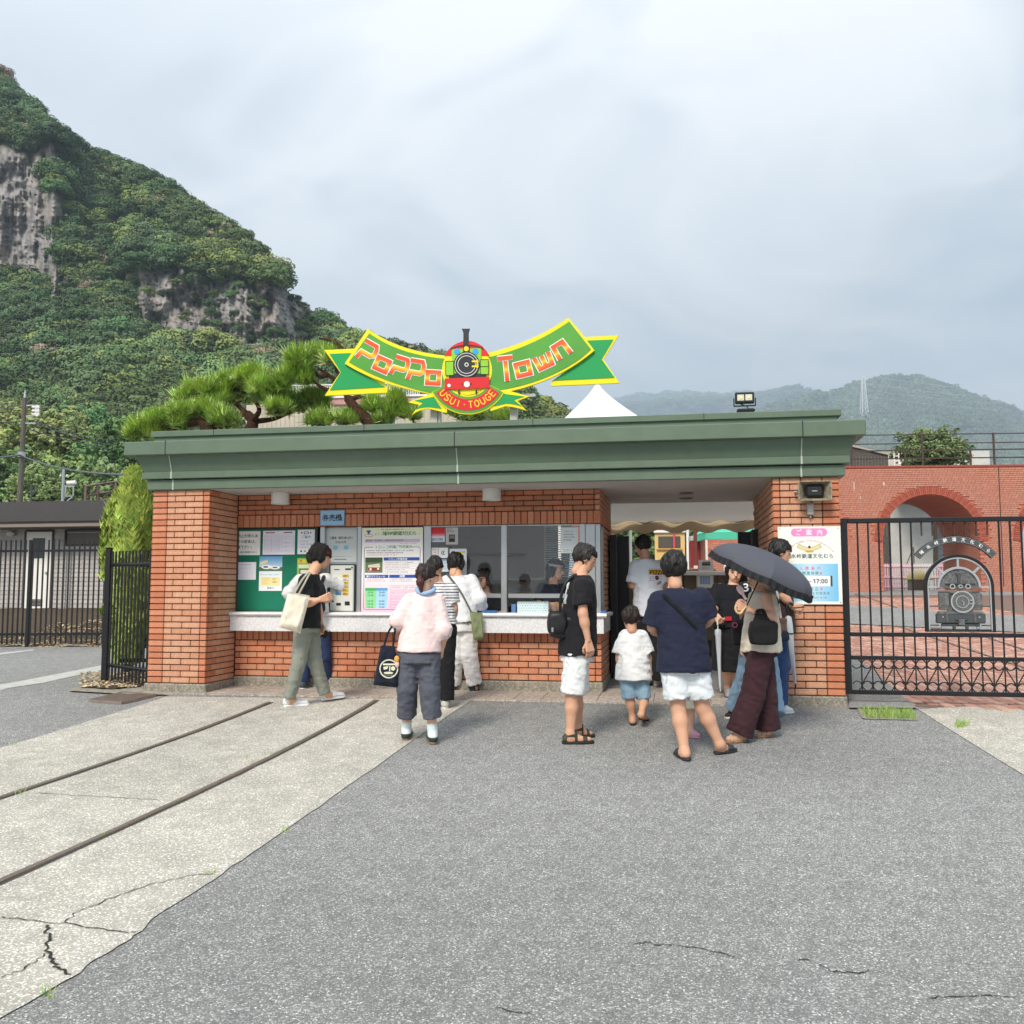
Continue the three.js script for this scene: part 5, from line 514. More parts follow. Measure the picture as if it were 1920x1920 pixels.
// ---------- iron gate with its locomotive plaque ----------
{
  const WG=0.25,f=(px,py)=>F(px,py,WG),g0=f(1590,1250)[0],t=thing('iron_gate','black iron gate with scrolled foot and a cast locomotive plaque','gate',front(g0,0,WG)),X=(px,py=1130)=>f(px,py)[0] - g0,Y=(px,py)=>f(px,py)[1],x1=X(2080),blk=MAT.black;
  const yT=Y(1700,975.5),yM=Y(1700,1190),yL=Y(1700,1234),yB=Y(1700,1299),pitch=0.1065;
  part(t,'post',bspan(-0.045,0.03,yB - 0.02,yT + 0.025,-0.035,0.035),blk);for (const [n,y,h] of [['top_rail',yT,0.05],['middle_rail',yM,0.042],['lower_rail',yL,0.04],['bottom_rail',yB,0.045]]) part(t,n,bspan(0.03,x1,y - h / 2,y + h / 2,-0.025,0.025),blk);
  const pc=X(1797),pw=X(1861) - X(1733),rust=M(0x4a2f2a,{roughness:0.7});
  for (let x=0.135,i=0;x<x1;x +=pitch,i++){const inP=Math.abs(x - pc)<pw / 2 + 0.01;if (inP) part(t,'bar',bar(V(x,Y(1797,1004) ,-0.01),V(x,yT - 0.02,-0.01),0.014),rust);else part(t,'bar',bar(V(x,yM + 0.02,0),V(x,yT - 0.024,0),0.016),blk);part(t,'short_bar',bar(V(x,yL + 0.019,0),V(x,yM - 0.02,0),0.014),blk);part(t,'foot_bar',bar(V(x,yB + 0.022,0),V(x,yL - 0.019,0),0.012),blk);
    const h=yL - yB,r=0.045;for (const s of [1,-1]){const yc=s>0?yL - 0.02 - r:yB + 0.022 + r,sc=part(t,'scroll',[-1,1].map((k)=>new THREE.TorusGeometry(r,0.006,5,14,Math.PI*1.25).rotateZ(k>0?(s>0?Math.PI*0.62:Math.PI*0.12):(s>0?-Math.PI*0.88:-Math.PI*0.37)).translate(x + k*(r + 0.004),yc,0.0)),blk);}
    part(t,'brace',bar(V(x + (i % 2?0.01:pitch - 0.01),yL - 0.1,0.002),V(x + (i % 2?pitch - 0.01:0.01),yB + 0.1,0.002),0.011,0.008),blk);}
  for (const y of [2.12,1.86,0.72]) part(t,'hinge',bspan(-0.11,-0.045,y - 0.05,y + 0.05,-0.03,0.03),blk);
  // plaque
  const cast=M(0xa2a6a8,{metalness:0.5,roughness:0.45,map:TEX.stone}),bright=M(0xc9cccc,{metalness:0.8,roughness:0.35}),dark=M(0x55595c,{metalness:0.5,roughness:0.5});
  const P=(x,y)=>[X(x,y),Y(x,y)],cen=P(1797,1101),sc=(X(1861) - X(1733)) / 128,q=(n,geo,m,z=0)=>part(t,n,geo.translate(cen[0],cen[1],z),m),yb=Y(1797,1185) - cen[1],R=63*sc;
  const arch=(r,w2,d)=>{const s=new THREE.Shape();s.moveTo(-r,yb);s.lineTo(r,yb);s.lineTo(r,0);s.absarc(0,0,r,0,Math.PI,false);s.lineTo(-r,yb);const h=new THREE.Path(),k=r - w2;h.moveTo(-k,yb + w2);h.lineTo(-k,0);h.absarc(0,0,k,Math.PI,0,true);h.lineTo(k,yb + w2);h.lineTo(-k,yb + w2);s.holes.push(h);return new THREE.ExtrudeGeometry(s,{depth:d,bevelEnabled:false,curveSegments:24});};
  q('plaque_frame',arch(R + 0.012,0.028,0.05),blk,-0.025);q('plaque_trim',arch(R - 0.018,0.012,0.03),bright,-0.005);const r2=41*sc;q('smoke_ring',ring(r2 - 0.022,r2,0.03,0,0,Math.PI),bright,0);q('cab_front',ring(0.001,r2 - 0.02,0.012,0,0,Math.PI),cast,-0.004);
  for (const a of [0,45,90,135,180]){const c=Math.cos(a*Math.PI / 180),s=Math.sin(a*Math.PI / 180);part(t,'spoke',bar(V(cen[0] + c*r2,cen[1] + s*r2,0.006),V(cen[0] + c*(R - 0.02),cen[1] + s*(R - 0.02),0.006),0.02,0.02),bright);}
  for (const y of [-38,-76]) for (const s of [-1,1]) part(t,'spoke',bar(V(cen[0] + s*40*sc,cen[1] + y*sc,0.006),V(cen[0] + s*(R - 0.02),cen[1] + y*sc,0.006),0.012,0.012),dark);
  const m=(n,x0,y0,x2,y2,z0,z1,mm=cast,c=0.006)=>part(t,n,bspan(cen[0] + x0*sc,cen[0] + x2*sc,cen[1] - y2*sc,cen[1] - y0*sc,z0,z1,c),mm);
  m('running_plate',-39,8,39,46,-0.004,0.014,dark);m('left_tank',-40,12,-20,46,0.012,0.045);m('right_tank',21,12,41,46,0.012,0.045);m('boiler_saddle',-24,34,24,50,0.01,0.04);m('buffer_beam',-46,52,46,72,0.0,0.05,dark,0.01);m('footplate',-42,48,42,54,0.0,0.055,cast);m('guard_rail',-36,72,36,78,0.01,0.03,dark);m('coupling',-6,64,6,76,0.05,0.07,cast);m('drawbar',-12,63,12,66,0.05,0.065,dark);for (const s of [-1,1]){m('wheel_guard',s*33 - 3,72,s*33 + 3,84,0,0.02,bright);m('beam_rib',s*26 - 2,53,s*26 + 2,71,0.05,0.056,cast);m('buffer_bolt',s*34 - 1.5,58,s*34 + 1.5,61,0.05,0.058,bright,0.002);m('sand_pipe',s*12 - 3,76,s*12 + 3,84,0.005,0.03,dark);}
  m('lower_tie',-40,83,40,86,-0.01,0.015,bright);q('smokebox_door',disc(21*sc,0.05,3*sc,-29*sc,0.012),cast);q('door_rim',ring(19*sc,22*sc,0.018,0).translate(3*sc,-29*sc,0.05),bright);q('door_ring',ring(11*sc,12.5*sc,0.01,0).translate(3*sc,-29*sc,0.06),bright);part(t,'door_handle',[bar(V(cen[0] + 1*sc,cen[1] - 27*sc,0.07),V(cen[0] + 5*sc,cen[1] - 30*sc,0.07),0.008),bar(V(cen[0] + 5*sc,cen[1] - 30*sc,0.07),V(cen[0] + 5*sc,cen[1] - 36*sc,0.07),0.008)],bright);for (const y of [26,33]) m('door_hinge',16,y - 1,24,y + 1,0.06,0.075,bright,0.002);
  for (const x of [-13,2,16]) q('lamp',ring(x===2?2.2*sc:3.2*sc,x===2?4*sc:5.2*sc,0.02,0).translate(x*sc,1.5*sc,0.02),bright);m('lamp_bracket',-3.5,-6,7.5,7,0.01,0.024,cast);m('visor',-26,-8,30,-6,0.008,0.03,dark,0.003);part(t,'chimney',slab(poly([[-5,28],[6,28],[3,20],[3,10],[-2,10],[-2,20]].map(([x,y])=>[cen[0] + x*sc,cen[1] + y*sc])),0.02,0.008),dark);m('deck',-20,8,24,13,0.01,0.03,cast);
  // arched name band
  const bc=P(1793,1098),b=100*sc,bw=14*sc,a0=0.68,n=40,pos=[],uv=[],tri=[];for (let i=0;i<=n;i++){const a=Math.PI - a0 - (Math.PI - 2*a0)*i / n;for (const [k,z] of [[b - bw,0.02],[b,0.02],[b,-0.02],[b - bw,-0.02]]){pos.push(bc[0] + k*Math.cos(a),bc[1] + k*Math.sin(a),z);uv.push(i / n,k>b - bw / 2?0.98:0.02);}}
  for (let i=0;i<n;i++) for (let k=0;k<4;k++){const p=i*4 + k,p2=i*4 + (k + 1) % 4;if (k===0) continue;tri.push(p,p + 4,p2 + 4,p,p2 + 4,p2);} tri.push(0,1,2,0,2,3,n*4,n*4 + 2,n*4 + 1,n*4,n*4 + 3,n*4 + 2);
  const bg=newGeo().setAttribute(POS,f32(pos,3)).setAttribute('uv',f32(uv,2));bg.setIndex(tri);const nb=bg.toNonIndexed();nb.computeVertexNormals();part(t,'name_band',nb,M(0x1d2022,{roughness:0.45,side:TWO}));
  const ft=[],fu=[],fp=[];for (let i=0;i<=n;i++){const a=Math.PI - a0 - (Math.PI - 2*a0)*i / n;for (const k of [b - bw + 0.004,b - 0.004]){fp.push(bc[0] + k*Math.cos(a),bc[1] + k*Math.sin(a),0.0205);fu.push(i / n,k>b - bw / 2?1:0);}} for (let i=0;i<n;i++) ft.push(i*2,i*2 + 2,i*2 + 1,i*2 + 1,i*2 + 2,i*2 + 3);const fg=newGeo().setAttribute(POS,f32(fp,3)).setAttribute('uv',f32(fu,2));fg.setIndex(ft);fg.computeVertexNormals();
  part(t,'name_face',fg,print(1400,110,(x)=>{fill(x,'#4a4d50');x.strokeStyle='#8d9092';x.lineWidth=5;x.strokeRect(8,8,1384,94);'碓氷峠鉄道文化むら'.split('').forEach((c,i)=>strokes(x,c,70 + i*146,22,64,{color:'#f0f0ee',weight:0.12}));},{side:TWO}));
}
// ---------- black railings on the left ----------
function railing(name,label,a,b,height,{pitch=0.105,low=0.2,high=0.18,th=0.022,ends=0.05,group,foot=0.05}={}){
  const t=thing(name,label,'railing',{p:a,group}),d=b.clone().sub(a),L=Math.hypot(d.x,d.z),dir=V(d.x / L,0,d.z / L),P=(s,y)=>V(dir.x*s,d.y*s / L + y,dir.z*s);
  for (let s=pitch / 2;s<L;s +=pitch) part(t,'bar',bar(P(s,foot),P(s,height),th),MAT.black);part(t,'rail',bar(P(0,height - high),P(L,height - high),0.04,0.03),MAT.black);part(t,'rail',bar(P(0,foot + low),P(L,foot + low),0.04,0.03),MAT.black);if (ends) for (const s of [0,L]) part(t,'post',bar(P(s,0),P(s,height),ends),MAT.black);return t;
}
{
  const a=G(50,1213),l=G(-150,1213),r=G(212,1212);railing('black_railing','long black bar railing before the grey wooden hut',a,r,1.86,{pitch:0.091,high:0.19,low:0.17,th:0.022});railing('black_railing','black bar railing running on past the hut door',l,a.clone().addScaledVector(V(-1,0,0),0.06),1.86,{pitch:0.091,high:0.19,low:0.17,ends:0});
  const p=G(200,1281),q=at(-0.03,BASE,0.12);railing('folding_gate_leaf','black folding gate leaf standing against the brick pillar',p,q,1.66,{pitch:0.092,high:0.17,low:0.17,ends:0,th:0.02,foot:0.06});const post=thing('gate_post','thick black post of the folding gate beside the leafy shrub','post',{p});part(post,'shaft',bevel(0.07,1.7,0.07,-0.03,0.85,0,0.005),MAT.black);part(post,'cap',bevel(0.078,0.012,0.078,-0.03,1.706,0,0.003),MAT.black);
  railing('folding_gate_leaf','black folding gate leaf behind the first one by the shrub',p.clone().add(V(0.03,0.04,-0.25)),at(0.05,BASE,2.3),1.64,{pitch:0.45,high:0.17,low:0.14,ends:0,th:0.02,foot:0.08});
}
// ---------- grey wooden hut on the left ----------
{
  const d=22,c=D(90,1165,d),t=thing('wooden_hut','grey boarded hut with a dark shingle roof and a white door','building',{p:V(c.x,0,c.z),turn:TURN}),k=d / FOCAL,X=(px)=>(px - 90)*k,Y=(py)=>EYE + (HORIZON - py)*k,x0=X(-220),x1=X(300),y0=Y(1172),y1=Y(992);
  const wall=part(t,'wall',span(x0,x1,y0 - 0.6,y1,-4,-0.03),M(0x8e8a86,{roughness:0.9})),bm=[0xd4cfca,0xcdc8c3,0xdad5d0].map((h)=>M(h,{map:TEX.fine,roughness:0.85})),n=22,bh=(y1 - y0) / n;const dx0=X(37),dx1=X(92),wx0=X(121),wx1=X(192),r=rng(3);
  for (let i=0;i<n;i++){const ya=y0 + i*bh,yb2=ya + bh,door=yb2>Y(1150),win=ya>Y(1024)&&yb2<Y(996);const segs=[];if (door){segs.push([x0,dx0 - 0.04]);if (win) segs.push([dx1 + 0.04,wx0 - 0.03],[wx1 + 0.03,x1]);else segs.push([dx1 + 0.04,x1]);} else segs.push([x0,x1]);for (const [a,b] of segs){const g=part(wall,'siding_board',slab(poly([[0,0],[0.024,0],[0.006,bh],[0,bh]]),b - a).rotateY(-Math.PI / 2).translate(0,0,0),bm[i % 3]);g.geometry.translate(b,ya,-0.03);g.geometry.computeVertexNormals();}}
  const frame=M(0x4d4744,{roughness:0.7}),doorM=M(0xf0eee8,{roughness:0.6});part(t,'door_frame',[bspan(dx0 - 0.04,dx0,Y(1152),Y(994),-0.05,0.03),bspan(dx1,dx1 + 0.04,Y(1152),Y(994),-0.05,0.03),bspan(dx0,dx1,Y(997),Y(994),-0.05,0.03),bspan(dx0,dx1,Y(1152),Y(1149),-0.05,0.02)],frame);
  const door=part(t,'door',bspan(dx0,dx1,Y(1149),Y(997),-0.04,0.0),doorM);part(door,'door_pane',bspan(X(51),X(77),Y(1047),Y(1009),0.0,0.006,0.002),M(0x3c4444,{roughness:0.2}));part(door,'louvre',[0,1,2,3,4].map((i)=>box(X(77) - X(51),0.022,0.012,X(64),Y(1135) + i*0.034,0.006)),frame);part(door,'knob',new THREE.SphereGeometry(0.03,12,8).translate(X(83),Y(1074),0.03),MAT.steel);part(door,'stile_groove',[bspan(X(64) - 0.01,X(64) + 0.01,Y(1120),Y(1050),0.0,0.003,0.001)],frame);
  const win=part(t,'window',[bspan(wx0 - 0.03,wx1 + 0.03,Y(996),Y(993),-0.05,0.04),bspan(wx0 - 0.03,wx1 + 0.03,Y(1024),Y(1021),-0.05,0.04),bspan(wx0 - 0.03,wx0,Y(1021),Y(996),-0.05,0.04),bspan(wx1,wx1 + 0.03,Y(1021),Y(996),-0.05,0.04)],frame);part(win,'shutter',span(wx0,wx1,Y(1021),Y(996),-0.04,-0.01),M(0x77736c,{roughness:0.8}));
  part(t,'roof',[(()=>{const z0=0.7,y2=Y(983),y3=Y(944) + 0.35;return slab(poly([[z0,y2 - 0.02],[z0,y2 + 0.02],[-3.2,y3 + 0.05],[-3.2,y3]]),x1 - x0 + 0.8).rotateY(-Math.PI / 2).translate(x1 + 0.4,0,0);})()],M(0x443f3d,{map:TEX.stone,roughness:1}));part(t,'eave_board',bspan(x0 - 0.4,x1 + 0.4,Y(992),Y(982),0.62,0.68),M(0x857c74,{roughness:0.7}));part(t,'eave_soffit',span(x0 - 0.4,x1 + 0.4,Y(992) ,Y(991),-0.02,0.62),M(0x6d655e,{roughness:0.8}));
  part(t,'wall_lamp',new THREE.SphereGeometry(0.1,16,10).scale(1,0.75,0.9).translate(X(8),Y(1000),0.08),M(0xd4d4d0,{roughness:0.3}));part(t,'foundation',span(x0,x1,y0 - 0.6,y0,-0.03,0.02),MAT.plinth);
  for (const px of [122,131]) part(t,'drain_pipe',rod(V(X(px),Y(1168),0.06),V(X(px),Y(1030),0.06),0.02),M(0xb9bcc0,{roughness:0.5}));
}
// ---------- red brick viaduct ----------
{
  const d=31,k=d / FOCAL,t2=-4.7*Math.PI / 180,o=D(1750,1116,d),GY=1.40,t=thing('brick_viaduct','red brick viaduct with round arches behind the gate','viaduct',{p:V(o.x,GY,o.z),turn:t2}),X=(px)=>(px - 1750)*k,top=(1116 - 876)*k,R=88*k,spring=(1116 - 1015)*k,period=251.5*k,x0=X(560),x1=X(2300),depth=3.2;
  const cents=[];for (let i=-4;i<=1;i++) if (i*period>x0 + R&&i*period<x1 - R) cents.push(i*period);
  const s=poly([[x0,-0.5],[x1,-0.5],[x1,top],[x0,top]]);for (const c of cents){const h=new THREE.Path();h.moveTo(c - R,-0.4);h.lineTo(c - R,spring);h.absarc(c,spring,R,Math.PI,0,true);h.lineTo(c + R,-0.4);h.lineTo(c - R,-0.4);s.holes.push(h);}
  const red=M(0xa84a38,{map:TEX.fine,roughness:0.9}),core=part(t,'wall',new THREE.ExtrudeGeometry(s,{depth,bevelEnabled:false,curveSegments:30}).translate(0,0,-depth - 0.012),M(0xd4826a,{map:TEX.fine,roughness:1}));
  const bh=0.0695,bl=0.23,g=chamfer(1,bh - 0.009,0.03,0.003),list=[],r=rng(71),q=new THREE.Object3D(),rows=Math.floor(top / bh),ringW=0.27;
  const solid=(x,y,m=0)=>!cents.some((c)=>{const dx=Math.abs(x - c);return y<spring?dx<R + (y<0.55?0:m*0.001):Math.hypot(dx,y - spring)<R + ringW;});
  for (let i=0;i<rows;i++){const y=(i + 0.5)*bh;let x=X(1140) + (i % 4)*0.03,len=i % 2?bl:bl / 2;while (x<X(1990)){const cx=x + len / 2;if (solid(x,y)&&solid(x + len,y)) list.push([cx,y,len,0]);x +=len;}}
  for (const c of cents) for (const sd of [1]) for (let i=0;i<Math.floor((spring + R*0.5) / bh);i++){const y=(i + 0.5)*bh,dx=y<spring?R:Math.sqrt(R*R - (y - spring)**2);for (let z=0.1 + (i % 2)*0.1;z<depth;z +=bl) list.push([c + dx + 0.004,y,bl,z]);}
  const im=new THREE.InstancedMesh(g,M(0xffffff,{map:TEX.fine,roughness:0.85}),list.length),cc=new THREE.Color();list.forEach(([x,y,len,z],i)=>{q.position.set(x,y,z?-z:0);q.rotation.set(0,z?Math.PI / 2:0,0);q.scale.set(len - 0.009,1,1);q.updateMatrix();im.setMatrixAt(i,q.matrix);cc.setHSL(0.026 + 0.012*r(),0.5 + 0.08*r(),0.45 + 0.06*r());im.setColorAt(i,cc);});im.name='wall_bricks';im.userData.kind='stuff';im.castShadow=im.receiveShadow=true;t.add(im);
  const vg=chamfer(0.062,ringW - 0.01,0.05,0.004),vm=[0xc0644e,0xc86c56,0xb85e4a].map((h)=>M(h,{map:TEX.fine,roughness:0.85}));
  cents.slice(-2).forEach((c)=>{const n=78;for (let i=0;i<n;i++){const a=Math.PI*(i + 0.5) / n,m=part(t,'arch_brick',vg,vm[i % 3]);m.position.set(c + (R + ringW / 2)*Math.cos(a),spring + (R + ringW / 2)*Math.sin(a),0.006);m.rotation.z=a - Math.PI / 2;}});
  const cap=part(t,'coping',bspan(x0,x1,top,top + 0.08,-depth,0.03,0.01),M(0xb35a48,{map:TEX.fine,roughness:0.9}));part(t,'expansion_joint',span(X(1876),X(1877.5),0.3,top,0.0,0.022),M(0x2d2a28));part(t,'lime_stain',[[1612,901,919,0.8],[1667,902,910,1.6],[1623,928,936,0.6]].map(([px,a,b,w])=>new THREE.SphereGeometry(1,8,10).scale(w*k,(b - a)*k / 2,0.012).translate(X(px),(1116 - (a + b) / 2)*k,0.012)),M(0xd9cfc6,{roughness:1}));
  const rl=thing('viaduct_railing','dark brown pipe railing along the top of the brick viaduct','railing',{p:V(o.x,GY + top + 0.08,o.z),turn:t2}),br=M(0x4a3a34,{roughness:0.6});const rz=[-0.15,-depth + 0.15];rz.forEach((z,j)=>{for (let px=1240 - 130*j;px<2300;px +=131) part(rl,'post',bar(V(X(px + 110*(1 - j)),0,z),V(X(px + 110*(1 - j)),1.12 - j*0.1,z),0.055),br);(j?[0.35,0.66,0.98]:[1.09,0.78,0.54,0.27]).forEach((y)=>part(rl,'rail',bar(V(x0,y,z),V(x1,y,z),j?0.03:0.032),br));});
  // what shows through the arches and over the wall
  const hb=thing('white_store_building','white building with a grey roller door seen through the brick arch','building',{p:V(D(1706,1100,47).x,GY + 0.1,-47),turn:t2});part(hb,'wall',span(-6,4.2,-0.2,7.2,-5,0),M(0xd9dad4,{map:TEX.paint,roughness:0.8}));part(hb,'roller_door',[0,1,2,3,4,5,6,7].map((i)=>bspan(1.3,3.6,0.8 + i*0.34,1.13 + i*0.34,0.0,0.05,0.01)),M(0x7d868c,{roughness:0.5,metalness:0.3}));part(hb,'canopy',bspan(-0.6,2.6,4.55,4.7,0,0.7),M(0xa9aaa4));part(hb,'down_pipe',rod(V(-1.3,0,0.1),V(-1.3,6.6,0.1),0.09),M(0xcfd4da));part(hb,'window',bspan(-0.2,2.0,4.9,5.6,0,0.04),M(0x9a9c98,{roughness:0.4}));
  const st=thing('loading_stairs','grey wooden stairs with a handrail before the white building','stairs',{p:V(D(1692,1100,45).x,GY + 0.1,-45),turn:t2});for (let i=0;i<7;i++) part(st,'tread',bevel(0.9,0.05,0.3,0.15*i,0.2 + 0.19*i,-0.15*i),M(0x8a8378));part(st,'handrail',[bar(V(0,0.9,0.2),V(0.9,2.2,-0.9),0.05),bar(V(0,0,0.2),V(0,0.9,0.2),0.05),bar(V(0.9,1.0,-0.9),V(0.9,2.2,-0.9),0.05)],M(0x6d655c));
  const pinks=[0xf0c4d0,0xf3d8df,0xe9e4e4];for (let i=0;i<5;i++){const f=thing('pink_fence',['pale pink slatted fence panel seen through the brick arch, leftmost in the row','pink slatted fence panel in the row beyond the arch, second from the left','white slatted fence panel in the middle of the pink row beyond the arch','pink slatted fence panel beyond the arch, next to the yellow dome','pale pink slatted fence panel beyond the arch, behind the plaque frame'][i],'fence',{p:V(D(1652 + i*41,1100,38).x,GY,-38 + 0.05*i),turn:t2,group:'pink fence panels beyond the arch'}),m=M(pinks[i % 3],{roughness:0.7});for (let j=0;j<9;j++) part(f,'slat',bspan(j*0.1 - 0.45,j*0.1 - 0.38,0.15,1.25,-0.02,0.02),m);for (const y of [0.3,0.7,1.15]) part(f,'rail',bspan(-0.46,0.46,y - 0.04,y + 0.04,0.02,0.05),m);}
  const dm=thing('yellow_dome_stall','small yellow domed toy stall among the pink fences','stall',{p:V(D(1722,1100,36.6).x,GY,-36.6)});part(dm,'dome',new THREE.SphereGeometry(0.42,18,8,0,7,0,Math.PI / 2).scale(1,0.8,1).translate(0,0.62,0),M(0xe6dc9a,{roughness:0.6}));part(dm,'body',bevel(0.66,0.55,0.5,0,0.3,0,0.02),M(0x8f8a80));part(dm,'band',bevel(0.86,0.06,0.86,0,0.6,0,0.02),M(0xd8c45c));
  const sh=thing('grey_shed','weathered grey corrugated shed roof rising above the brick viaduct','shed',{p:V(D(1750,1100,40).x,GY,-40),turn:t2});{const kk=40 / FOCAL,x=(px)=>(px - 1750)*kk,y=(py)=>EYE - GY + (HORIZON - py)*kk;part(sh,'gable_wall',slab(poly([[x(1500),0],[x(1676),0],[x(1676),y(851)],[x(1656),y(846)],[x(1610),y(834)],[x(1575),y(836)],[x(1500),y(850)]]),6,-6),M(0x7d7a76,{map:TEX.stone,roughness:1}));for (let i=0;i<30;i++) part(sh,'cladding_rib',bspan(x(1500) + i*0.135,x(1500) + i*0.135 + 0.03,2.5,y(853),0,0.02,0.004),M(0x716e6a,{roughness:1}));part(sh,'verge',bar(V(x(1610),y(833),0.05),V(x(1678),y(850),0.05),0.08,0.08),M(0xa9a59e));}
  const ld=thing('white_ladder','white metal ladder standing up above the viaduct wall','ladder',{p:V(D(1681,870,34).x,GY + top - 0.4,D(1681,870,34).z),turn:t2});for (const s2 of [-1,1]) part(ld,'stile',bar(V(s2*0.085,0,0),V(s2*0.085,1.35,0),0.035),MAT.white);for (let i=0;i<7;i++) part(ld,'rung',bar(V(-0.085,0.1 + i*0.19,0),V(0.085,0.1 + i*0.19,0),0.028),MAT.white);
  const vl=thing('valve_post','short white post with a round head beside the white ladder','post',{p:V(D(1687,870,34).x,GY + top - 0.4,D(1687,870,34).z)});part(vl,'shaft',bar(V(0,0,0),V(0,0.9,0),0.06),MAT.white);part(vl,'head',new THREE.SphereGeometry(0.06,10,8).translate(0,0.95,0),MAT.white);
}
// ---------- awning and stall behind the passage ----------
{
  const cloth=MP(0xc4bcb0,{roughness:1,transmission:0.45,thickness:0,side:TWO}),tan=M(0xd2bc96,{roughness:0.8,side:TWO}),t=thing('rear_awning','grey awning with a scalloped tan valance behind the passage','awning',front(6.2,0,2.45));
  const n=60,m=14,pos=[],idx=[];for (let j=0;j<=m;j++) for (let i=0;i<=n;i++){const x=(i / n - 0.5)*3.0,v=j / m;pos.push(x,3.0 - 0.42*v - 0.05*Math.sin(v*3) + 0.018*fbm(x*3 + v*2,v*5,2,3) + (j===m?0.025*Math.sin(x*14):0),-0.3 - 0.9*v + 0.03*noise(x*4,v*6));} for (let j=0;j<m;j++) for (let i=0;i<n;i++){const a=j*(n + 1) + i;idx.push(a,a + 1,a + n + 2,a,a + n + 2,a + n + 1);} const g=newGeo().setAttribute(POS,f32(pos,3));g.setIndex(idx);g.computeVertexNormals();part(t,'canopy',g,cloth);
  const strip=(y0,y1,z,name,mm,th)=>{const p2=[],k=[];for (let i=0;i<=n;i++){const x=(i / n - 0.5)*3.0,s=0.03*Math.sin(x*14);p2.push(x,y0 + s*(th?1:0.2),z + 0.01*Math.sin(x*9),x,y1 + s,z + 0.02*Math.sin(x*9));} for (let i=0;i<n;i++) k.push(i*2,i*2 + 1,i*2 + 3,i*2,i*2 + 3,i*2 + 2);const q=newGeo().setAttribute(POS,f32(p2,3));q.setIndex(k);q.computeVertexNormals();part(t,name,q,mm);};
  strip(2.60,2.585,-1.19,'valance_trim',M(0x1e1c1a,{side:TWO}),1);strip(2.63,2.44,-1.23,'valance',tan);for (const x of [-1.45,1.45]) part(t,'arm',bar(V(x,2.95,-0.1),V(x,2.5,-1.2),0.03),MAT.steel);
  const s=thing('stall_counter','brown panelled stall counter with a white top behind the passage','counter',front(6.35,hw(4.2),4.2)),br=M(0x756653,{roughness:0.75,map:TEX.paint});for (let i=0;i<4;i++) part(s,'front_panel',bspan(-1.15 + i*0.5,-0.66 + i*0.5,0.25,1.22,0,0.03),br);part(s,'counter_top',bspan(-1.25,0.92,1.22,1.28,-0.6,0.08),M(0xe4e0d8,{roughness:0.5}));part(s,'body',span(-1.15,0.84,0.05,1.22,-0.55,-0.002),M(0x4c443a));for (const x of [-1.1,0.8]) part(s,'leg',bspan(x - 0.03,x + 0.03,0,0.3,-0.5,0.02),MAT.black);
  sheet('stall_notice','small framed notice with a dark picture on the stall counter','notice',[1310,1050,1337,1071],4.15,260,200,(x)=>{fill(x,'#d8d4cc');fill(x,'#77746c',60,30,150,70);fill(x,'#3f463c',60,66,150,34);scribble(x,60,120,150,2,30,'#a8484a',3);});sheet('stall_notice','small framed table with blue columns below the picture notice','notice',[1306,1075,1338,1103],4.15,300,260,(x)=>{fill(x,'#d9cf9c');fill(x,'#e4e4de',18,24,264,212);fill(x,'#6f93bd',60,50,180,140);x.strokeStyle='#dfe6ee';x.lineWidth=5;for (let i=1;i<4;i++){x.beginPath();x.moveTo(60 + i*45,50);x.lineTo(60 + i*45,190);x.stroke();} for (let i=1;i<7;i++){x.beginPath();x.moveTo(60,50 + i*20);x.lineTo(240,50 + i*20);x.stroke();}});
  const at2=(px,py,d)=>D(px,py,d);
  const b=thing('yellow_booth','small yellow kiosk with a dark window and a white sign on top','kiosk',{p:V(at2(1256,1032,21).x,hw(10),-21),turn:TURN}),bk=21 / FOCAL,by=EYE - b.position.y + (HORIZON - 1032)*bk;part(b,'body',span(-0.34,0.34,0.1,by + 0.4,-0.6,0),M(0xd9b878,{roughness:0.7}));part(b,'window',bspan(-0.26,0.24,by + 0.05,by + 0.32,0,0.02),M(0x57534c,{roughness:0.25}));part(b,'sill',bspan(-0.3,0.28,by + 0.01,by + 0.04,0,0.06),M(0xcaa25c));part(b,'banner',bspan(0.08,0.12,by - 0.05,by + 0.45,0.03,0.04,0.002),M(0xd6455f));const sg=part(b,'sign',sheetGeo(0.72,0.19,0.08).translate(0,by + 0.5,0.02),print(320,84,(x)=>{fill(x,'#ece8e4');fill(x,'#c9405a',14,46,292,14);scribble(x,130,16,70,1,24,'#333',3);fill(x,'#e8b03a',150,42,22,22);}));
  const co=thing('red_cooler','dark red drinks cooler beyond the stall','cooler',{p:V(at2(1303,1040,19).x,hw(8.5),-19)}),cy=EYE - co.position.y + (HORIZON - 1035)*19 / FOCAL;part(co,'case',bevel(0.2,cy + 0.22,0.3,0,(cy + 0.22) / 2,0,0.02),M(0x8d1f26,{roughness:0.4}));part(co,'lid',bevel(0.21,0.1,0.31,0,cy + 0.27,0,0.01),M(0xb9b4ae));
  const pp=thing('wooden_post','brown square post between the cooler and the green tent','post',{p:V(at2(1302,1040,17).x + 0.02,hw(6.6),-17)});part(pp,'shaft',bevel(0.06,2.6,0.06,0,1.3,0,0.006),M(0x6b3a30));part(pp,'tag',bevel(0.065,0.06,0.065,0,1.3,0.0,0.004),M(0xd4d0c8));
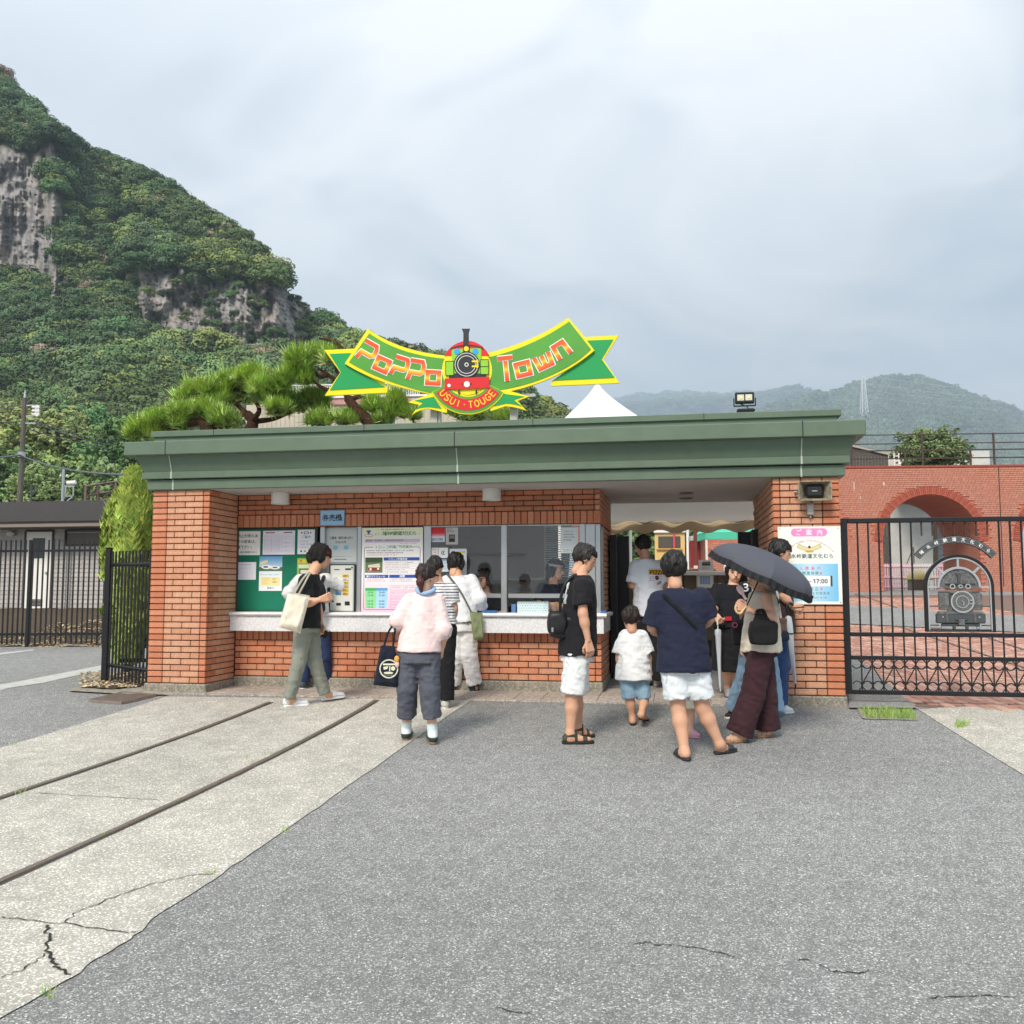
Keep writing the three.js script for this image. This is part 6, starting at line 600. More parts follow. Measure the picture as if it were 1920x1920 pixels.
  const gt=thing('green_tent','mint green market tent edge beside the brick arch','tent',{p:V(at2(1326,1045,18).x,hw(7.5),-18)}),gy=EYE - gt.position.y + (HORIZON - 1005)*18 / FOCAL;part(gt,'roof',(()=>{const q=new THREE.ConeGeometry(0.9,0.5,4,1,true).rotateY(Math.PI / 4).translate(0.55,gy + 0.3,-0.4);return q;})(),M(0x4fc0a0,{side:TWO,roughness:0.7}));part(gt,'valance',[bspan(-0.07,1.15,gy - 0.08,gy + 0.06,0.22,0.235,0.002),bspan(-0.08,-0.065,gy - 0.08,gy + 0.06,-1.0,0.22,0.002)],M(0x4fc0a0,{roughness:0.7}));part(gt,'pole',rod(V(-0.05,0,0.2),V(-0.05,gy,0.2),0.025),MAT.white);
  const wc=thing('white_crate','white plastic crate standing on the stall counter','crate',front(6.86,hw(4.2) + 1.28,4.5));part(wc,'case',bevel(0.11,0.24,0.12,0,0.12,0,0.01),M(0xe1e4e6));part(wc,'rim',bevel(0.12,0.02,0.13,0,0.24,0,0.004),M(0xd4d8da));for (let i=0;i<3;i++){const bx=thing('goods_tray',['flat brown tray of goods on the stall counter, beside the white crate','flat brown tray of goods in the middle of the stall counter','flat pale tray of goods on the stall counter above the pizza shirt'][i],'tray',front(6.55 - i*0.32,hw(4.2) + 1.28,4.45));part(bx,'tray_floor',bevel(0.28,0.02,0.24,0,0.015,0,0.004),M(i===2?0xb9b0a0:0x8a6a50));for (let j=0;j<6;j++) part(bx,'packet',bevel(0.07,0.03,0.09,-0.085 + (j % 3)*0.085,0.04,-0.055 + Math.floor(j / 3)*0.11,0.006),M([0xc9a88c,0xd9c9b4,0xa88a78][j % 3]));}
}
// ---------- white tent, pale building and fence behind the roof ----------
{
  const d=24,k=d / FOCAL,o=D(1120,790,d),t=thing('white_tent','white pointed marquee rising behind the office roof','tent',{p:V(o.x,hw(12),o.z),turn:0.3}),Yb=(py)=>EYE - hw(12) + (HORIZON - py)*k,pts=[];for (let i=0;i<=14;i++){const v=i / 14;pts.push(new THREE.Vector2(0.05 + 2.4*v**1.25,Yb(716) - (Yb(716) - Yb(845))*v));} part(t,'canopy',new THREE.LatheGeometry(pts,4).rotateY(Math.PI / 4),M(0xe9ebee,{roughness:0.7,side:TWO,flatShading:true}));for (const [a,b] of [[1,1],[-1,1],[1,-1],[-1,-1]]) part(t,'pole',rod(V(a*1.7,0,b*1.7),V(a*1.7,Yb(845),b*1.7),0.04),MAT.white);part(t,'finial',rod(V(0,Yb(718),0),V(0,Yb(712),0),0.02),MAT.white);
  const dh=24,kh=dh / FOCAL,c=D(640,800,dh),h=thing('pale_building','cream building with a pink band and white balcony rails behind the pines','building',{p:V(c.x,hw(14),c.z),turn:TURN*0.6}),X=(px)=>(px - 640)*kh,Y=(py)=>EYE - hw(14) + (HORIZON - py)*kh;part(h,'wall',span(X(452),X(860),0,Y(752),-6,0),M(0xcfc6b4,{map:TEX.paint,roughness:0.85}));part(h,'pink_band',bspan(X(570),X(862),Y(756),Y(742),-6,0.06),M(0xc49490,{roughness:0.8}));part(h,'balcony_floor',bspan(X(540),X(862),Y(744),Y(740),-5,0.1),MAT.white);for (let px=545;px<790;px +=3.4) part(h,'baluster',bspan(X(px),X(px) + 0.02,Y(740),Y(718),0.05,0.07,0.003),MAT.white);part(h,'balcony_rail',bspan(X(543),X(800),Y(719),Y(716.5),0.03,0.09),MAT.white);
  part(h,'upper_wall',span(X(560),X(760),Y(742),Y(712),-5,-2.5),M(0xb9c4c8,{roughness:0.8}));for (const [a,b,e,f2] of [[642,783,650,796],[715,783,745,800],[455,790,466,802]]){const w=part(h,'window',bspan(X(a) - 0.03,X(e) + 0.03,Y(f2),Y(b),0,0.04),MAT.white);part(w,'pane',bspan(X(a),X(e),Y(f2) + 0.03,Y(b) - 0.03,0.04,0.045,0.001),M(0x5d7788,{roughness:0.15}));} for (let px=456;px<860;px +=9) part(h,'cladding_rib',bspan(X(px),X(px) + 0.025,1.5,Y(770),0,0.015,0.003),M(0xc2b9a8,{roughness:0.9}));
}
// ---------- utility poles, wires, pylon ----------
const wireM=M(0x5d6468,{roughness:0.6}),sag=(a,b,s,r,n=16)=>{const p=[];for (let i=0;i<=12;i++){const t=i / 12,v=a.clone().lerp(b,t);v.y -=s*4*t*(1 - t);p.push(v);} return tube(p,r,n,5);};
{
  const d=44,k=d / FOCAL,cm=M(0x8a857d,{map:TEX.stone,roughness:0.9}),o=D(36,960,d),t=thing('utility_pole','tall grey utility pole with a bracket of insulators before the wooded hill','pole',{p:V(o.x,hw(30),o.z)}),Y=(py)=>EYE - hw(30) + (HORIZON - py)*k,X=(px)=>(px - 36)*k;part(t,'shaft',rod(V(0,0,0),V(0.02,Y(742),0),0.16,0.10,12),cm);part(t,'tip',rod(V(0.02,Y(742),0),V(0.03,Y(728),0),0.07,0.03),MAT.steel);part(t,'bracket',[bar(V(0,Y(757),0),V(X(58),Y(757),0),0.06),bar(V(0,Y(778),0),V(X(58),Y(776),0),0.06),bar(V(X(58),Y(757),0),V(X(58),Y(776),0),0.06)],MAT.steel);for (const y of [760,767,774]) part(t,'insulator',[rod(V(X(52),Y(y),0),V(X(66),Y(y),0),0.06),disc(0.11,0.05,X(62),Y(y),0,10).rotateY(0)],M(0xdcdcd8,{roughness:0.3}));part(t,'cross_arm',bar(V(-0.2,Y(791),0),V(X(60),Y(791),0),0.07),MAT.steel);part(t,'band',[new THREE.CylinderGeometry(0.17,0.17,0.25,12).translate(0,Y(851),0)],MAT.steel);
  const o2=D(117,960,40),t2=thing('signal_mast','short steel mast with a white cylinder and a small platform','mast',{p:V(o2.x,hw(26),o2.z)}),k2=40 / FOCAL,Y2=(py)=>EYE - hw(26) + (HORIZON - py)*k2,X2=(px)=>(px - 117)*k2;part(t2,'shaft',rod(V(0,0,0),V(-0.02,Y2(876),0),0.09,0.06),MAT.steel);part(t2,'tank',rod(V(X2(124),Y2(905),0),V(X2(140),Y2(904),0),0.09,0.09,12),MAT.white);part(t2,'platform',[bar(V(0,Y2(911),0),V(X2(138),Y2(911),0),0.05),bar(V(X2(121),Y2(930),0),V(X2(136),Y2(930),0),0.04),bar(V(X2(136),Y2(911),0),V(X2(136),Y2(930),0),0.04),bar(V(X2(121),Y2(911),0),V(X2(121),Y2(930),0),0.04),bar(V(0,Y2(946),0),V(X2(136),Y2(930),0),0.04)],MAT.steel);for (const s of [-1,1]) part(t2,'insulator',new THREE.SphereGeometry(0.05,8,6).translate(s*0.14,Y2(891),0),M(0xdcdcd8));
  const o3=D(57,960,42),t3=thing('lamp_mast','thin dark mast with a slanting arm behind the hut roof','mast',{p:V(o3.x,hw(28),o3.z)}),k3=42 / FOCAL,Y3=(py)=>EYE - hw(28) + (HORIZON - py)*k3;part(t3,'shaft',rod(V(0,0,0),V(0,Y3(908),0),0.05),M(0x4a5250));part(t3,'arm',bar(V(0,Y3(930),0),V(0.25,Y3(917),0),0.04),M(0x4a5250));
  const w=(a,b,s,r,label)=>solo('overhead_wire',sag(a,b,s,r),wireM,label,'wire');const P=(x,y,dd)=>D(x,y,dd);
  w(P(-120,784,40),P(40,790,44),0.1,0.03,'blue-grey overhead cable coming in to the utility pole from beyond the hut');w(P(56,790,44),P(300,838,70),0.5,0.03,'overhead cable running from the pole bracket down behind the roof');w(P(56,788,44),P(330,832,75),0.5,0.025,'thin overhead wire just above the cable behind the roof');w(P(44,802,44),P(320,850,70),0.4,0.025,'thin lower overhead wire behind the roof');w(P(-120,858,30),P(38,853,44),0.1,0.045,'white cable coming in to the band of the utility pole');w(P(38,853,44),P(262,890,26),0.25,0.03,'white cable sagging from the pole band towards the brick office');for (const [y,n] of [[757,'top'],[763,'middle'],[770,'bottom']]) w(P(-120,y - 8,46),P(60,y + 2,44),0.1,0.015,n + ' thin wire of the three meeting the insulator bracket');
  const d4=2000,o4=D(1621,792,d4),py=thing('power_pylon','pale lattice power pylon on the misty mountain','pylon',{p:o4}),k4=d4 / FOCAL,pm=M(0xd6dadd,{roughness:0.6}),Hh=(792 - 702)*k4,legs=[[-1,-1],[1,-1],[1,1],[-1,1]],wd=(v)=>lerp(8*k4,2*k4,v**0.6);for (const [a,b] of legs){part(py,'leg',[0,1,2,3].map((i)=>bar(V(a*wd(i / 4),Hh*i / 4,b*wd(i / 4)),V(a*wd((i + 1) / 4),Hh*(i + 1) / 4,b*wd((i + 1) / 4)),1.5)),pm);} for (let i=0;i<9;i++) for (const s of [-1,1]) part(py,'lattice',bar(V(-s*wd(i / 9),Hh*i / 9,wd(i / 9)),V(s*wd((i + 1) / 9),Hh*(i + 1) / 9,wd((i + 1) / 9)),0.8),pm);for (const v of [0.72,0.84,0.95]) part(py,'cross_arm',bar(V(-7,Hh*v,0),V(7,Hh*v,0),0.6),pm);
  [[704,742],[718,757],[730,764],[742,776]].forEach(([a,b],i)=>solo('power_line',sag(D(1618,a,2000),D(2150,b,1900),12,0.2,30),pm,['uppermost','second','third','lowest'][i] + ' power line from the pylon across the misty mountain','wire',{group:'power lines from the pylon'}));
  const fb=D(200,930,30),ft=thing('footbridge_railing','brown curved railing over a red brick parapet beyond the hut roof','railing',{p:V(fb.x,EYE,fb.z)}),kf=30 / FOCAL,X5=(px)=>(px - 200)*kf,Y5=(y)=>(HORIZON - y)*kf,fm=M(0x6d5c54,{roughness:0.7});[[160,912],[172,905],[196,897],[230,890],[262,884]].forEach(([x,y],i,l)=>{part(ft,'post',bar(V(X5(x),Y5(948 - i*3),-i*0.4),V(X5(x),Y5(y),-i*0.4),0.07),fm);if (i){const [a,b]=l[i - 1];for (const dy of [0,18,32]) part(ft,'rail',bar(V(X5(a),Y5(b + dy),-(i - 1)*0.4),V(X5(x),Y5(y + dy),-i*0.4),0.05),fm);}});part(ft,'parapet',slab(poly([[X5(150),Y5(960)],[X5(165),Y5(948)],[X5(205),Y5(940)],[X5(270),Y5(932)],[X5(270),Y5(960)]]),0.4,-0.2),M(0xa65446,{map:TEX.fine,roughness:0.9}));
}
// ---------- parked vans behind the photographer, mirrored in the ticket window ----------
[['white van parked across the forecourt, mirrored in the left ticket window',-6.3,9.5,0xe4e6e6,1.95,0.5],['pale van parked beside the white van, mirrored in the right ticket window',-9.6,8.6,0xcfd2d2,1.8,0.42]].forEach(([label,x,z,c,h,turn])=>{
  const t=thing('parked_van',label,'van',{p:V(x,groundY(x,z),z),turn:turn + Math.PI,group:'parked vans'}),w=0.85,paint=MP(c,{roughness:0.3,clearcoat:0.6}),prof=[[-2.1,0.35],[2.1,0.35],[2.2,0.7],[2.1,1.0],[1.55,1.12],[0.95,h - 0.08],[0.6,h],[-1.95,h],[-2.15,h - 0.2],[-2.2,0.6]];part(t,'body',slab(poly(prof),w*2,-w,0.04).rotateY(-Math.PI / 2),paint);const gl=M(0x1c2226,{roughness:0.08});
  part(t,'windscreen',bar(V(0,1.18,1.53),V(0,h - 0.14,1.0),1.45,0.02),gl);for (const s of [-1,1]){part(t,'side_window',slab(poly([[-1.8,1.15],[1.2,1.15],[0.8,h - 0.16],[-1.8,h - 0.16]]),0.012,0).rotateY(-Math.PI / 2).translate(s*(w + 0.046),0,0),gl);part(t,'headlight',bevel(0.3,0.2,0.06,s*0.6,0.86,2.14,0.02),M(0xdfe3e6,{roughness:0.1}));part(t,'mirror',bevel(0.16,0.2,0.1,s*1.0,1.25,1.2,0.03),gl);for (const q of [1.4,-1.35]){const wh=part(t,'wheel',new THREE.CylinderGeometry(0.32,0.32,0.2,24).rotateZ(Math.PI / 2).translate(s*0.76,0.32,q),M(0x18181a,{roughness:0.9}));part(wh,'rim',new THREE.CylinderGeometry(0.19,0.19,0.21,18).rotateZ(Math.PI / 2).translate(s*0.765,0.32,q),MAT.steel);}} part(t,'bumper',bevel(1.66,0.26,0.12,0,0.5,2.2,0.05),paint);part(t,'grille',bevel(0.8,0.12,0.03,0,0.8,2.24,0.01),gl);part(t,'number_plate',bevel(0.33,0.16,0.02,0,0.5,2.27,0.005),MAT.white);
});
// ---------- wooded hill, far mountain, trees ----------
function sheetOf(nx,ny,fn,colour){const pos=new Float32Array(nx*ny*3),col=new Float32Array(nx*ny*3),idx=[];for (let j=0;j<ny;j++) for (let i=0;i<nx;i++){const p=fn(i,j);pos.set([p.x,p.y,p.z],(j*nx + i)*3);col.set(colour(i,j),(j*nx + i)*3);} for (let j=0;j + 1<ny;j++) for (let i=0;i + 1<nx;i++){const a=j*nx + i;idx.push(a,a + 1,a + nx + 1,a,a + nx + 1,a + nx);} const g=newGeo().setAttribute(POS,new THREE.BufferAttribute(pos,3)).setAttribute(COL,new THREE.BufferAttribute(col,3));g.setIndex(idx);g.computeVertexNormals();return g;}
const through=(pts)=>(x)=>{if (x<=pts[0][0]) return pts[0][1] + (pts[1][1] - pts[0][1]) / (pts[1][0] - pts[0][0])*(x - pts[0][0]);for (let i=1;i<pts.length;i++) if (x<=pts[i][0]) return lerp(pts[i - 1][1],pts[i][1],(x - pts[i - 1][0]) / (pts[i][0] - pts[i - 1][0]));const l=pts.length;return pts[l - 1][1] + (pts[l - 1][1] - pts[l - 2][1]) / (pts[l - 1][0] - pts[l - 2][0])*(x - pts[l - 1][0]);};
function leafQuad(size,r,up=0.4){const a=V(r() - 0.5,(r() - 0.5)*0.7 + up*0.3,r() - 0.5).normalize(),b=V(r() - 0.5,r() - 0.5,r() - 0.5).cross(a).normalize(),c=a.clone().cross(b),s=size*(0.6 + 0.8*r());return [b.clone().multiplyScalar(s),c.multiplyScalar(s*0.6)];}
function crownGeo(seed,{rx=1,ry=0.8,clumps=46,leaves=9,size=0.16,spread=0.26,floor=-0.35}){// leaf faces in clumps through the volume of a crown
  const r=rng(seed),pos=[],col=[],nor=[];let made=0,guard=0;
  while (made<clumps&&guard++<4000){const p=V(r()*2 - 1,r()*1.5 - 0.5,r()*2 - 1),l=p.length();if (l>1||l<0.45||p.y<floor) continue;made++;const tone=0.72 + 0.5*r();const bump=1 + 0.18*noise(p.x*3 + seed,p.y*3,p.z*3);
    for (let k=0;k<leaves;k++){const c=V(p.x*rx*bump + (r() - 0.5)*spread*2,p.y*ry*bump + (r() - 0.5)*spread*0.8,p.z*rx*bump + (r() - 0.5)*spread*2),[a,b]=leafQuad(size,r);const t=tone*(0.85 + 0.3*r());for (const [s,q] of [[-1,-1],[1,-1],[1,1],[-1,-1],[1,1],[-1,1]]){pos.push(c.x + a.x*s + b.x*q*(s>0?0.4:1),c.y + a.y*s + b.y*q*(s>0?0.4:1),c.z + a.z*s + b.z*q*(s>0?0.4:1));col.push(t,t,t*0.95);} const fn=a.clone().cross(b).normalize();if (fn.y<0) fn.negate();const out=c.clone().sub(V(p.x*rx*0.55,p.y*ry*0.55 - 0.1,p.z*rx*0.55)).normalize().multiplyScalar(0.9).addScaledVector(fn,0.5).normalize();for (let q=0;q<6;q++) nor.push(out.x,out.y,out.z);}}
  const g=newGeo().setAttribute(POS,f32(pos,3)).setAttribute(COL,f32(col,3)).setAttribute('normal',f32(nor,3));return g;
}
function canopyGeo(seed,clumps,leaves,size){// a spreading crown: leaf faces laid over many small domes that together make one large one
  const r=rng(seed),pos=[],col=[],nor=[],q=V(0,0,0);
  for (let i=0;i<clumps;i++){const a=r()*6.283,e=Math.asin(lerp(-0.25,1,r())),k=0.55 + 0.4*r(),c=V(Math.cos(a)*Math.cos(e)*k,Math.sin(e)*k*0.75,Math.sin(a)*Math.cos(e)*k),cr=0.2 + 0.16*r(),tone=0.86 + 0.28*r();
    for (let j=0;j<leaves;j++){const n=V(r()*2 - 1,r()*1.5 - 0.45,r()*2 - 1).normalize(),p=c.clone().add(V(n.x*cr,n.y*cr*0.6,n.z*cr)),f=n.clone().add(V(r() - 0.5,r() - 0.2,r() - 0.5)).normalize(),u=V(r() - 0.5,r() - 0.5,r() - 0.5).cross(f).normalize(),v=f.clone().cross(u),s=size*(0.6 + 0.8*r()),t=tone*(0.9 + 0.2*r()),m=n.clone().multiplyScalar(0.8).addScaledVector(c,0.5).addScaledVector(f,0.45).normalize();for (const [x,y] of [[-1,0],[0,-0.6],[1,0],[-1,0],[1,0],[0,0.6]]){q.copy(p).addScaledVector(u,x*s).addScaledVector(v,y*s);pos.push(q.x,q.y,q.z);nor.push(m.x,m.y,m.z);col.push(t,t,t*0.95);}}}
  return newGeo().setAttribute(POS,f32(pos,3)).setAttribute(COL,f32(col,3)).setAttribute('normal',f32(nor,3));
}
const LEAF=MP(0xffffff,{vertexColors:true,roughness:0.95,specularIntensity:0.3,side:TWO}),O3=new THREE.Object3D(),C3=new THREE.Color();
function scatter(name,geos,list,{label,category,parent=scene,kind='stuff'}={}){geos.forEach((g,k)=>{const mine=list.filter((_,i)=>i % geos.length===k);if (!mine.length) return;const m=new THREE.InstancedMesh(g,LEAF,mine.length);mine.forEach(({p,s,sy=s,ry=0,c,rx=0,rz=0},i)=>{O3.position.copy(p);O3.rotation.set(rx,ry,rz);O3.scale.set(s,sy,s);O3.updateMatrix();m.setMatrixAt(i,O3.matrix);m.setColorAt(i,c);});m.name=parent===scene?numbered(name):name;m.castShadow=m.receiveShadow=true;if (kind) m.userData.kind=kind;if (label) tag(m,label,category,null,kind);parent.add(m);});}
function planted(parent,name,geos,list){// the same, joined into one real mesh: the crown of a single tree
  const N0=geos.map((g)=>g.attributes.position.count),total=list.reduce((s,_,i)=>s + N0[i % geos.length],0),P=new Float32Array(total*3),Q=new Float32Array(total*3),K=new Float32Array(total*3),v=V(0,0,0);let o=0;
  list.forEach(({p,s,sy=s,ry=0,c,rx=0,rz=0},i)=>{const g=geos[i % geos.length],a=g.attributes;O3.position.copy(p);O3.rotation.set(rx,ry,rz);O3.scale.set(s,sy,s);O3.updateMatrix();for (let j=0;j<a.position.count;j++,o +=3){v.fromBufferAttribute(a.position,j).applyMatrix4(O3.matrix);P.set([v.x,v.y,v.z],o);v.fromBufferAttribute(a.normal,j).applyEuler(O3.rotation);Q.set([v.x,v.y,v.z],o);K.set([c.r*a.color.getX(j),c.g*a.color.getY(j),c.b*a.color.getZ(j)],o);}});
  part(parent,name,newGeo().setAttribute(POS,new THREE.BufferAttribute(P,3)).setAttribute('normal',new THREE.BufferAttribute(Q,3)).setAttribute(COL,new THREE.BufferAttribute(K,3)),LEAF);
}
const green=(r,h=0.27,s=0.32,l=0.17,dh=0.05,dl=0.05)=>new THREE.Color().setHSL(h + dh*(r() - 0.5)*2,s + 0.12*(r() - 0.5),l + dl*(r() - 0.5)*2);
{
  const ridge=through([[-700,-330],[-300,-80],[0,150],[40,190],[100,246],[160,290],[230,318],[320,362],[370,405],[440,450],[500,506],[560,566],[620,622],[660,650],[730,672],[830,694],[960,760],[1100,860]]);
  const soft=(v,a,b,c,d)=>smooth(a,b,v)*(1 - smooth(c,d,v));
  const rock=(x,y)=>{const n=60*fbm(x*0.02,y*0.02,3,4);const a=soft(x,-400,-380,98 + n*0.5,120 + n*0.5)*soft(y,262 + n*0.6,296 + n*0.6,490 + n,545 + n),b=soft(x,84,100,140 + n*0.3,158)*soft(y,490 + n*0.6,515,560,592 + n*0.5),e=x + y*0.0,f=soft(x,225 + n,275 + n,575 + n*0.5,620 + n*0.5)*soft(y,484 + (x - 240)*0.16 + n*0.5,510 + (x - 240)*0.16 + n*0.5,600 + (x - 240)*0.28 + n,660 + (x - 240)*0.2 + n),h=soft(x,545,560,590,606)*soft(y,596 + n*0.3,612,660,690);return Math.max(a,b,f*0.95,h*0.9);};
  const x0=-560,x1=1080,sx=3,y0=985,nx=Math.floor((x1 - x0) / sx) + 1,ny=290,depth=[],field=(i,j)=>depth[j*nx + i];
  const yAt=(i,j)=>lerp(y0,ridge(x0 + i*sx),j / (ny - 4));
  for (let i=0;i<nx;i++){const x=x0 + i*sx;let d=150 + 12*noise(x*0.01,4);for (let j=0;j<ny;j++){const y=yAt(i,j),dy=j?Math.abs(yAt(i,j - 1) - y):0;d +=dy*(0.14 - 0.115*rock(x,y))*(d / 180);depth[j*nx + i]=d;}}
  const hill=(i,j)=>{const x=x0 + i*sx;if (j<=ny - 4){const y=yAt(i,j),rk=rock(x,y),d=field(i,j) + rk*(4.5*fbm(x*0.085,y*0.014,1,4) + 1.3*Math.abs(noise(x*0.2,y*0.025,7)) + 0.9*Math.abs(noise(x*0.42,y*0.11,9)) + 1.2*fbm(x*0.3,y*0.3,4,2)) + 5*fbm(x*0.03,y*0.03,5,3);return D(x,y,d);} const k=j - (ny - 4),p=D(x,ridge(x),field(i,ny - 4));p.z -=14*k*k;p.y -=9*k*k;p.x*=1 + 0.05*k;return p;};
  const rockC=lin(0xa09c9a),rockD=lin(0x6c696b),rockW=lin(0xa89c8e),soilC=lin(0x2f3a24),dry=lin(0x5a5138);
  structure('wooded_hill',sheetOf(nx,ny,hill,(i,j)=>{const x=x0 + i*sx,y=yAt(i,Math.min(j,ny - 4)),rk=rock(x,y);const n=clamp(0.62 + 0.9*fbm(x*0.26,y*0.05,2,4) - (Math.abs(noise(x*0.3,y*0.03,17))<0.09?0.5:0)),w=clamp(0.8*fbm(x*0.03,y*0.03,8,3) + 0.25),g2=clamp(fbm(x*0.12,y*0.12,12,3)*2 - 0.15);const c=[0,1,2].map((k)=>{let v=lerp(rockD[k],rockC[k],n);v=lerp(v,rockW[k],w*0.7);v=lerp(v,soilC[k]*1.4,g2*0.8);const sC=lerp(soilC[k],dry[k],clamp(fbm(x*0.02,y*0.02,6,3) + 0.2));return lerp(sC,v,rk);});return c;}),M(0xffffff,{vertexColors:true,roughness:1}));
  const variants=[1,2,3,4,5,6].map((k)=>canopyGeo(100 + k,50,76,0.056)),r=rng(2024),list=[];
  const plant=(i,j,big=1)=>{const ii=clamp(Math.floor(i),0,nx - 1),jj=clamp(Math.floor(j),0,ny - 4),x=x0 + ii*sx,y=yAt(ii,jj),rk=rock(x,y),scrub=rk>0.25;if (scrub&&r()<(x<130?0.86:0.74) + 0.14*rk) return;const p=hill(ii,jj),n=fbm(x*0.014,y*0.014,21,3),near=clamp((y - 600) / 260),warm=clamp((x - 300) / 250)*clamp((640 - y) / 200),pick=r();const c=green(r,0.30 - 0.05*near - 0.07*warm - (pick>0.8?0.06:0),0.33 + 0.10*near + 0.14*warm + (pick>0.8?0.1:0),clamp(0.140 + 0.08*n + 0.0*near + 0.05*warm + (pick<0.3?-0.05:pick>0.86?0.05:0),0.08,0.32),0.02,0.03);if (r()<0.02) c.setHSL(0.08,0.26,0.26);const s=(2.6 + 3.0*r())*big*(0.9 + 0.35*near)*(scrub?0.42:1);p.y +=s*0.15;list.push({p,s,sy:s*(0.75 + 0.4*r()),ry:r()*6.3,rx:0.2*(r() - 0.5),rz:0.2*(r() - 0.5),c});};
  const iv=(x)=>(x - x0) / sx;for (let k=0;k<3600;k++) plant(r()*(nx - 1),(ny - 5)*r()**0.85);for (let k=0;k<1500;k++) plant(lerp(iv(-10),iv(780),r()),(ny - 5)*r());for (let k=0;k<420;k++) plant(r()*(nx - 1),ny - 5 - 3*r(),0.8);
  scatter('hillside_forest',variants,list,{label:'mixed green forest covering the steep hill',category:'forest'});
}
{// far mountain to the right: three ridges, one behind the other, fading in the air
  const far=(name,pts,x0,x1,yb,dTop,dBase,seed,nTrees,size,lum,label)=>{const rg=through(pts),n=150,m=50,r=rng(seed),pt=(x,v)=>{const yr=rg(x) + 3*fbm(x*0.05,seed,2,3),y=lerp(yb,yr,v),d=lerp(dBase,dTop,v**0.9)*(1 + 0.10*fbm(x*0.012,v*3,seed,4));return D(x,y,d);};structure(name,sheetOf(n,m + 1,(i,j)=>{const x=lerp(x0,x1,i / (n - 1));if (j<m) return pt(x,j / (m - 1));const p=pt(x,1);p.z -=200;p.y -=120;return p;},()=>lin(0x2c3a24)),M(0xffffff,{vertexColors:true,roughness:1}));const list=[];for (let k=0;k<nTrees;k++){const x=lerp(x0,x1,r()),v=k<nTrees*0.1?1 - 0.02*r():r()**0.8,p=pt(x,v),q=fbm(x*0.03,v*6,seed + 2,3),s=size*(0.7 + 0.7*r());p.y +=s*0.3;list.push({p,s,sy:s*(0.8 + 0.5*r()),ry:r()*6.3,c:green(r,0.29,0.24,lum + 0.07*q,0.03,0.04)});} scatter(name + '_forest',[7,8,9].map((k)=>canopyGeo(k*31 + seed,22,18,0.15)),list,{label,category:'forest'});};
  far('near_mountain',[[1330,850],[1400,800],[1440,770],[1500,752],[1560,742],[1610,726],[1640,718],[1668,712],[1722,714],[1762,724],[1800,738],[1850,756],[1920,780],[2100,830],[2300,880]],1300,2250,905,2300,1400,5,7000,11,0.18,'forest on the nearer misty mountain behind the pylon');
  far('middle_mountain',[[980,812],[1100,782],[1180,762],[1260,754],[1330,752],[1400,744],[1450,735],[1492,728],[1535,742],[1600,760],[1700,800]],960,1720,860,3500,2700,15,2600,13,0.19,'forest on the hazy middle mountain behind the floodlight');
  far('distant_mountain',[[900,810],[1000,786],[1050,776],[1120,768],[1190,748],[1240,744],[1290,742],[1360,745],[1440,742],[1560,760]],880,1600,850,4600,3900,25,1500,22,0.19,'forest on the most distant mountain fading into the cloud');
}
// single trees behind the hut and over the viaduct
function broadleaf(label,px,py,d,w,h,{hue=0.24,lum=0.2,seed=1,group,base}={}){
  const c=D(px,py,d),gy=base??Math.min(c.y - h,hw(24)),k=d / FOCAL,t=thing('broadleaf_tree',label,'tree',{p:V(c.x,gy,c.z),group}),r=rng(seed),cy=c.y - gy;part(t,'trunk',[rod(V(0,-0.2,0),V(0.1,cy*0.6,0),0.04*h + 0.05,0.03*h,8),...[0,1,2,3].map((i)=>rod(V(0.08,cy*0.5,0),V(Math.cos(i*1.7)*w*0.3,cy,Math.sin(i*1.7)*w*0.3),0.02*h + 0.02,0.01,6))],M(0x4a4036,{roughness:1}));
  const list=[],geo=[11,12,13].map((q)=>canopyGeo(q + seed*7,7,15,0.13));for (let i=0;i<150;i++){const p=V(r()*2 - 1,r()*2 - 1,r()*2 - 1);if (p.length()>1||p.length()<0.25){i--;continue;} const q=1 + 0.22*noise(p.x*2.5 + seed,p.y*2.5,p.z*2.5);list.push({p:V(p.x*w / 2*q,cy + p.y*h / 2*q,p.z*w / 2*q),s:w*0.17*(0.7 + 0.6*r()),ry:r()*6.3,c:green(r,hue,0.4,lum,0.025,0.05)});} planted(t,'crown',geo,list);
}
[['yellowish green tree behind the hut, rising beside the utility pole',95,850,62,7.0,5.5,{hue:0.215,lum:0.26,seed:3}],['pale brownish green tree left of the utility pole',0,820,70,6.5,5,{hue:0.19,lum:0.24,seed:4}],['dark green rounded tree low behind the hut roof by the pole foot',25,912,56,5.4,4,{hue:0.26,lum:0.16,seed:5}],['fresh green tree behind the signal mast',165,925,52,5.4,3.2,{hue:0.25,lum:0.24,seed:6}],['dense bluish green tree behind the cables',145,830,85,6.4,6.5,{hue:0.31,lum:0.17,seed:7}],['tall dark green tree behind the golden shrub',235,880,60,6,6,{hue:0.29,lum:0.16,seed:8}],['olive green tree above the curved brown railing',175,875,66,5.5,4.6,{hue:0.23,lum:0.21,seed:9}],['bright green bush between the two masts',90,930,50,3.6,2.2,{hue:0.24,lum:0.26,seed:10}]].forEach((a)=>broadleaf(...a));
broadleaf('round dark green tree standing behind the viaduct railing',1745,852,44,3.2,2.4,{hue:0.25,lum:0.19,seed:21,base:1.4});
broadleaf('leafy green tree beyond the arch behind the stall',1195,1000,48,5.2,6,{hue:0.26,lum:0.20,seed:22,base:1.4});
broadleaf('dark green tree between the yellow kiosk and the green tent',1300,985,52,4.2,5,{hue:0.27,lum:0.17,seed:23,base:1.4});
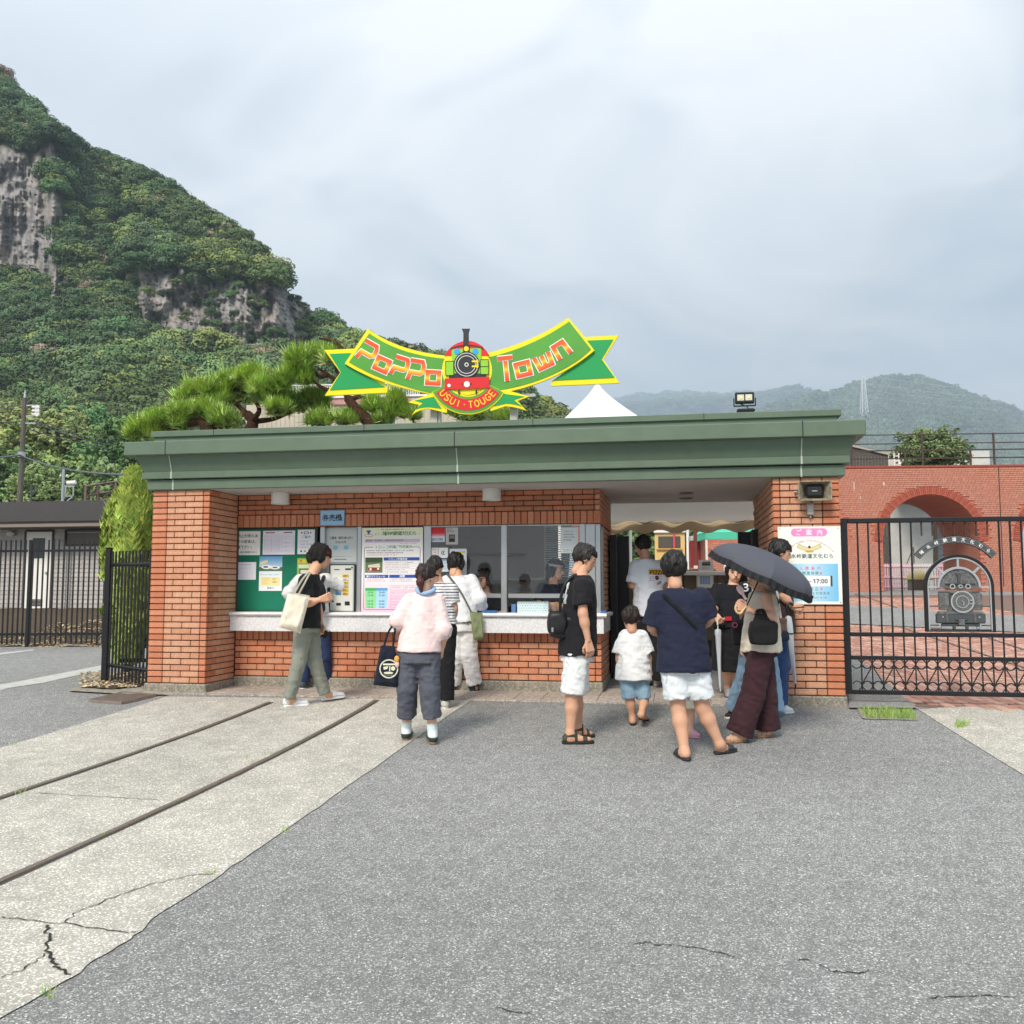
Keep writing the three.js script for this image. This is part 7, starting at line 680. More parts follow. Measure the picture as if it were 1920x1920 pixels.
{// golden conifer beside the left pillar
  const c=G(240,1262),d=12.6,base=D(240,1240,d);base.y=hw(1.6);const t=thing('golden_conifer','bright yellow green conifer shrub clipped to a cone beside the brick pillar','shrub',{p:base});const k=d / FOCAL,top=EYE - base.y + (HORIZON - 884)*k;part(t,'trunk',rod(V(0,0,0),V(0,top*0.8,0),0.06,0.02),M(0x4c3d30));
  const pos=[],col=[],r=rng(8),spray=(n)=>{for (let i=0;i<n;i++){const a=(r() - 0.5)*1.7,l=0.05 + 0.045*r(),x=Math.sin(a)*l,y=Math.cos(a)*l,w=0.008 + 0.006*r(),z=(r() - 0.5)*0.03,t2=0.8 + 0.4*r();pos.push(-w,0,z,w,0,z,x,y,z + 0.015*(r() - 0.5));col.push(t2,t2,t2,t2,t2,t2,t2*1.15,t2*1.1,t2);}};spray(11);const g=newGeo().setAttribute(POS,f32(pos,3)).setAttribute(COL,f32(col,3));g.computeVertexNormals();
  const list=[];for (let i=0;i<6500;i++){const v=r()**0.8,a=r()*6.283,prof=0.36*Math.pow(Math.sin(Math.PI*clamp(0.1 + 0.9*v**1.3)),0.75),lump=1 + 0.34*noise(Math.cos(a)*2.6 + 3,v*11,Math.sin(a)*2.6),rad=prof*lump*(0.72 + 0.3*Math.sqrt(r()));const p=V(Math.cos(a)*rad,0.12 + (top - 0.14)*v,Math.sin(a)*rad);O3.position.set(0,0,0);list.push({p,s:0.9 + 0.9*r(),ry:-a + Math.PI / 2 + (r() - 0.5),rx:0.7*(r() - 0.2),rz:0.5*(r() - 0.5),c:new THREE.Color().setHSL(0.195 + 0.05*r(),0.64,0.21 + 0.2*r())});} planted(t,'foliage',[g],list);
}
// red pines behind the roof
function pine(label,d,trunk,limbs,pads,seed,lum=0.24){
  const o=D(trunk[0][0],trunk[0][1],d),gy=hw(9),t=thing('red_pine',label,'tree',{p:V(o.x,gy,o.z),group:'red pines behind the office roof'}),L=([x,y,z=0])=>D(x,y,d + z).sub(t.position),bark=M(0x80563f,{map:TEX.stone,bumpMap:TEX.fineBump,bumpScale:0.02,roughness:1}),r=rng(seed);
  const limb=(pts,r0,r1)=>{const P=pts.map(L),c=new THREE.CatmullRomCurve3(P),n=14,out=[];for (let i=0;i<n;i++) out.push(rod(c.getPoint(i / n),c.getPoint((i + 1) / n),lerp(r0,r1,i / n),lerp(r0,r1,(i + 1) / n),8,false));return out;};
  part(t,'trunk',[rod(V(0,-0.3,0),L(trunk[0]),0.16,0.11,10),limb(trunk,0.11,0.07)],bark);limbs.forEach((l)=>part(t,'limb',limb(l,0.05,0.014),bark));
  const tuft=(s)=>{const q=rng(s),pos=[],col=[],nor=[];for (let i=0;i<30;i++){const a=q()*6.283,e=0.15 + 1.25*q(),l=0.13 + 0.07*q(),dr=V(Math.cos(a)*Math.cos(e),Math.sin(e),Math.sin(a)*Math.cos(e)),sd=V(-Math.sin(a),0,Math.cos(a)).multiplyScalar(0.008),tn=0.75 + 0.5*q();pos.push(-sd.x,0,-sd.z,sd.x,0,sd.z,dr.x*l,dr.y*l,dr.z*l);col.push(tn,tn,tn,tn,tn,tn,tn,tn*1.05,tn);const m=dr.clone().multiplyScalar(0.5).add(V(0,0.75,0)).normalize();for (let j=0;j<3;j++) nor.push(m.x,m.y,m.z);} const g=newGeo().setAttribute(POS,f32(pos,3)).setAttribute(COL,f32(col,3));g.setAttribute('normal',f32(nor,3));return g;};
  const list=[],twigs=[];for (const [x,y,w,h,z=0] of pads){const c=L([x,y,z]),k=d / FOCAL,W=w*k*0.8,H=h*k*0.68,n=Math.round(w*h*0.11 + 14);for (let i=0;i<n;i++){const p=V(r()*2 - 1,r()*2 - 1,r()*2 - 1);if (p.length()>1){i--;continue;} const q=c.clone().add(V(p.x*W,p.y*H + 0.06*noise(p.x*5,p.z*5,seed),p.z*W*0.8));list.push({p:q,s:0.85 + 0.6*r(),ry:r()*6.3,rx:0.9*(r() - 0.5),rz:0.9*(r() - 0.5),c:new THREE.Color().setHSL(0.225 + 0.035*(r() - 0.5),0.46 + 0.12*r(),lum + 0.16*(r() - 0.5))});if (i % 9===0) twigs.push(rod(c.clone().add(V(p.x*W*0.2,-H*0.6,0)),q,0.014,0.006,4,false));}} part(t,'twigs',twigs,bark,{kind:'stuff'});planted(t,'needles',[tuft(seed),tuft(seed + 50)],list);
}
pine('red pine with a forked trunk in the middle of the roof line',14.5,[[470,806],[474,790],[462,775]],[[[462,775],[448,762,0.2],[425,745,0.3],[395,740]],[[474,788],[486,770,-0.3],[478,750],[470,730]],[[476,790],[510,786],[540,775],[560,762]],[[462,775],[440,780],[420,772,-0.4]]],[[380,738,52,20],[430,725,50,24,0.3],[470,712,45,20],[350,752,30,14],[500,735,44,26,-0.3],[455,745,40,20,0.5],[410,760,34,16],[545,762,50,22],[590,752,34,20],[520,768,30,16,-0.4],[600,770,26,14]],31,0.41);
pine('red pine low over the left end of the roof',13.6,[[396,812],[384,796],[376,786]],[[[376,786],[390,776],[402,762]],[[376,788],[350,790],[320,782]],[[378,790],[340,800],[290,806]]],[[340,780,38,18],[300,792,34,16],[265,805,28,16],[375,772,30,14],[250,818,20,12],[420,795,34,12],[285,815,26,12],[405,782,24,12],[330,800,30,14]],32,0.41);
pine('old red pine with a thick leaning trunk behind the sign',14.0,[[708,812],[690,790],[668,768],[652,746]],[[[652,746],[640,722],[615,702],[596,690]],[[640,722],[636,705],[628,690,0.3]],[[615,702],[600,706],[592,698,-0.3]],[[640,735],[610,730],[580,708]],[[676,776],[640,778],[600,772]],[[655,750],[675,744],[700,752]],[[640,655],[625,640],[598,634]]],[[560,680,34,24],[590,668,30,14,0.3],[545,706,26,20],[620,672,22,14],[575,712,18,12],[700,765,22,18],[740,770,26,18],[770,780,24,14],[650,790,30,12],[600,792,34,12],[745,752,20,12],[530,720,20,14],[718,790,26,10],[880,782,40,12],[940,786,24,10],[850,772,24,12]],33,0.38);

scene.fog=new THREE.FogExp2(0xc6dcf0,0.00042);
// ---------- people: bodies and clothes meshed from distance fields ----------
function meshField(fn,lo,hi,cell){// naive surface nets, empty blocks skipped
  const nx=Math.ceil((hi.x - lo.x) / cell) + 2,ny=Math.ceil((hi.y - lo.y) / cell) + 2,nz=Math.ceil((hi.z - lo.z) / cell) + 2,F0=new Float32Array(nx*ny*nz),B=6,reach=B*cell*0.9 + 0.012;
  for (let bz=0;bz<nz;bz +=B) for (let by=0;by<ny;by +=B) for (let bx=0;bx<nx;bx +=B){const c=fn(lo.x + (bx + B / 2 - 0.5)*cell,lo.y + (by + B / 2 - 0.5)*cell,lo.z + (bz + B / 2 - 0.5)*cell),far=Math.abs(c)>reach;for (let z=bz;z<Math.min(bz + B,nz);z++) for (let y=by;y<Math.min(by + B,ny);y++) for (let x=bx;x<Math.min(bx + B,nx);x++) F0[(z*ny + y)*nx + x]=far?c:fn(lo.x + x*cell,lo.y + y*cell,lo.z + z*cell);}
  const id=new Int32Array(nx*ny*nz).fill(-1),pos=[],idx=[],at3=(x,y,z)=>(z*ny + y)*nx + x;
  for (let z=0;z + 1<nz;z++) for (let y=0;y + 1<ny;y++) for (let x=0;x + 1<nx;x++){const q=at3(x,y,z),v=[F0[q],F0[q + 1],F0[q + nx],F0[q + nx + 1],F0[q + nx*ny],F0[q + nx*ny + 1],F0[q + nx*ny + nx],F0[q + nx*ny + nx + 1]];let m=0;for (let k=0;k<8;k++) if (v[k]<0) m++;if (m===0||m===8) continue;let sx=0,sy=0,sz=0,n=0;const e=(a,b)=>{if ((v[a]<0) !==(v[b]<0)){const t=v[a] / (v[a] - v[b]);sx +=(a&1) + t*((b&1) - (a&1));sy +=((a>>1)&1) + t*(((b>>1)&1) - ((a>>1)&1));sz +=(a>>2) + t*((b>>2) - (a>>2));n++;}};e(0,1);e(2,3);e(4,5);e(6,7);e(0,2);e(1,3);e(4,6);e(5,7);e(0,4);e(1,5);e(2,6);e(3,7);id[q]=pos.length / 3;pos.push(lo.x + (x + sx / n)*cell,lo.y + (y + sy / n)*cell,lo.z + (z + sz / n)*cell);}
  const quad=(a,b,c,d,flip)=>{if (a<0||b<0||c<0||d<0) return;if (flip) idx.push(a,c,b,a,d,c);else idx.push(a,b,c,a,c,d);};
  for (let z=1;z + 1<nz;z++) for (let y=1;y + 1<ny;y++) for (let x=1;x + 1<nx;x++){const q=at3(x,y,z),a=F0[q]<0;if (a !==F0[q + 1]<0) quad(id[q - nx - nx*ny],id[q - nx*ny],id[q],id[q - nx],!a);if (a !==F0[q + nx]<0) quad(id[q - 1 - nx*ny],id[q - 1],id[q],id[q - nx*ny],!a);if (a !==F0[q + nx*ny]<0) quad(id[q - 1 - nx],id[q - nx],id[q],id[q - 1],!a);}
  const g=newGeo().setAttribute(POS,f32(pos,3));g.setIndex(idx);g.computeVertexNormals();return g;
}
const smin=(a,b,k)=>{const h=Math.max(k - Math.abs(a - b),0) / k;return Math.min(a,b) - h*h*k*0.25;};
const cone=(a,b,ra,rb)=>{const dx=b.x - a.x,dy=b.y - a.y,dz=b.z - a.z,l=dx*dx + dy*dy + dz*dz||1e-9;return (x,y,z)=>{const px=x - a.x,py=y - a.y,pz=z - a.z,t=clamp((px*dx + py*dy + pz*dz) / l),qx=px - t*dx,qy=py - t*dy,qz=pz - t*dz;return Math.sqrt(qx*qx + qy*qy + qz*qz) - (ra + (rb - ra)*t);};};
const ellip=(c,X,Y,Z,rx,ry,rz)=>(x,y,z)=>{const px=x - c.x,py=y - c.y,pz=z - c.z,a=(px*X.x + py*X.y + pz*X.z) / rx,b=(px*Y.x + py*Y.y + pz*Y.z) / ry,e=(px*Z.x + py*Z.y + pz*Z.z) / rz,k=Math.sqrt(a*a + b*b + e*e);return (k - 1)*Math.min(rx,ry,rz)*(k>1?1.0:1);};
const loft=(S,R,Fw)=>(x,y,z)=>{// stack of ellipses up the trunk: S = [centre, half width, half depth], from the top down
  let i=0;while (i + 2<S.length&&y<S[i + 1][0].y) i++;const A=S[i],B=S[i + 1],span2=A[0].y - B[0].y,t=clamp((A[0].y - y) / span2),cx=lerp(A[0].x,B[0].x,t),cz=lerp(A[0].z,B[0].z,t),hx=lerp(A[1],B[1],t),hz=lerp(A[2],B[2],t),px=x - cx,pz=z - cz,a=(px*R.x + pz*R.z) / hx,b=(px*Fw.x + pz*Fw.z) / hz,k=Math.sqrt(a*a + b*b),m=Math.min(hx,hz),over=Math.max(y - S[0][0].y,S[S.length - 1][0].y - y,0),s=(k - 1)*(k>1?lerp(m,Math.max(hx,hz),0.3):m);return over>0?Math.hypot(Math.max(s,0),over) - 0.0:s;};
const capped=(f,p,n)=>(x,y,z)=>Math.max(f(x,y,z),(x - p.x)*n.x + (y - p.y)*n.y + (z - p.z)*n.z);
const union=(list,k)=>(x,y,z)=>{let d=list[0](x,y,z);for (let i=1;i<list.length;i++) d=smin(d,list[i](x,y,z),k);return d;};
const wrinkled=(f,amp,fx=9,fy=22,seed=1)=>(x,y,z)=>{const d=f(x,y,z);return Math.abs(d)>0.05?d:d + amp*(1.5*Math.abs(noise(x*fx + seed + 1.5*noise(y*5,x*4,z*4),y*fy + 5*x + seed,z*fx)) - 0.5 + 0.8*Math.abs(noise(x*fx*2.1 - 9*y,y*fy*1.6 + seed,z*fx*2.1)));};
const bounds=(pts,m)=>{const lo=V(1e9,1e9,1e9),hi=V(-1e9,-1e9,-1e9);for (const p of pts){lo.min(p);hi.max(p);} return [lo.subScalar(m),hi.addScalar(m)];};
const SKIN={fair:0xe6b699,tan:0xcf9f82,mid:0xdcaa8a};
const cloth=(c,o={})=>MP(c,{roughness:0.92,sheen:0.25,sheenRoughness:0.6,sheenColor:new THREE.Color(0xffffff).multiplyScalar(0.25),bumpMap:TEX.weave,bumpScale:0.006,...o});

function hand(w,dir,palm,size,curl){// wrist, finger direction, palm side
  const sd=dir.clone().cross(palm).normalize(),n=palm.clone().normalize(),P=(a,b,c)=>w.clone().addScaledVector(dir,a*size).addScaledVector(sd,b*size).addScaledVector(n,c*size),parts2=[],len=[0.9,1,0.95,0.76];
  for (let i=0;i<4;i++){let p=P(0.085,(i - 1.5)*0.0205,0),a=0.15;parts2.push(cone(P(0,(i - 1.5)*0.010,0),p,0.0165*size,0.0115*size));for (const l of [0.044,0.027,0.021]){a +=curl;const q=p.clone().addScaledVector(dir,Math.cos(a)*l*len[i]*size).addScaledVector(n,Math.sin(a)*l*len[i]*size);parts2.push(cone(p,q,0.0095*size,0.0085*size));p=q;}}
  let p=P(0.02,-0.026,0.004);for (const [a,b,c] of [[0.052,-0.05,0.014],[0.078,-0.052,0.026],[0.096,-0.045,0.034]]){const q=P(a,b,c);parts2.push(cone(p,q,0.0115*size,0.0095*size));p=q;}
  const f=(x,y,z)=>{let d=1;for (const c of parts2) d=smin(d,c(x,y,z),0.006);return d;},[lo,hi]=bounds([w,P(0.2,0.05,0.09),P(0.2,-0.07,0.09),P(0,0.05,-0.02),P(0.1,-0.07,0.05),P(0.2,0,-0.03)],0.03);return meshField(f,lo,hi,0.0045);
}
// s: at = ground pixel; joints as [px, py, metres nearer the camera]; feet on the ground by pixel
function person(s){
  const base=s.base??G(...s.at),d0=-base.z,J=(q)=>D(q[0],q[1],d0 - (q[2]??0)).sub(base),Gd=(q)=>{const p=s.lift?D(q[0],q[1],d0 - (q[2]??0)):G(q[0],q[1]);return p.sub(base);};
  const t=thing('person',s.label,'person',{p:base.clone(),group:s.group}),g=s.girth??1,k=s.size??1,fa=s.face*Math.PI / 180,Fw=V(Math.sin(fa),0,Math.cos(fa)),R=V(-Fw.z,0,Fw.x),up=V(0,1,0);
  const sh=s.sh.map(J),el=s.el.map(J),wr=s.wr.map(J),hip=s.hip.map(J),kn=s.kn.map(J),feet=s.feet.map(([a,b,h=0])=>[Gd(a),Gd(b),h]),an=feet.map(([h,e,lift],i)=>s.an?J(s.an[i]):h.clone().lerp(e,0.25).add(V(0,0.09*k + lift,0)));
  const neck=J(s.neck),head=J(s.head),cs=sh[0].clone().lerp(sh[1],0.5),ch=hip[0].clone().lerp(hip[1],0.5),at2=(v)=>cs.clone().lerp(ch,v),wS=Math.max(0.11*k,Math.abs(sh[0].clone().sub(sh[1]).dot(R)) / 2),skin=SKIN[s.skin??'mid'];
  const L=(f,e=0)=>{const w=s.width??1;return [[neck.clone().lerp(cs,0.15).add(V(0,0.0,0)),0.062*k + e,0.062*k + e],[cs.clone().add(V(0,0.025*k,0)),wS*0.82 + e,0.085*k*g + e],[at2(0.22),(wS*0.92)*w + e,0.115*k*g + e],[at2(0.6),(0.142*k*g)*w + e*(1 + f),0.108*k*g + e*(1 + f)],[at2(0.88),(0.158*k*g)*w + e*(1 + f),0.118*k*g + e*(1 + f)],[ch.clone().add(V(0,-0.05*k,0)),(0.165*k*g)*w + e*(1 + f),0.125*k*g + e*(1 + f)]];};
  // the body under the clothes
  const bodyP=[loft(L(0).map(([c,a,b],i)=>i>2?[c,a*0.9,b*0.88]:[c,a,b]),R,Fw),cone(neck.clone().add(V(0,-0.03*k,0)),head.clone().addScaledVector(up,-0.03*k),0.057*k*Math.sqrt(g),0.05*k*Math.sqrt(g))];
  for (let i=0;i<2;i++){bodyP.push(cone(sh[i],el[i],0.05*k*g,0.04*k*g),cone(el[i],el[i].clone().lerp(wr[i],0.35),0.04*k*g,0.04*k*g),cone(el[i].clone().lerp(wr[i],0.3),wr[i],0.039*k*g,0.026*k*g),cone(hip[i],kn[i],0.088*k*g,0.056*k*g),cone(kn[i],kn[i].clone().lerp(an[i],0.3),0.053*k*g,0.056*k*g),cone(kn[i].clone().lerp(an[i],0.3),an[i],0.055*k*g,0.036*k));const [h,e]=feet[i],lift=feet[i][2],hh=h.clone().lerp(e,0.16).add(V(0,0.042*k + lift,0)),ee=h.clone().lerp(e,0.84).add(V(0,0.034*k,0));bodyP.push(cone(an[i],hh.clone().lerp(ee,0.12),0.037*k,0.033*k),cone(hh,ee,0.032*k,0.024*k),cone(an[i],hh.clone().lerp(ee,0.55),0.034*k,0.026*k));}
  const all=[...sh,...el,...wr,...hip,...kn,...an,...feet.flatMap(([a,b])=>[a,b]),neck,head.clone()],[lo,hi]=bounds(all,0.15);const body=meshField(union(bodyP,0.03),lo,hi,0.013);
  // head
  const ya=(s.look?.[0]??s.face)*Math.PI / 180,pi=(s.look?.[1]??0)*Math.PI / 180,HZ=V(Math.sin(ya)*Math.cos(pi),Math.sin(pi),Math.cos(ya)*Math.cos(pi)),HX=V(-Math.cos(ya),0,Math.sin(ya)),HY=HX.clone().cross(HZ).negate(),hs=(s.headSize??1)*(k<0.8?0.94:1.0),HP=(x,y,z)=>head.clone().addScaledVector(HX,x*hs).addScaledVector(HY,y*hs).addScaledVector(HZ,z*hs),El=(x,y,z,a,b,c)=>ellip(HP(x,y,z),HX,HY,HZ,a*hs,b*hs,c*hs),Co=(a,b,r0,r1)=>cone(HP(...a),HP(...b),r0*hs,r1*hs);
  if (HY.y<0) HY.negate();
  const headP=[El(0,0.022,-0.012,0.074,0.095,0.092),El(0,-0.045,0.028,0.055,0.066,0.06),Co([0,-0.096,0.056],[0,-0.09,0.05],0.021,0.024),Co([-0.032,0.020,0.072],[0.032,0.020,0.072],0.016,0.016),Co([0,0.006,0.086],[0,-0.028,0.104],0.009,0.0125),Co([-0.02,-0.062,0.08],[0.02,-0.062,0.08],0.0085,0.0085),Co([0,-0.06,-0.02],[0,-0.13,-0.03],0.052,0.052),Co([-0.05,-0.02,0.04],[-0.03,-0.08,0.05],0.02,0.02),Co([0.05,-0.02,0.04],[0.03,-0.08,0.05],0.02,0.02)],ears=[El(-0.076,-0.006,-0.006,0.012,0.03,0.019),El(0.076,-0.006,-0.006,0.012,0.03,0.019)],sock=[El(-0.03,0.0,0.094,0.017,0.010,0.012),El(0.03,0.0,0.094,0.017,0.010,0.012)];
  const hf=(x,y,z)=>{let d=headP[0](x,y,z);for (let i=1;i<headP.length;i++) d=smin(d,headP[i](x,y,z),0.022*hs);for (const e of sock) d=Math.max(d,-(e(x,y,z)));for (const e of ears) d=smin(d,e(x,y,z),0.006);return d;},hb=[head.clone().addScalar(-0.16*hs),head.clone().addScalar(0.15*hs)];hb[0].y -=0.02;
  const hg=meshField(hf,hb[0],hb[1],0.0055*hs),sk=lin(skin),lip=lin(0xb9705f),brow=lin(0x2a2320),eyeW=lin(0xded6cd),iris=lin(0x1d1614),near=(x,y,z,q,r)=>Math.hypot(x - q.x,y - q.y,z - q.z)<r*hs;const eL=HP(-0.03,0,0.086),eR=HP(0.03,0,0.086);
  const paint=(G0,face)=>tint(G0,(x,y,z)=>{if (face){const q=V(x,y,z).sub(head),a=q.dot(HX) / hs,b=q.dot(HY) / hs,c=q.dot(HZ) / hs;if (c>0.05){if (Math.abs(Math.abs(a) - 0.03)<0.008&&Math.abs(b)<0.007) return iris;if (Math.abs(Math.abs(a) - 0.03)<0.015&&Math.abs(b)<0.0055) return eyeW;if (Math.abs(Math.abs(a) - 0.031)<0.021&&Math.abs(b - 0.023)<0.0045) return brow;if (Math.abs(a)<0.022&&Math.abs(b + 0.062)<0.0065&&c>0.07) return lip;}} return sk;});
  const pieces=[paint(body),paint(hg,true)];wr.forEach((w,i)=>{const hd=s.hands?.[i];if (hd===null) return;const dir=hd?.dir?V(...hd.dir).normalize():w.clone().sub(el[i]).normalize(),side=hd?.palm?V(...hd.palm):ch.clone().sub(w).setY(0);side.addScaledVector(dir,-side.dot(dir)).normalize();pieces.push(paint(hand(w,dir,side,1.0*k,hd?.curl??0.35)));});
  part(t,'body',pieces,M(0xffffff,{vertexColors:true,roughness:0.62}));
  const fields={},wear=(name,f,pts,m,color,cell=0.013,opt)=>{fields[name]=f;const [a,b]=bounds(pts,m),ge=meshField(f,a,b,cell),bu=boxUV(ge);return part(t,name,typeof color==='function'?tint(bu,color):bu,typeof color==='function'?cloth(0xffffff,{vertexColors:true,sheen:0}):color.isMaterial?color:cloth(color),opt);};
  const ctx={t,fields,base,J,L,R,Fw,sh,el,wr,hip,kn,an,feet,neck,head,ch,cs,at2,HP,HX,HY,HZ,El,Co,hs,k,g,wS,wear,up,hb};
  if (s.top){const o=s.top,hem=J(o.hem),e=o.ease??0.018,list=[loft(L(o.flare??0.5,e),R,Fw)];for (let i=0;i<2;i++){const sl=o.sleeve??0.62;if (sl<=0){continue;} const p=sl<=1?sh[i].clone().lerp(el[i],sl):el[i].clone().lerp(wr[i],sl - 1),w=o.loose??1.15,r0=(0.058*k*g + e*0.6),r1=(sl<=1?0.05:0.036)*k*g*w + e;if (sl<=1) list.push(capped(cone(sh[i],p.clone().addScaledVector(p.clone().sub(sh[i]).normalize(),0.05),r0,r1),p,p.clone().sub(sh[i]).normalize()));else{list.push(cone(sh[i],el[i],r0,0.042*k*g + e),capped(cone(el[i],p.clone().addScaledVector(p.clone().sub(el[i]).normalize(),0.04),0.042*k*g + e,r1),p,p.clone().sub(el[i]).normalize()));}}
    let f=union(list,0.05);const tilt=o.tilt??0,nk=neck.clone().add(V(0,0.0,0)),nr=(o.collar??0.066)*k,b0=f;f=(x,y,z)=>{const d=Math.max(b0(x,y,z),hem.y + tilt*(x - hem.x) + 0.004*Math.sin(x*27) - y,y - (nk.y + 0.012));return Math.max(d,-(Math.hypot(x - nk.x,y - nk.y - 0.02,z - nk.z) - nr));};
    wear('shirt',wrinkled(f,o.fold??0.007,8,13,s.at[0]),[...sh,...el,hem,neck,ch,...(o.sleeve>1?wr:[])],0.2,o.color,o.cell??0.011);}
  if (s.bottom){const o=s.bottom,waist=J(o.waist),e=o.ease??0.016,list=[loft(L(o.flare??0.2,e*0.7).slice(3),R,Fw)];for (let i=0;i<2;i++){const h=hip[i],w=o.wide??1;if (o.to<=1){const p=h.clone().lerp(kn[i],o.to),dn=p.clone().sub(h).normalize();list.push(capped(cone(h.clone().add(V(0,0.02,0)),p.clone().addScaledVector(dn,0.06),0.090*k*g + e,(0.070*k*g + e)*w),p,dn));} else{const p=kn[i].clone().lerp(an[i],Math.min(o.to - 1,1.0)),dn=p.clone().sub(kn[i]).normalize();list.push(cone(h.clone().add(V(0,0.02,0)),kn[i],0.090*k*g + e,(0.062*k*g + e)*w),capped(cone(kn[i],p.clone().addScaledVector(dn,0.08),(0.062*k*g + e)*w,((o.cuff??0.052)*k + e)*w),p.clone().addScaledVector(dn,0.02),dn));}}
    if (o.skirt){const b=J(o.skirt),c=V(ch.x,b.y,ch.z);list.push(loft([[ch.clone().add(V(0,0.12*k,0)),0.15*k*g,0.12*k*g],[ch,0.19*k*g,0.15*k*g],[V(lerp(ch.x,b.x,0.7),b.y,ch.z),(o.hemW??0.24)*k*g,0.18*k*g]],R,Fw));}
    let f=union(list,o.skirt?0.03:0.012),b0=f;f=(x,y,z)=>Math.max(b0(x,y,z),y - waist.y);wear('trousers',wrinkled(f,o.fold??0.006,10,20,s.at[0] + 3),[...hip,...kn,...(o.to>1?an:[]),waist,ch],0.2,o.color,o.cell??0.012).name=o.skirt?'skirt':o.to<=1?'shorts':'trousers';}
  (s.shoes===null?[]:feet).forEach(([h,e,lift],i)=>{const o=Array.isArray(s.shoes)?s.shoes[i]:s.shoes,dir=e.clone().sub(h).normalize(),sd=V(-dir.z,0,dir.x).normalize(),Lf=h.distanceTo(e),nrm=V(0,1,0).addScaledVector(dir,-dir.y).normalize(),P=(a,b,c)=>h.clone().addScaledVector(dir,a*Lf).addScaledVector(nrm,b + lift).addScaledVector(sd,c),grp=new THREE.Group();const sole=union([cone(P(0.10,0.016,0),P(0.5,0.014,0),0.036*k,0.036*k),cone(P(0.5,0.014,0),P(0.87,0.014,0),0.042*k,0.038*k)],0.02),so=P(0,0,0),top2=(q)=>(x,y,z)=>(x - so.x)*nrm.x + (y - so.y)*nrm.y + (z - so.z)*nrm.z - q,th=o.th??0.022,t1=top2(th),soleF=(x,y,z)=>{const v=t1(x,y,z) + th;return Math.max(sole(x,y,z),t1(x,y,z),-v);},pts=[P(0,0,0),P(1,0,0),P(0.5,0.1,0),an[i]];
    const mm=wear('shoe_sole',soleF,pts,0.06,cloth(o.sole??0x2a2a2a,{roughness:0.8}),0.0075);const upper=o.kind==='slide'?capped(capped(cone(P(0.52,0.03,0),P(0.8,0.02,0),0.049*k,0.043*k),P(0.84,0,0),dir),P(0.5,0,0),dir.clone().negate()):o.kind==='sandal'?((F1)=>(x,y,z)=>{const a=((x - h.x)*dir.x + (y - h.y)*dir.y + (z - h.z)*dir.z) / Lf;const band=Math.min(Math.abs(a - 0.72) - 0.075,Math.abs(a - 0.42) - 0.05,Math.abs(a - 0.06) - 0.06)*Lf;const hgt=(x - so.x)*nrm.x + (y - so.y)*nrm.y + (z - so.z)*nrm.z;const strap=Math.abs(hgt - 0.075) - 0.014;return Math.max(F1(x,y,z),Math.min(band,Math.max(strap,(a - 0.42)*Lf)));})(union([cone(P(0.1,0.04,0),P(0.8,0.022,0),0.042*k,0.037*k),cone(an[i],P(0.2,0.04,0),0.045*k,0.042*k),cone(an[i].clone().addScaledVector(dir,0.02),P(0.6,0.03,0),0.043*k,0.034*k)],0.02)):union([cone(P(0.10,0.045,0),P(0.5,0.042,0),0.041*k,0.038*k),cone(P(0.5,0.042,0),P(0.86,0.03,0),0.039*k,0.031*k),cone(P(0.12,0.075,0),P(0.45,0.05,0),0.038*k,0.034*k)],0.025);const lowC=o.kind==='slide'||o.kind==='sandal'?upper:capped(upper,P(0,o.high??0.095,0),nrm);const f2=(x,y,z)=>Math.max(lowC(x,y,z),-(t1(x,y,z) - 0.0));wear('shoe',f2,pts,0.06,cloth(o.color,{roughness:0.6}),0.007);if (o.sock) wear('sock',union([cone(an[i],P(0.17,0.05,0),0.044*k,0.041*k),capped(cone(an[i],kn[i].clone().lerp(an[i],0.72),0.044*k,0.047*k),kn[i].clone().lerp(an[i],0.78),kn[i].clone().sub(an[i]).normalize())],0.01),[an[i],P(0.1,0,0),kn[i].clone().lerp(an[i],0.7)],0.06,cloth(o.sock),0.008);});
  // hair and hats
  const hair=s.hair??{},hm=MP(hair.color??0x120f0d,{roughness:0.6,vertexColors:!!hair.dye});
  if (hair.kind){const v=(hair.vol??1)*1.07,fr=hair.fringe??0.055,list=[El(0,0.034,-0.016,0.083*v,0.094*v,0.101*v)];if (hair.back) list.push(Co([0,0.0,-0.055],[0,-hair.back,-0.06],0.07,hair.backW??0.06));if (hair.sides) for (const q of [-1,1]) list.push(Co([q*0.06,0.02,-0.01],[q*0.072,-hair.sides,-0.01],0.035,0.028));const f=union(list,0.03),nape=(hair.nape??-0.07) - 0.018;const ff=(x,y,z)=>{const px=x - head.x,py=y - head.y,pz=z - head.z,a=(px*HX.x + py*HX.y + pz*HX.z) / hs,b=(px*HY.x + py*HY.y + pz*HY.z) / hs,c=(px*HZ.x + py*HZ.y + pz*HZ.z) / hs;let d=f(x,y,z);if (Math.abs(d)<0.06) d +=0.011*noise(a*48,b*17,c*48) + 0.008*noise(a*120,b*30,c*120);d=Math.max(d,Math.min(c - 0.032 - 0.2*Math.max(0,-b),fr - b + 0.012*noise(a*60,1,2))*hs);if (!hair.sides) d=Math.max(d,Math.min(c + 0.004,-0.006 - b)*hs);if (!hair.back) d=Math.max(d,(nape - b)*hs);return d;};
    const pts=[...hb,HP(0,-(hair.back??0) - 0.06,-0.08)];wear('hair',ff,pts,0.03,hair.dye?(x,y,z)=>{const q=V(x,y,z).sub(head),c=q.dot(HZ) / hs,n=noise(x*60,y*25,z*60);return c + 0.03*n>0.035?lin(0x431816):lin(0x16120f);}:hm,0.0075);
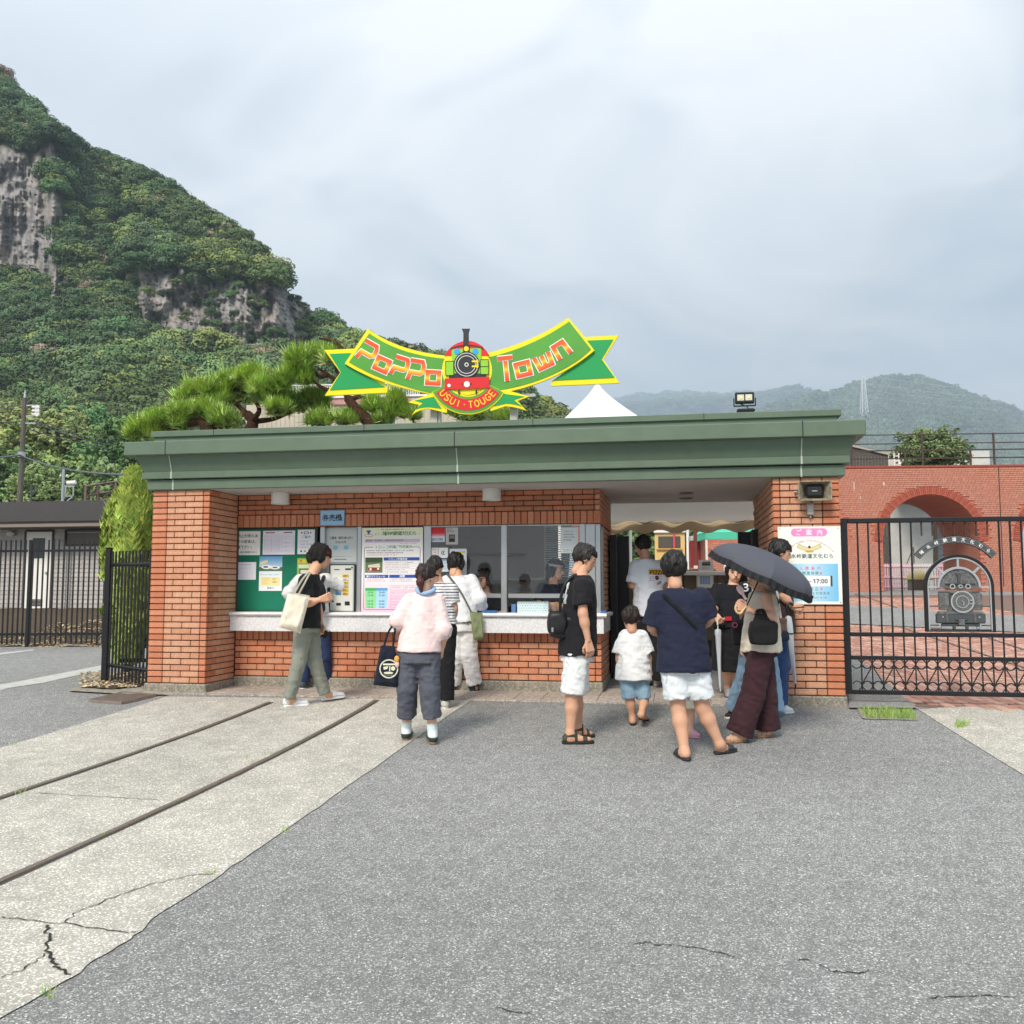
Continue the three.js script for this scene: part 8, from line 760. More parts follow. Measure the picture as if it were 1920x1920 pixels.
    if (hair.tail){const p=HP(0,0.0,-0.095),q=HP(hair.tail[1]??0,-0.06,-0.12),e=HP((hair.tail[1]??0)*1.5,-hair.tail[0],-0.095);wear('ponytail',wrinkled(union([cone(p,q,0.024,0.034),cone(q,e,0.034,0.012)],0.02),0.006,60,20,3),[p,q,e],0.06,MP(hair.tailColor??0x3a2019,{roughness:0.5}),0.007);}}
  if (s.cap){const cm=cloth(s.cap),f=capped(El(0,0.04,-0.012,0.088,0.092,0.104),HP(0,0.028,0),HY.clone().negate());wear('cap',wrinkled(f,0.002,20,20,4),hb,0.03,cm,0.008);wear('cap_brim',(x,y,z)=>{const px=x - head.x,py=y - head.y,pz=z - head.z,a=(px*HX.x + py*HX.y + pz*HX.z) / hs,b=(px*HY.x + py*HY.y + pz*HY.z) / hs,c=(px*HZ.x + py*HZ.y + pz*HZ.z) / hs;const rr=Math.hypot(a,(c - 0.07)*0.95) - 0.085;return Math.max(rr,0.06 - c,Math.abs(b - 0.034 + 1.6*a*a + 0.15*(c - 0.09)) - 0.004)*hs;},hb,0.06,cm,0.0055);part(t,'cap_button',new THREE.SphereGeometry(0.008,8,6).translate(...HP(0,0.133,-0.012).toArray()),cm);}
  return ctx;
}
// a print laid on clothing: a thin sheet whose points are walked on to the cloth
function patch(ctx,name,on,c,right,n,w,h,m){const g=new THREE.PlaneGeometry(w,h,16,10),p=g.attributes.position,f=ctx.fields[on];for (let i=0;i<p.count;i++){const q=c.clone().addScaledVector(right,p.getX(i)).add(V(0,p.getY(i),0)).addScaledVector(n,0.25);for (let j=0;j<40;j++){const d=f(q.x,q.y,q.z);if (d<0.004) break;q.addScaledVector(n,-Math.min(0.03,d*0.7));} p.setXYZ(i,q.x,q.y,q.z);} g.computeVertexNormals();m.side=TWO;return part(ctx.t,name,g,m);}
const pouch=(name,label,category,p,parts2)=>{const t=thing(name,label,category,{p});for (const [n,g,m] of parts2) part(t,n,g,m);return t;};
const sackGeo=(pts4,th,bulge=0.02,seed=1)=>{// a soft flat bag: four corners (top left, top right, bottom right, bottom left)
  const [A,B,C,E]=pts4,n=B.clone().sub(A).cross(E.clone().sub(A)).normalize().negate(),nx=18,ny=20,pos=[],idx=[],P=(u,v,s)=>{const q=A.clone().lerp(B,u).lerp(E.clone().lerp(C,u),v),e=Math.min(1,Math.min(u,1 - u)*7)*Math.min(1,(1 - v)*9)*(0.35 + 0.65*v);return q.addScaledVector(n,s*(0.004 + th*e + bulge*e*0.4*noise(u*4 + seed,v*5,s)));};
  for (const s of [1,-1]) for (let j=0;j<=ny;j++) for (let i=0;i<=nx;i++){const q=P(i / nx,j / ny,s);pos.push(q.x,q.y,q.z);} const m=(nx + 1)*(ny + 1);for (const s of [0,1]) for (let j=0;j<ny;j++) for (let i=0;i<nx;i++){const a=s*m + j*(nx + 1) + i;s?idx.push(a,a + nx + 2,a + 1,a,a + nx + 1,a + nx + 2):idx.push(a,a + 1,a + nx + 2,a,a + nx + 2,a + nx + 1);}
  for (let i=0;i<nx;i++){idx.push(i,m + i,m + i + 1,i,m + i + 1,i + 1);const a=ny*(nx + 1) + i;idx.push(a,m + a + 1,m + a,a,a + 1,m + a + 1);} for (let j=0;j<ny;j++) for (const i of [0,nx]){const a=j*(nx + 1) + i,b=a + nx + 1;idx.push(a,b,m + b,a,m + b,m + a);}
  const g=newGeo().setAttribute(POS,f32(pos,3));g.setIndex(idx);g.computeVertexNormals();return boxUV(g);
};
const strapGeo=(pts,w,seg=30)=>{const c=new THREE.CatmullRomCurve3(pts),out=[];for (let i=0;i<seg;i++) out.push(rod(c.getPoint(i / seg),c.getPoint((i + 1) / seg),w / 2,w / 2,6,false));return join(out);};
const px2=(base,d)=>(x,y,z=0)=>D(x,y,d - z).sub(base);
// 1 young man walking to the machine with a canvas tote
{
  const c=person({label:'young man with red-tinted hair, black T-shirt and olive trousers, walking with a canvas tote',at:[575,1325],face:100,look:[112,-12],skin:'mid',neck:[583,1075],head:[602,1044,-0.05],sh:[[571,1088,0.12],[588,1083,-0.16]],el:[[576,1131,0.2],[596,1138,-0.24]],wr:[[600,1124,0.22],[602,1170,-0.2]],hip:[[570,1178,0.07],[580,1178,-0.08]],kn:[[560,1243,0.1],[591,1243,-0.06]],feet:[[[533,1326],[580,1323]],[[603,1317],[648,1311],0.02]],an:[[543,1306,0.05],[608,1297,-0.16]],top:{hem:[577,1178],color:0x15161a,sleeve:0.78,ease:0.02},bottom:{waist:[577,1172],to:2.0,color:0x8e9287,wide:1.0,fold:0.008,cuff:0.05},shoes:{color:0xe6e8ea,sole:0xeceef0,th:0.028,sock:0xe4e4e0},hair:{kind:1,vol:1.14,fringe:0.012,sides:0.03,dye:1},hands:[{curl:0.75},{curl:0.6}]});
  const b=c.base,P=px2(b,-b.z),t=thing('canvas_tote','cream canvas tote bag hanging from the shoulder of the young man','bag',{p:b.clone()}),m=cloth(0xe4dcc8);part(t,'bag_body',sackGeo([P(541,1110,0.34),P(581,1117,0.3),P(563,1188,0.36),P(521,1175,0.4)],0.05,0.05),m);part(t,'handle',strapGeo([P(552,1112,0.34),P(566,1088,0.28),P(576,1076,0.19),P(580,1073,0.1)],0.02),m);part(t,'handle',strapGeo([P(560,1114,0.3),P(572,1092,0.27),P(580,1077,0.18),P(583,1075,0.08)],0.02),m);
  const w=P(610,1188,-0.14),wl=thing('open_wallet','dark wallet held open by the young man','wallet',{p:b.clone()});part(wl,'cover',bevel(0.07,0.1,0.012,0,0,0,0.003).rotateZ(-0.5).translate(w.x,w.y,w.z),M(0x241d1b));part(wl,'card',bevel(0.055,0.02,0.003,0,0.045,0.008,0.001).rotateZ(-0.5).translate(w.x,w.y,w.z),M(0xd8d4cc));part(c.t,'earphone',new THREE.SphereGeometry(0.009,8,6).translate(...c.HP(-0.082,-0.012,0.004).toArray()),MAT.white);
}
// 2 man at the ticket machine
{
  const c=person({label:'man in a white shirt and jeans at the ticket machine, wearing a backpack',at:[592,1292],face:172,look:[170,-8],neck:[588,1076],head:[590,1049],sh:[[562,1088,0.02],[611,1086,-0.02]],el:[[541,1112,-0.02],[640,1098,-0.14]],wr:[[560,1120,-0.24],[638,1076,-0.36]],hip:[[578,1180],[603,1180]],kn:[[573,1232,0],[608,1232,0]],feet:[[[567,1294],[570,1286]],[[612,1291],[617,1284]]],top:{hem:[590,1174],color:0xe4e6e6,sleeve:1.75,ease:0.028},bottom:{waist:[590,1172],to:1.97,color:0x25355a,wide:1.1},shoes:{color:0x3b4550,sole:0xe2e2de,th:0.026},hair:{kind:1,vol:1.04,fringe:0.04,nape:-0.08},hands:[{curl:0.5},{curl:0.25,dir:[-0.1,0.5,-0.9]}]});
  const b=c.base,P=px2(b,-b.z),t=thing('black_backpack','black backpack on the man at the ticket machine','bag',{p:b.clone()}),m=cloth(0x1b1d20);const q=P(588,1122,0.19);part(t,'pack',wrinkleBox(0.27,0.38,0.14,q),m);for (const s of [-1,1]) part(t,'shoulder_strap',strapGeo([P(588 + s*14,1098,0.17),P(588 + s*19,1082,0.06),P(588 + s*20,1086,-0.1),P(588 + s*17,1120,-0.14)],0.045),m);part(t,'pocket',wrinkleBox(0.2,0.16,0.05,q.clone().add(V(0,-0.08,0.085))),m);
}
function wrinkleBox(w,h,d,p,seed=1){const g=new THREE.BoxGeometry(w,h,d,12,14,6),a=g.attributes.position,q=V(0,0,0);for (let i=0;i<a.count;i++){q.fromBufferAttribute(a,i);const x=q.x / w*2,y=q.y / h*2,z=q.z / d*2,r=Math.max(0.001,Math.pow(Math.abs(x)**5 + Math.abs(y)**5 + Math.abs(z)**5,0.2)),s=Math.max(Math.abs(x),Math.abs(y),Math.abs(z)) / r,n=0.012*noise(q.x*14 + seed,q.y*14,q.z*14);q.multiplyScalar(s).addScalar(0);q.x +=n;q.y +=n*0.6;q.z +=n;a.setXYZ(i,q.x + p.x,q.y + p.y,q.z + p.z);} g.computeVertexNormals();return boxUV(g);}
// 3 woman in pink
{
  const c=person({label:'woman seen from behind in a pale pink sweatshirt, grey cropped trousers and black cap',at:[788,1394],face:172,look:[150,-4],skin:'fair',girth:1.05,neck:[795,1108],head:[799,1082,0.0],headSize:0.92,sh:[[767,1127,0],[820,1128,0]],el:[[744,1164,0.02],[833,1180,0.04]],wr:[[744,1182,-0.2],[829,1213,-0.06]],hip:[[767,1232],[802,1232]],kn:[[764,1290,0],[806,1290,0.02]],feet:[[[760,1390],[768,1374]],[[813,1397],[805,1381]]],top:{hem:[785,1222],color:0xf2dad8,sleeve:1.35,ease:0.018,loose:1.2,fold:0.005,flare:1.0},bottom:{waist:[785,1222],to:1.62,color:0x575b66,wide:1.12,ease:0.018,cuff:0.06,fold:0.009},shoes:{color:0x24382f,sole:0x8a7058,th:0.024,high:0.06,sock:0xdfeeee},hair:{kind:1,color:0x2c1a15,nape:-0.07,tail:[0.17,0.02],tailColor:0x4a241c},cap:0x1d1d22,hands:[{curl:0.5},{curl:0.35}]});
  const b=c.base,P=px2(b,-b.z);part(c.t,'scarf',tube([P(783,1107,0.05),P(795,1113,0.1),P(811,1108,0.06),P(812,1102,-0.06),P(797,1104,-0.1),P(784,1103,-0.05)],0.02,30,8,true),cloth(0x9cc0e6));
  const t=thing('navy_tote','navy cloth tote with a cream emblem hanging from the arm of the woman in pink','bag',{p:b.clone()}),m=cloth(0x161b2e);part(t,'bag_body',sackGeo([P(714,1210,0.05),P(741,1212,0.05),P(751,1290,0.03),P(700,1284,0.03)],0.04,0.05),m);part(t,'handle',strapGeo([P(720,1212,0.05),P(728,1186,0.06),P(735,1174,0.06)],0.02),m);part(t,'handle',strapGeo([P(737,1212,0.05),P(740,1190,0.05),P(741,1176,0.04)],0.02),m);const ec=P(729,1254,0.085);part(t,'emblem',new THREE.CircleGeometry(0.095,28).translate(ec.x,ec.y,ec.z),M(0xffffff,{map:canvasTexture(256,256,(x)=>{fill(x,'#161b2e');x.fillStyle=x.strokeStyle='#dcdcc0';x.lineWidth=14;x.beginPath();x.arc(128,128,104,0,7);x.stroke();x.fillRect(58,66,150,20);x.beginPath();x.moveTo(60,106);x.lineTo(124,96);x.lineTo(110,130);x.lineTo(70,140);x.fill();x.fillRect(132,96,14,60);x.beginPath();x.arc(178,124,26,0,7);x.fill();x.beginPath();x.ellipse(124,176,56,14,0,0,7);x.fill();scribble(x,60,200,140,1,24,'#dcdcc0',3);}),roughness:0.9,side:TWO}));
  const ch2=P(744,1236,0.09),kc=thing('bag_charm','small orange and white charm hanging on the navy tote','charm',{p:b.clone()});part(kc,'charm_body',new THREE.SphereGeometry(0.026,12,10).scale(0.9,1.2,0.6).translate(ch2.x,ch2.y,ch2.z),M(0xe0a24a));part(kc,'charm_tail',new THREE.SphereGeometry(0.02,12,10).scale(0.9,1.5,0.6).translate(ch2.x + 0.004,ch2.y - 0.045,ch2.z),M(0xe8c0b4));part(kc,'cord',rod(ch2.clone().add(V(0,0.02,0)),ch2.clone().add(V(0,0.08,0)),0.003),M(0x333333));
}
// 4 woman in stripes
person({label:'woman in a striped T-shirt, black trousers and dark cap queueing behind the woman in white',at:[828,1328],face:176,look:[172,-6],headSize:0.94,neck:[822,1090],head:[816,1064],sh:[[801,1106],[847,1106]],el:[[800,1140,0],[851,1140,0]],wr:[[806,1160,-0.2],[850,1166,-0.08]],hip:[[813,1182],[838,1182]],kn:[[814,1245],[837,1245]],feet:[[[814,1328],[818,1318]],[[834,1330],[840,1320]]],top:{hem:[826,1170],sleeve:0.7,ease:0.022,cell:0.0065,color:(x,y)=>(((y*1000) % 30) + 30) % 30<9?lin(0x2c3650):lin(0xe3e3e2)},bottom:{waist:[826,1170],to:1.96,color:0x131418,wide:1.15,ease:0.018,cuff:0.062},shoes:{color:0xc4c4bc,sole:0xdedcd4},hair:{kind:1,color:0x1c1513,nape:-0.07,tail:[0.12,0.0]},cap:0x2b2830,hands:[{curl:0.4},{curl:0.35}]});
// 5 woman in white at the counter
{
  const c=person({label:'woman in a white blouse and white trousers leaning on the counter at the ticket window',at:[868,1298],face:168,look:[160,-14],skin:'mid',girth:1.05,neck:[858,1078],head:[855,1058,-0.06],sh:[[836,1090,-0.02],[884,1088,-0.02]],el:[[826,1124,0],[900,1122,0.02]],wr:[[834,1140,-0.22],[906,1145,-0.16]],hip:[[853,1176],[876,1176]],kn:[[855,1230,0],[880,1230,0.02]],feet:[[[849,1297],[854,1290]],[[884,1298],[906,1294]]],top:{hem:[866,1166],color:0xeceff2,sleeve:1.7,ease:0.024,loose:1.2,fold:0.007,flare:0.9},bottom:{waist:[866,1166],to:1.95,color:0xe7e6e4,wide:1.15,ease:0.02,cuff:0.06,fold:0.009},shoes:{kind:'sandal',color:0x24302a,sole:0x24302a,th:0.03},hair:{kind:1,vol:1.1,fringe:0.03,nape:-0.09,sides:0.04},hands:[{curl:0.3},{curl:0.3,dir:[0.3,-0.2,-0.9],palm:[0,-1,0]}]});
  const b=c.base,P=px2(b,-b.z),t=thing('olive_shoulder_bag','olive green shoulder bag hanging at the hip of the woman in white','bag',{p:b.clone()}),m=cloth(0x87906a);part(t,'bag_body',sackGeo([P(881,1146,0.2),P(905,1150,0.16),P(907,1201,0.17),P(888,1200,0.22)],0.03,0.04),m);part(t,'strap',strapGeo([P(884,1148,0.2),P(864,1110,0.17),P(845,1084,0.12),P(838,1076,0.0)],0.022),cloth(0x6f7460));
}
// 6 man in black T-shirt and white shorts
{
  const c=person({label:'man in a black T-shirt, white shorts and sandals standing sideways',at:[1078,1389],face:106,look:[96,-20],skin:'tan',neck:[1088,1076],head:[1097,1048,-0.04],sh:[[1092,1098,0.17],[1086,1094,-0.17]],el:[[1093,1151,0.22],[1090,1148,-0.22]],wr:[[1103,1202,0.23],[1100,1198,-0.2]],hip:[[1082,1228,0.08],[1083,1228,-0.08]],kn:[[1073,1308,0.09],[1080,1304,-0.08]],feet:[[[1055,1395],[1114,1394]],[[1076,1383],[1113,1382]]],top:{hem:[1083,1228],color:0x131318,sleeve:0.72,ease:0.028,flare:0.8,fold:0.008},bottom:{waist:[1083,1222],to:0.92,color:0xe9ecec,wide:1.2,ease:0.024,fold:0.010},shoes:{kind:'sandal',color:0x3c3c2e,sole:0x26261f,th:0.028},hair:{kind:1,color:0x1d1714,vol:1.05,fringe:0.045,nape:-0.075},hands:[{curl:0.45},{curl:0.45}]});
  const b=c.base,P=px2(b,-b.z),t=thing('black_shoulder_bag','black nylon shoulder bag slung on the back of the man in white shorts','bag',{p:b.clone()}),m=MP(0x17181a,{roughness:0.5,sheen:0.2});part(t,'bag_body',wrinkleBox(0.29,0.2,0.17,P(1063,1176,0.06),4),m);part(t,'flap',wrinkleBox(0.17,0.19,0.2,P(1044,1168,0.08),9),m);part(t,'buckle',bevel(0.02,0.04,0.012,...P(1036,1181,0.19).toArray(),0.004),MAT.steel);part(t,'strap',strapGeo([P(1050,1150,0.08),P(1052,1118,0.1),P(1062,1092,0.1),P(1080,1078,0.04),P(1092,1088,-0.12)],0.03),m);
  const n=V(-0.86,0,0.5),r=V(0.5,0,0.86);patch(c,'print','shirt',P(1058,1112,0.04),r,n,0.07,0.19,print(70,190,(x)=>{fill(x,'#e6e8e6');fill(x,'#1d1d22',40,60,30,46);}));
}
// 7 boy
person({label:'small boy seen from behind in a white T-shirt and denim shorts, one slide lifted',at:[1188,1358],face:176,look:[182,-8],size:0.72,skin:'tan',neck:[1185,1181],head:[1183,1160],headSize:0.98,sh:[[1170,1192],[1204,1192]],el:[[1161,1230],[1214,1228]],wr:[[1161,1254],[1219,1252]],hip:[[1176,1272],[1199,1272]],kn:[[1181,1312,0],[1208,1312,0]],an:[[1186,1348,0],[1202,1340,0.2]],feet:[[[1187,1361],[1184,1352]],[[1214,1352],[1200,1348]]],top:{hem:[1190,1275],color:0xeef1f2,sleeve:0.92,ease:0.028,loose:1.6,flare:1.1},bottom:{waist:[1188,1274],to:0.95,color:0x8fb0c6,wide:1.12,ease:0.016},shoes:{kind:'slide',color:0x1a1b1d,sole:0x141516,th:0.02},hair:{kind:1,color:0x241711,vol:1.05,fringe:0.04,nape:-0.075},hands:[{curl:0.3},{curl:0.3}]});
// 8 man in navy
{
  const c=person({label:'man seen from behind in a navy T-shirt and white shorts with a back strap',at:[1312,1416],face:174,look:[184,-10],skin:'tan',girth:1.08,neck:[1266,1100],head:[1263,1067,-0.02],headSize:1.06,sh:[[1233,1124],[1315,1118]],el:[[1224,1176,-0.04],[1329,1160,-0.04]],wr:[[1238,1192,-0.24],[1318,1176,-0.26]],hip:[[1263,1252],[1302,1252]],kn:[[1272,1328,0.0],[1318,1328,-0.02]],an:[[1284,1410,0.12],[1350,1396,0.0]],feet:[[[1290,1428],[1268,1414]],[[1342,1415],[1379,1409]]],top:{hem:[1281,1259],color:0x1a2038,sleeve:0.92,ease:0.026,loose:1.4,flare:0.9,fold:0.007},bottom:{waist:[1282,1256],to:0.76,color:0xe4eaee,wide:1.18,ease:0.022,fold:0.009},shoes:{kind:'slide',color:0x33373a,sole:0x2b2f32,th:0.03},hair:{kind:1,vol:1.17,fringe:0.04,nape:-0.082},hands:[{curl:0.6},{curl:0.6}]});
  const b=c.base,P=px2(b,-b.z),t=thing('sling_strap','black sling bag strap across the back of the man in navy','strap',{p:b.clone()}),f=c.fields.shirt,pts=[];for (let i=0;i<=16;i++){const u=i / 16,q=P(lerp(1254,1314,u),lerp(1116,1178,u),0.34);for (let j=0;j<50;j++){const d=f(q.x,q.y,q.z);if (d<0.006) break;q.z -=Math.min(0.03,d*0.7);} pts.push(q);} part(t,'strap',strapGeo(pts,0.036),cloth(0x14171c));
}
// 9 man with the pizza shirt in the passage
{
  const c=person({label:'young man in a white T-shirt with a yellow back print in the passage',at:[1222,1286],face:172,look:[206,-14],skin:'tan',neck:[1209,1046],head:[1205,1024,-0.02],sh:[[1191,1062],[1238,1060]],el:[[1187,1098,0],[1246,1098,0]],wr:[[1180,1096,-0.28],[1238,1120,-0.2]],hip:[[1208,1160],[1232,1160]],kn:[[1210,1225],[1232,1225]],feet:[[[1212,1288],[1214,1280]],[[1230,1286],[1233,1279]]],top:{hem:[1218,1156],color:0xe2e8f0,sleeve:0.85,ease:0.03,loose:1.4,flare:0.8},bottom:{waist:[1218,1154],to:1.96,color:0x17181b,wide:1.2,cuff:0.055},shoes:{color:0xa89a84,sole:0xcfc8ba},hair:{kind:1,vol:1.04,fringe:0.04,nape:-0.078},hands:[{curl:0.5},{curl:0.4}]});
  const b=c.base,P=px2(b,-b.z);patch(c,'print','shirt',P(1232,1084,0.1),V(1,0,0),V(0.08,0,1),0.23,0.24,M(0xffffff,{map:canvasTexture(256,256,(x)=>{fill(x,'#d6dce6');x.fillStyle='#e0ae24';x.fillRect(10,20,236,64);x.fillStyle='#1f1a12';x.font='bold 78px sans-serif';x.save();x.transform(1,0,-0.12,1,14,0);x.fillText('PIZZA',8,84);x.restore();scribble(x,14,110,70,3,22,'#b04a5c',3);x.fillStyle='#2a1c20';x.beginPath();x.arc(118,124,28,0,7);x.fill();fill(x,'#c05050',100,116,40,12);x.fillStyle='#8d8a80';x.beginPath();x.ellipse(150,190,40,16,-0.5,0,7);x.fill();}),roughness:0.9}));
  const t=thing('black_pouch','black bag hanging beside the man with the yellow print','bag',{p:b.clone()});part(t,'bag_body',wrinkleBox(0.1,0.34,0.1,P(1231,1250,0.2),3),cloth(0x15161a));part(t,'strap',strapGeo([P(1229,1228,0.2),P(1234,1196,0.2),P(1238,1150,0.1)],0.02),cloth(0x15161a));
}
// 10 woman in black with a furled umbrella
{
  const c=person({label:'woman in a black top and black skirt facing the forecourt with a furled clear umbrella',at:[1366,1306],face:2,look:[-4,-10],skin:'fair',girth:1.14,neck:[1374,1096],head:[1377,1072,0.02],sh:[[1349,1103],[1400,1103]],el:[[1338,1136,0.02],[1410,1140,0]],wr:[[1341,1150,0.2],[1402,1178,0.1]],hip:[[1361,1184],[1386,1184]],kn:[[1363,1248],[1386,1248]],feet:[[[1365,1300],[1366,1312]],[[1386,1300],[1390,1311]]],top:{hem:[1372,1176],color:0x14161f,sleeve:1.0,ease:0.03,loose:1.8,flare:0.8},bottom:{waist:[1372,1172],to:0.9,color:0x101116,skirt:[1370,1256],hemW:0.2,ease:0.02},shoes:{color:0xa4a7aa,sole:0x55585c,th:0.024},hair:{kind:1,vol:1.06,fringe:0.035,sides:0.13,back:0.2,backW:0.075},hands:[{curl:0.8,dir:[0.3,-0.7,0.5]},{curl:0.4}]});
  const b=c.base,P=px2(b,-b.z),red=P(1366,1160,0.19);part(c.t,'red_tag',bevel(0.07,0.045,0.006,red.x,red.y,red.z,0.002),M(0xc42030));
  const t=thing('clear_umbrella','furled clear umbrella hanging point down from the hand of the woman in black','umbrella',{p:b.clone()}),film=MP(0xdfe7ee,{roughness:0.35,transmission:0.35,thickness:0}),a=P(1345,1158,0.24),e=P(1351,1296,0.24),pr=[[0,0.0],[0.03,0.02],[0.034,0.1],[0.03,0.12],[0.028,0.3],[0.02,0.6],[0.012,0.95],[0.006,1]];const len=a.distanceTo(e)*0.82,lg=new THREE.LatheGeometry(pr.map(([r,y])=>new THREE.Vector2(r,-y*len)),14),lp=lg.attributes.position;for (let i=0;i<lp.count;i++){const an=Math.atan2(lp.getZ(i),lp.getX(i)),s=1 + 0.16*Math.sin(an*4 + lp.getY(i)*9);lp.setX(i,lp.getX(i)*s);lp.setZ(i,lp.getZ(i)*s);} lg.computeVertexNormals();const s0=a.clone().lerp(e,0.15);lg.applyQuaternion(new THREE.Quaternion().setFromUnitVectors(V(0,-1,0),e.clone().sub(a).normalize())).translate(s0.x,s0.y,s0.z);part(t,'canopy',lg,film);part(t,'shaft',rod(a.clone().add(V(0,0.05,0)),e,0.005),MAT.white);part(t,'tip',rod(e.clone().lerp(a,0.06),e,0.007,0.004),M(0xd8d2c4));part(t,'handle',tube([a.clone().lerp(e,0.1),a.clone().add(V(0,0.05,0)),a.clone().add(V(-0.01,0.09,0.02)),a.clone().add(V(-0.035,0.09,0.03)),a.clone().add(V(-0.045,0.06,0.03))],0.011,24,8),M(0xdfd2ae,{roughness:0.4}));
}
// 11 woman with the parasol
{
  const c=person({label:'woman in a beige sleeveless top and maroon wide trousers under a grey frilled parasol',at:[1408,1387],face:284,look:[280,-6],skin:'fair',neck:[1428,1106],head:[1424,1082],sh:[[1436,1120,0.12],[1422,1118,-0.15]],el:[[1448,1160,0.2],[1414,1166,-0.18]],wr:[[1404,1143,0.26],[1399,1206,-0.12]],hip:[[1427,1218,0.08],[1427,1218,-0.08]],kn:[[1412,1300,0.09],[1434,1300,-0.06]],feet:[[[1396,1391],[1360,1393]],[[1444,1381],[1420,1383]]],top:{hem:[1428,1222],color:0xe2d8c6,sleeve:0,ease:0.03,flare:0.6,collar:0.06,fold:0.008},bottom:{waist:[1428,1218],to:2.0,color:0x3a1d24,wide:1.3,ease:0.02,cuff:0.075,fold:0.009},shoes:{kind:'sandal',color:0xd9b394,sole:0xb08a6c,th:0.016},hair:{kind:1,color:0x2b1c16,vol:1.05,fringe:0.04,nape:-0.08},hands:[{curl:0.9,dir:[-0.8,0.3,0.1]},{curl:0.4}]});
  const b=c.base,P=px2(b,-b.z),t=thing('frilled_parasol','dark grey parasol with a black frilled edge tilted over the woman in beige','parasol',{p:b.clone()}),O=P(1427,1077,0.16),tip=P(1446,1035,0.16),ax=V(0.40,0.88,0.16).normalize(),sideV=V(0.9,-0.42,0.05).addScaledVector(ax,-V(0.9,-0.42,0.05).dot(ax)).normalize(),third=ax.clone().cross(sideV).normalize(),Rr=0.47,Hh=0.21,gm=MP(0x4b4e58,{roughness:0.75,side:TWO}),n=8;
  const Q=(a,v)=>{const sec=Math.PI*2 / n,ph=((a % sec) + sec) % sec / sec,dip=1 - 0.05*Math.sin(ph*Math.PI)*v,r=Rr*Math.sin(v*Math.PI / 2)*dip;return O.clone().addScaledVector(sideV,r*Math.cos(a)).addScaledVector(third,r*Math.sin(a)).addScaledVector(ax,Hh*Math.cos(v*Math.PI / 2) - 0.012*Math.sin(ph*Math.PI)*v);};
  for (let g=0;g<n;g++){const pos=[],idx=[],m=8,l=9;for (let j=0;j<=l;j++) for (let i=0;i<=m;i++){const q=Q((g + Math.min(i / m,0.9999))*Math.PI*2 / n,j / l);pos.push(q.x,q.y,q.z);} for (let j=0;j<l;j++) for (let i=0;i<m;i++){const a=j*(m + 1) + i;idx.push(a,a + 1,a + m + 2,a,a + m + 2,a + m + 1);} const ge=newGeo().setAttribute(POS,f32(pos,3));ge.setIndex(idx);ge.computeVertexNormals();part(t,'canopy_panel',ge,gm);const a0=g*Math.PI*2 / n,rp=[];for (let j=0;j<=8;j++) rp.push(Q(a0,j / 8).addScaledVector(ax,-0.006));part(t,'rib',tube(rp,0.003,12,5),MAT.black);}
 {const pos=[],idx=[],N=260;for (let i=0;i<=N;i++){const a=i / N*Math.PI*2,w=Math.sin(i*0.95)*0.014 + 0.008*noise(i*0.7,3),q=Q(a,1),o=q.clone().sub(O).normalize();for (const v of [-0.3,0.5,1]){const e=q.clone().addScaledVector(ax,-0.045*v + 0.006).addScaledVector(o,w*Math.abs(v) + 0.01);pos.push(e.x,e.y,e.z);}} for (let i=0;i<N;i++) for (let k=0;k<2;k++){const a=i*3 + k;idx.push(a,a + 1,a + 4,a,a + 4,a + 3);} const ge=newGeo().setAttribute(POS,f32(pos,3));ge.setIndex(idx);ge.computeVertexNormals();part(t,'frill',ge,MP(0x1e1f24,{roughness:0.8,side:TWO}));}
  const hnd=P(1400,1136,0.28),top=O.clone().addScaledVector(ax,Hh);part(t,'shaft',rod(hnd.clone().addScaledVector(top.clone().sub(hnd).normalize(),-0.06),top.clone().addScaledVector(ax,0.03),0.006),MAT.black);part(t,'handle',tube([hnd,P(1393,1145,0.28),P(1388,1150,0.28),P(1382,1148,0.28),P(1379,1141,0.28),P(1381,1134,0.28)],0.011,24,8),M(0xdcbf8e,{roughness:0.4}));
  const h2=thing('black_handbag','soft black handbag hanging from the bent arm of the woman in beige','bag',{p:b.clone()}),m2=cloth(0x131315);part(h2,'bag_body',wrinkleBox(0.23,0.21,0.15,P(1431,1186,0.26),6),m2);part(h2,'bag_neck',sackGeo([P(1417,1150,0.27),P(1436,1151,0.27),P(1453,1176,0.27),P(1408,1174,0.27)],0.04,0.03),m2);part(h2,'strap',strapGeo([P(1418,1154,0.27),P(1421,1146,0.3),P(1430,1145,0.3),P(1435,1154,0.27)],0.035),m2);
  const fn=thing('hand_fan','pink plastic hand-held fan in the hand under the parasol','fan',{p:b.clone()}),fc=P(1388,1106,0.29),f2=P(1399,1124,0.29);part(fn,'fan_head',new THREE.CylinderGeometry(0.04,0.04,0.028,24).rotateX(1.35).scale(0.62,1.15,1).rotateZ(0.5).translate(fc.x,fc.y,fc.z),M(0xe3bfc4,{roughness:0.4}));part(fn,'fan_grip',rod(fc.clone().lerp(f2,0.35),f2,0.013,0.012),M(0xe9d2d4,{roughness:0.4}));
}
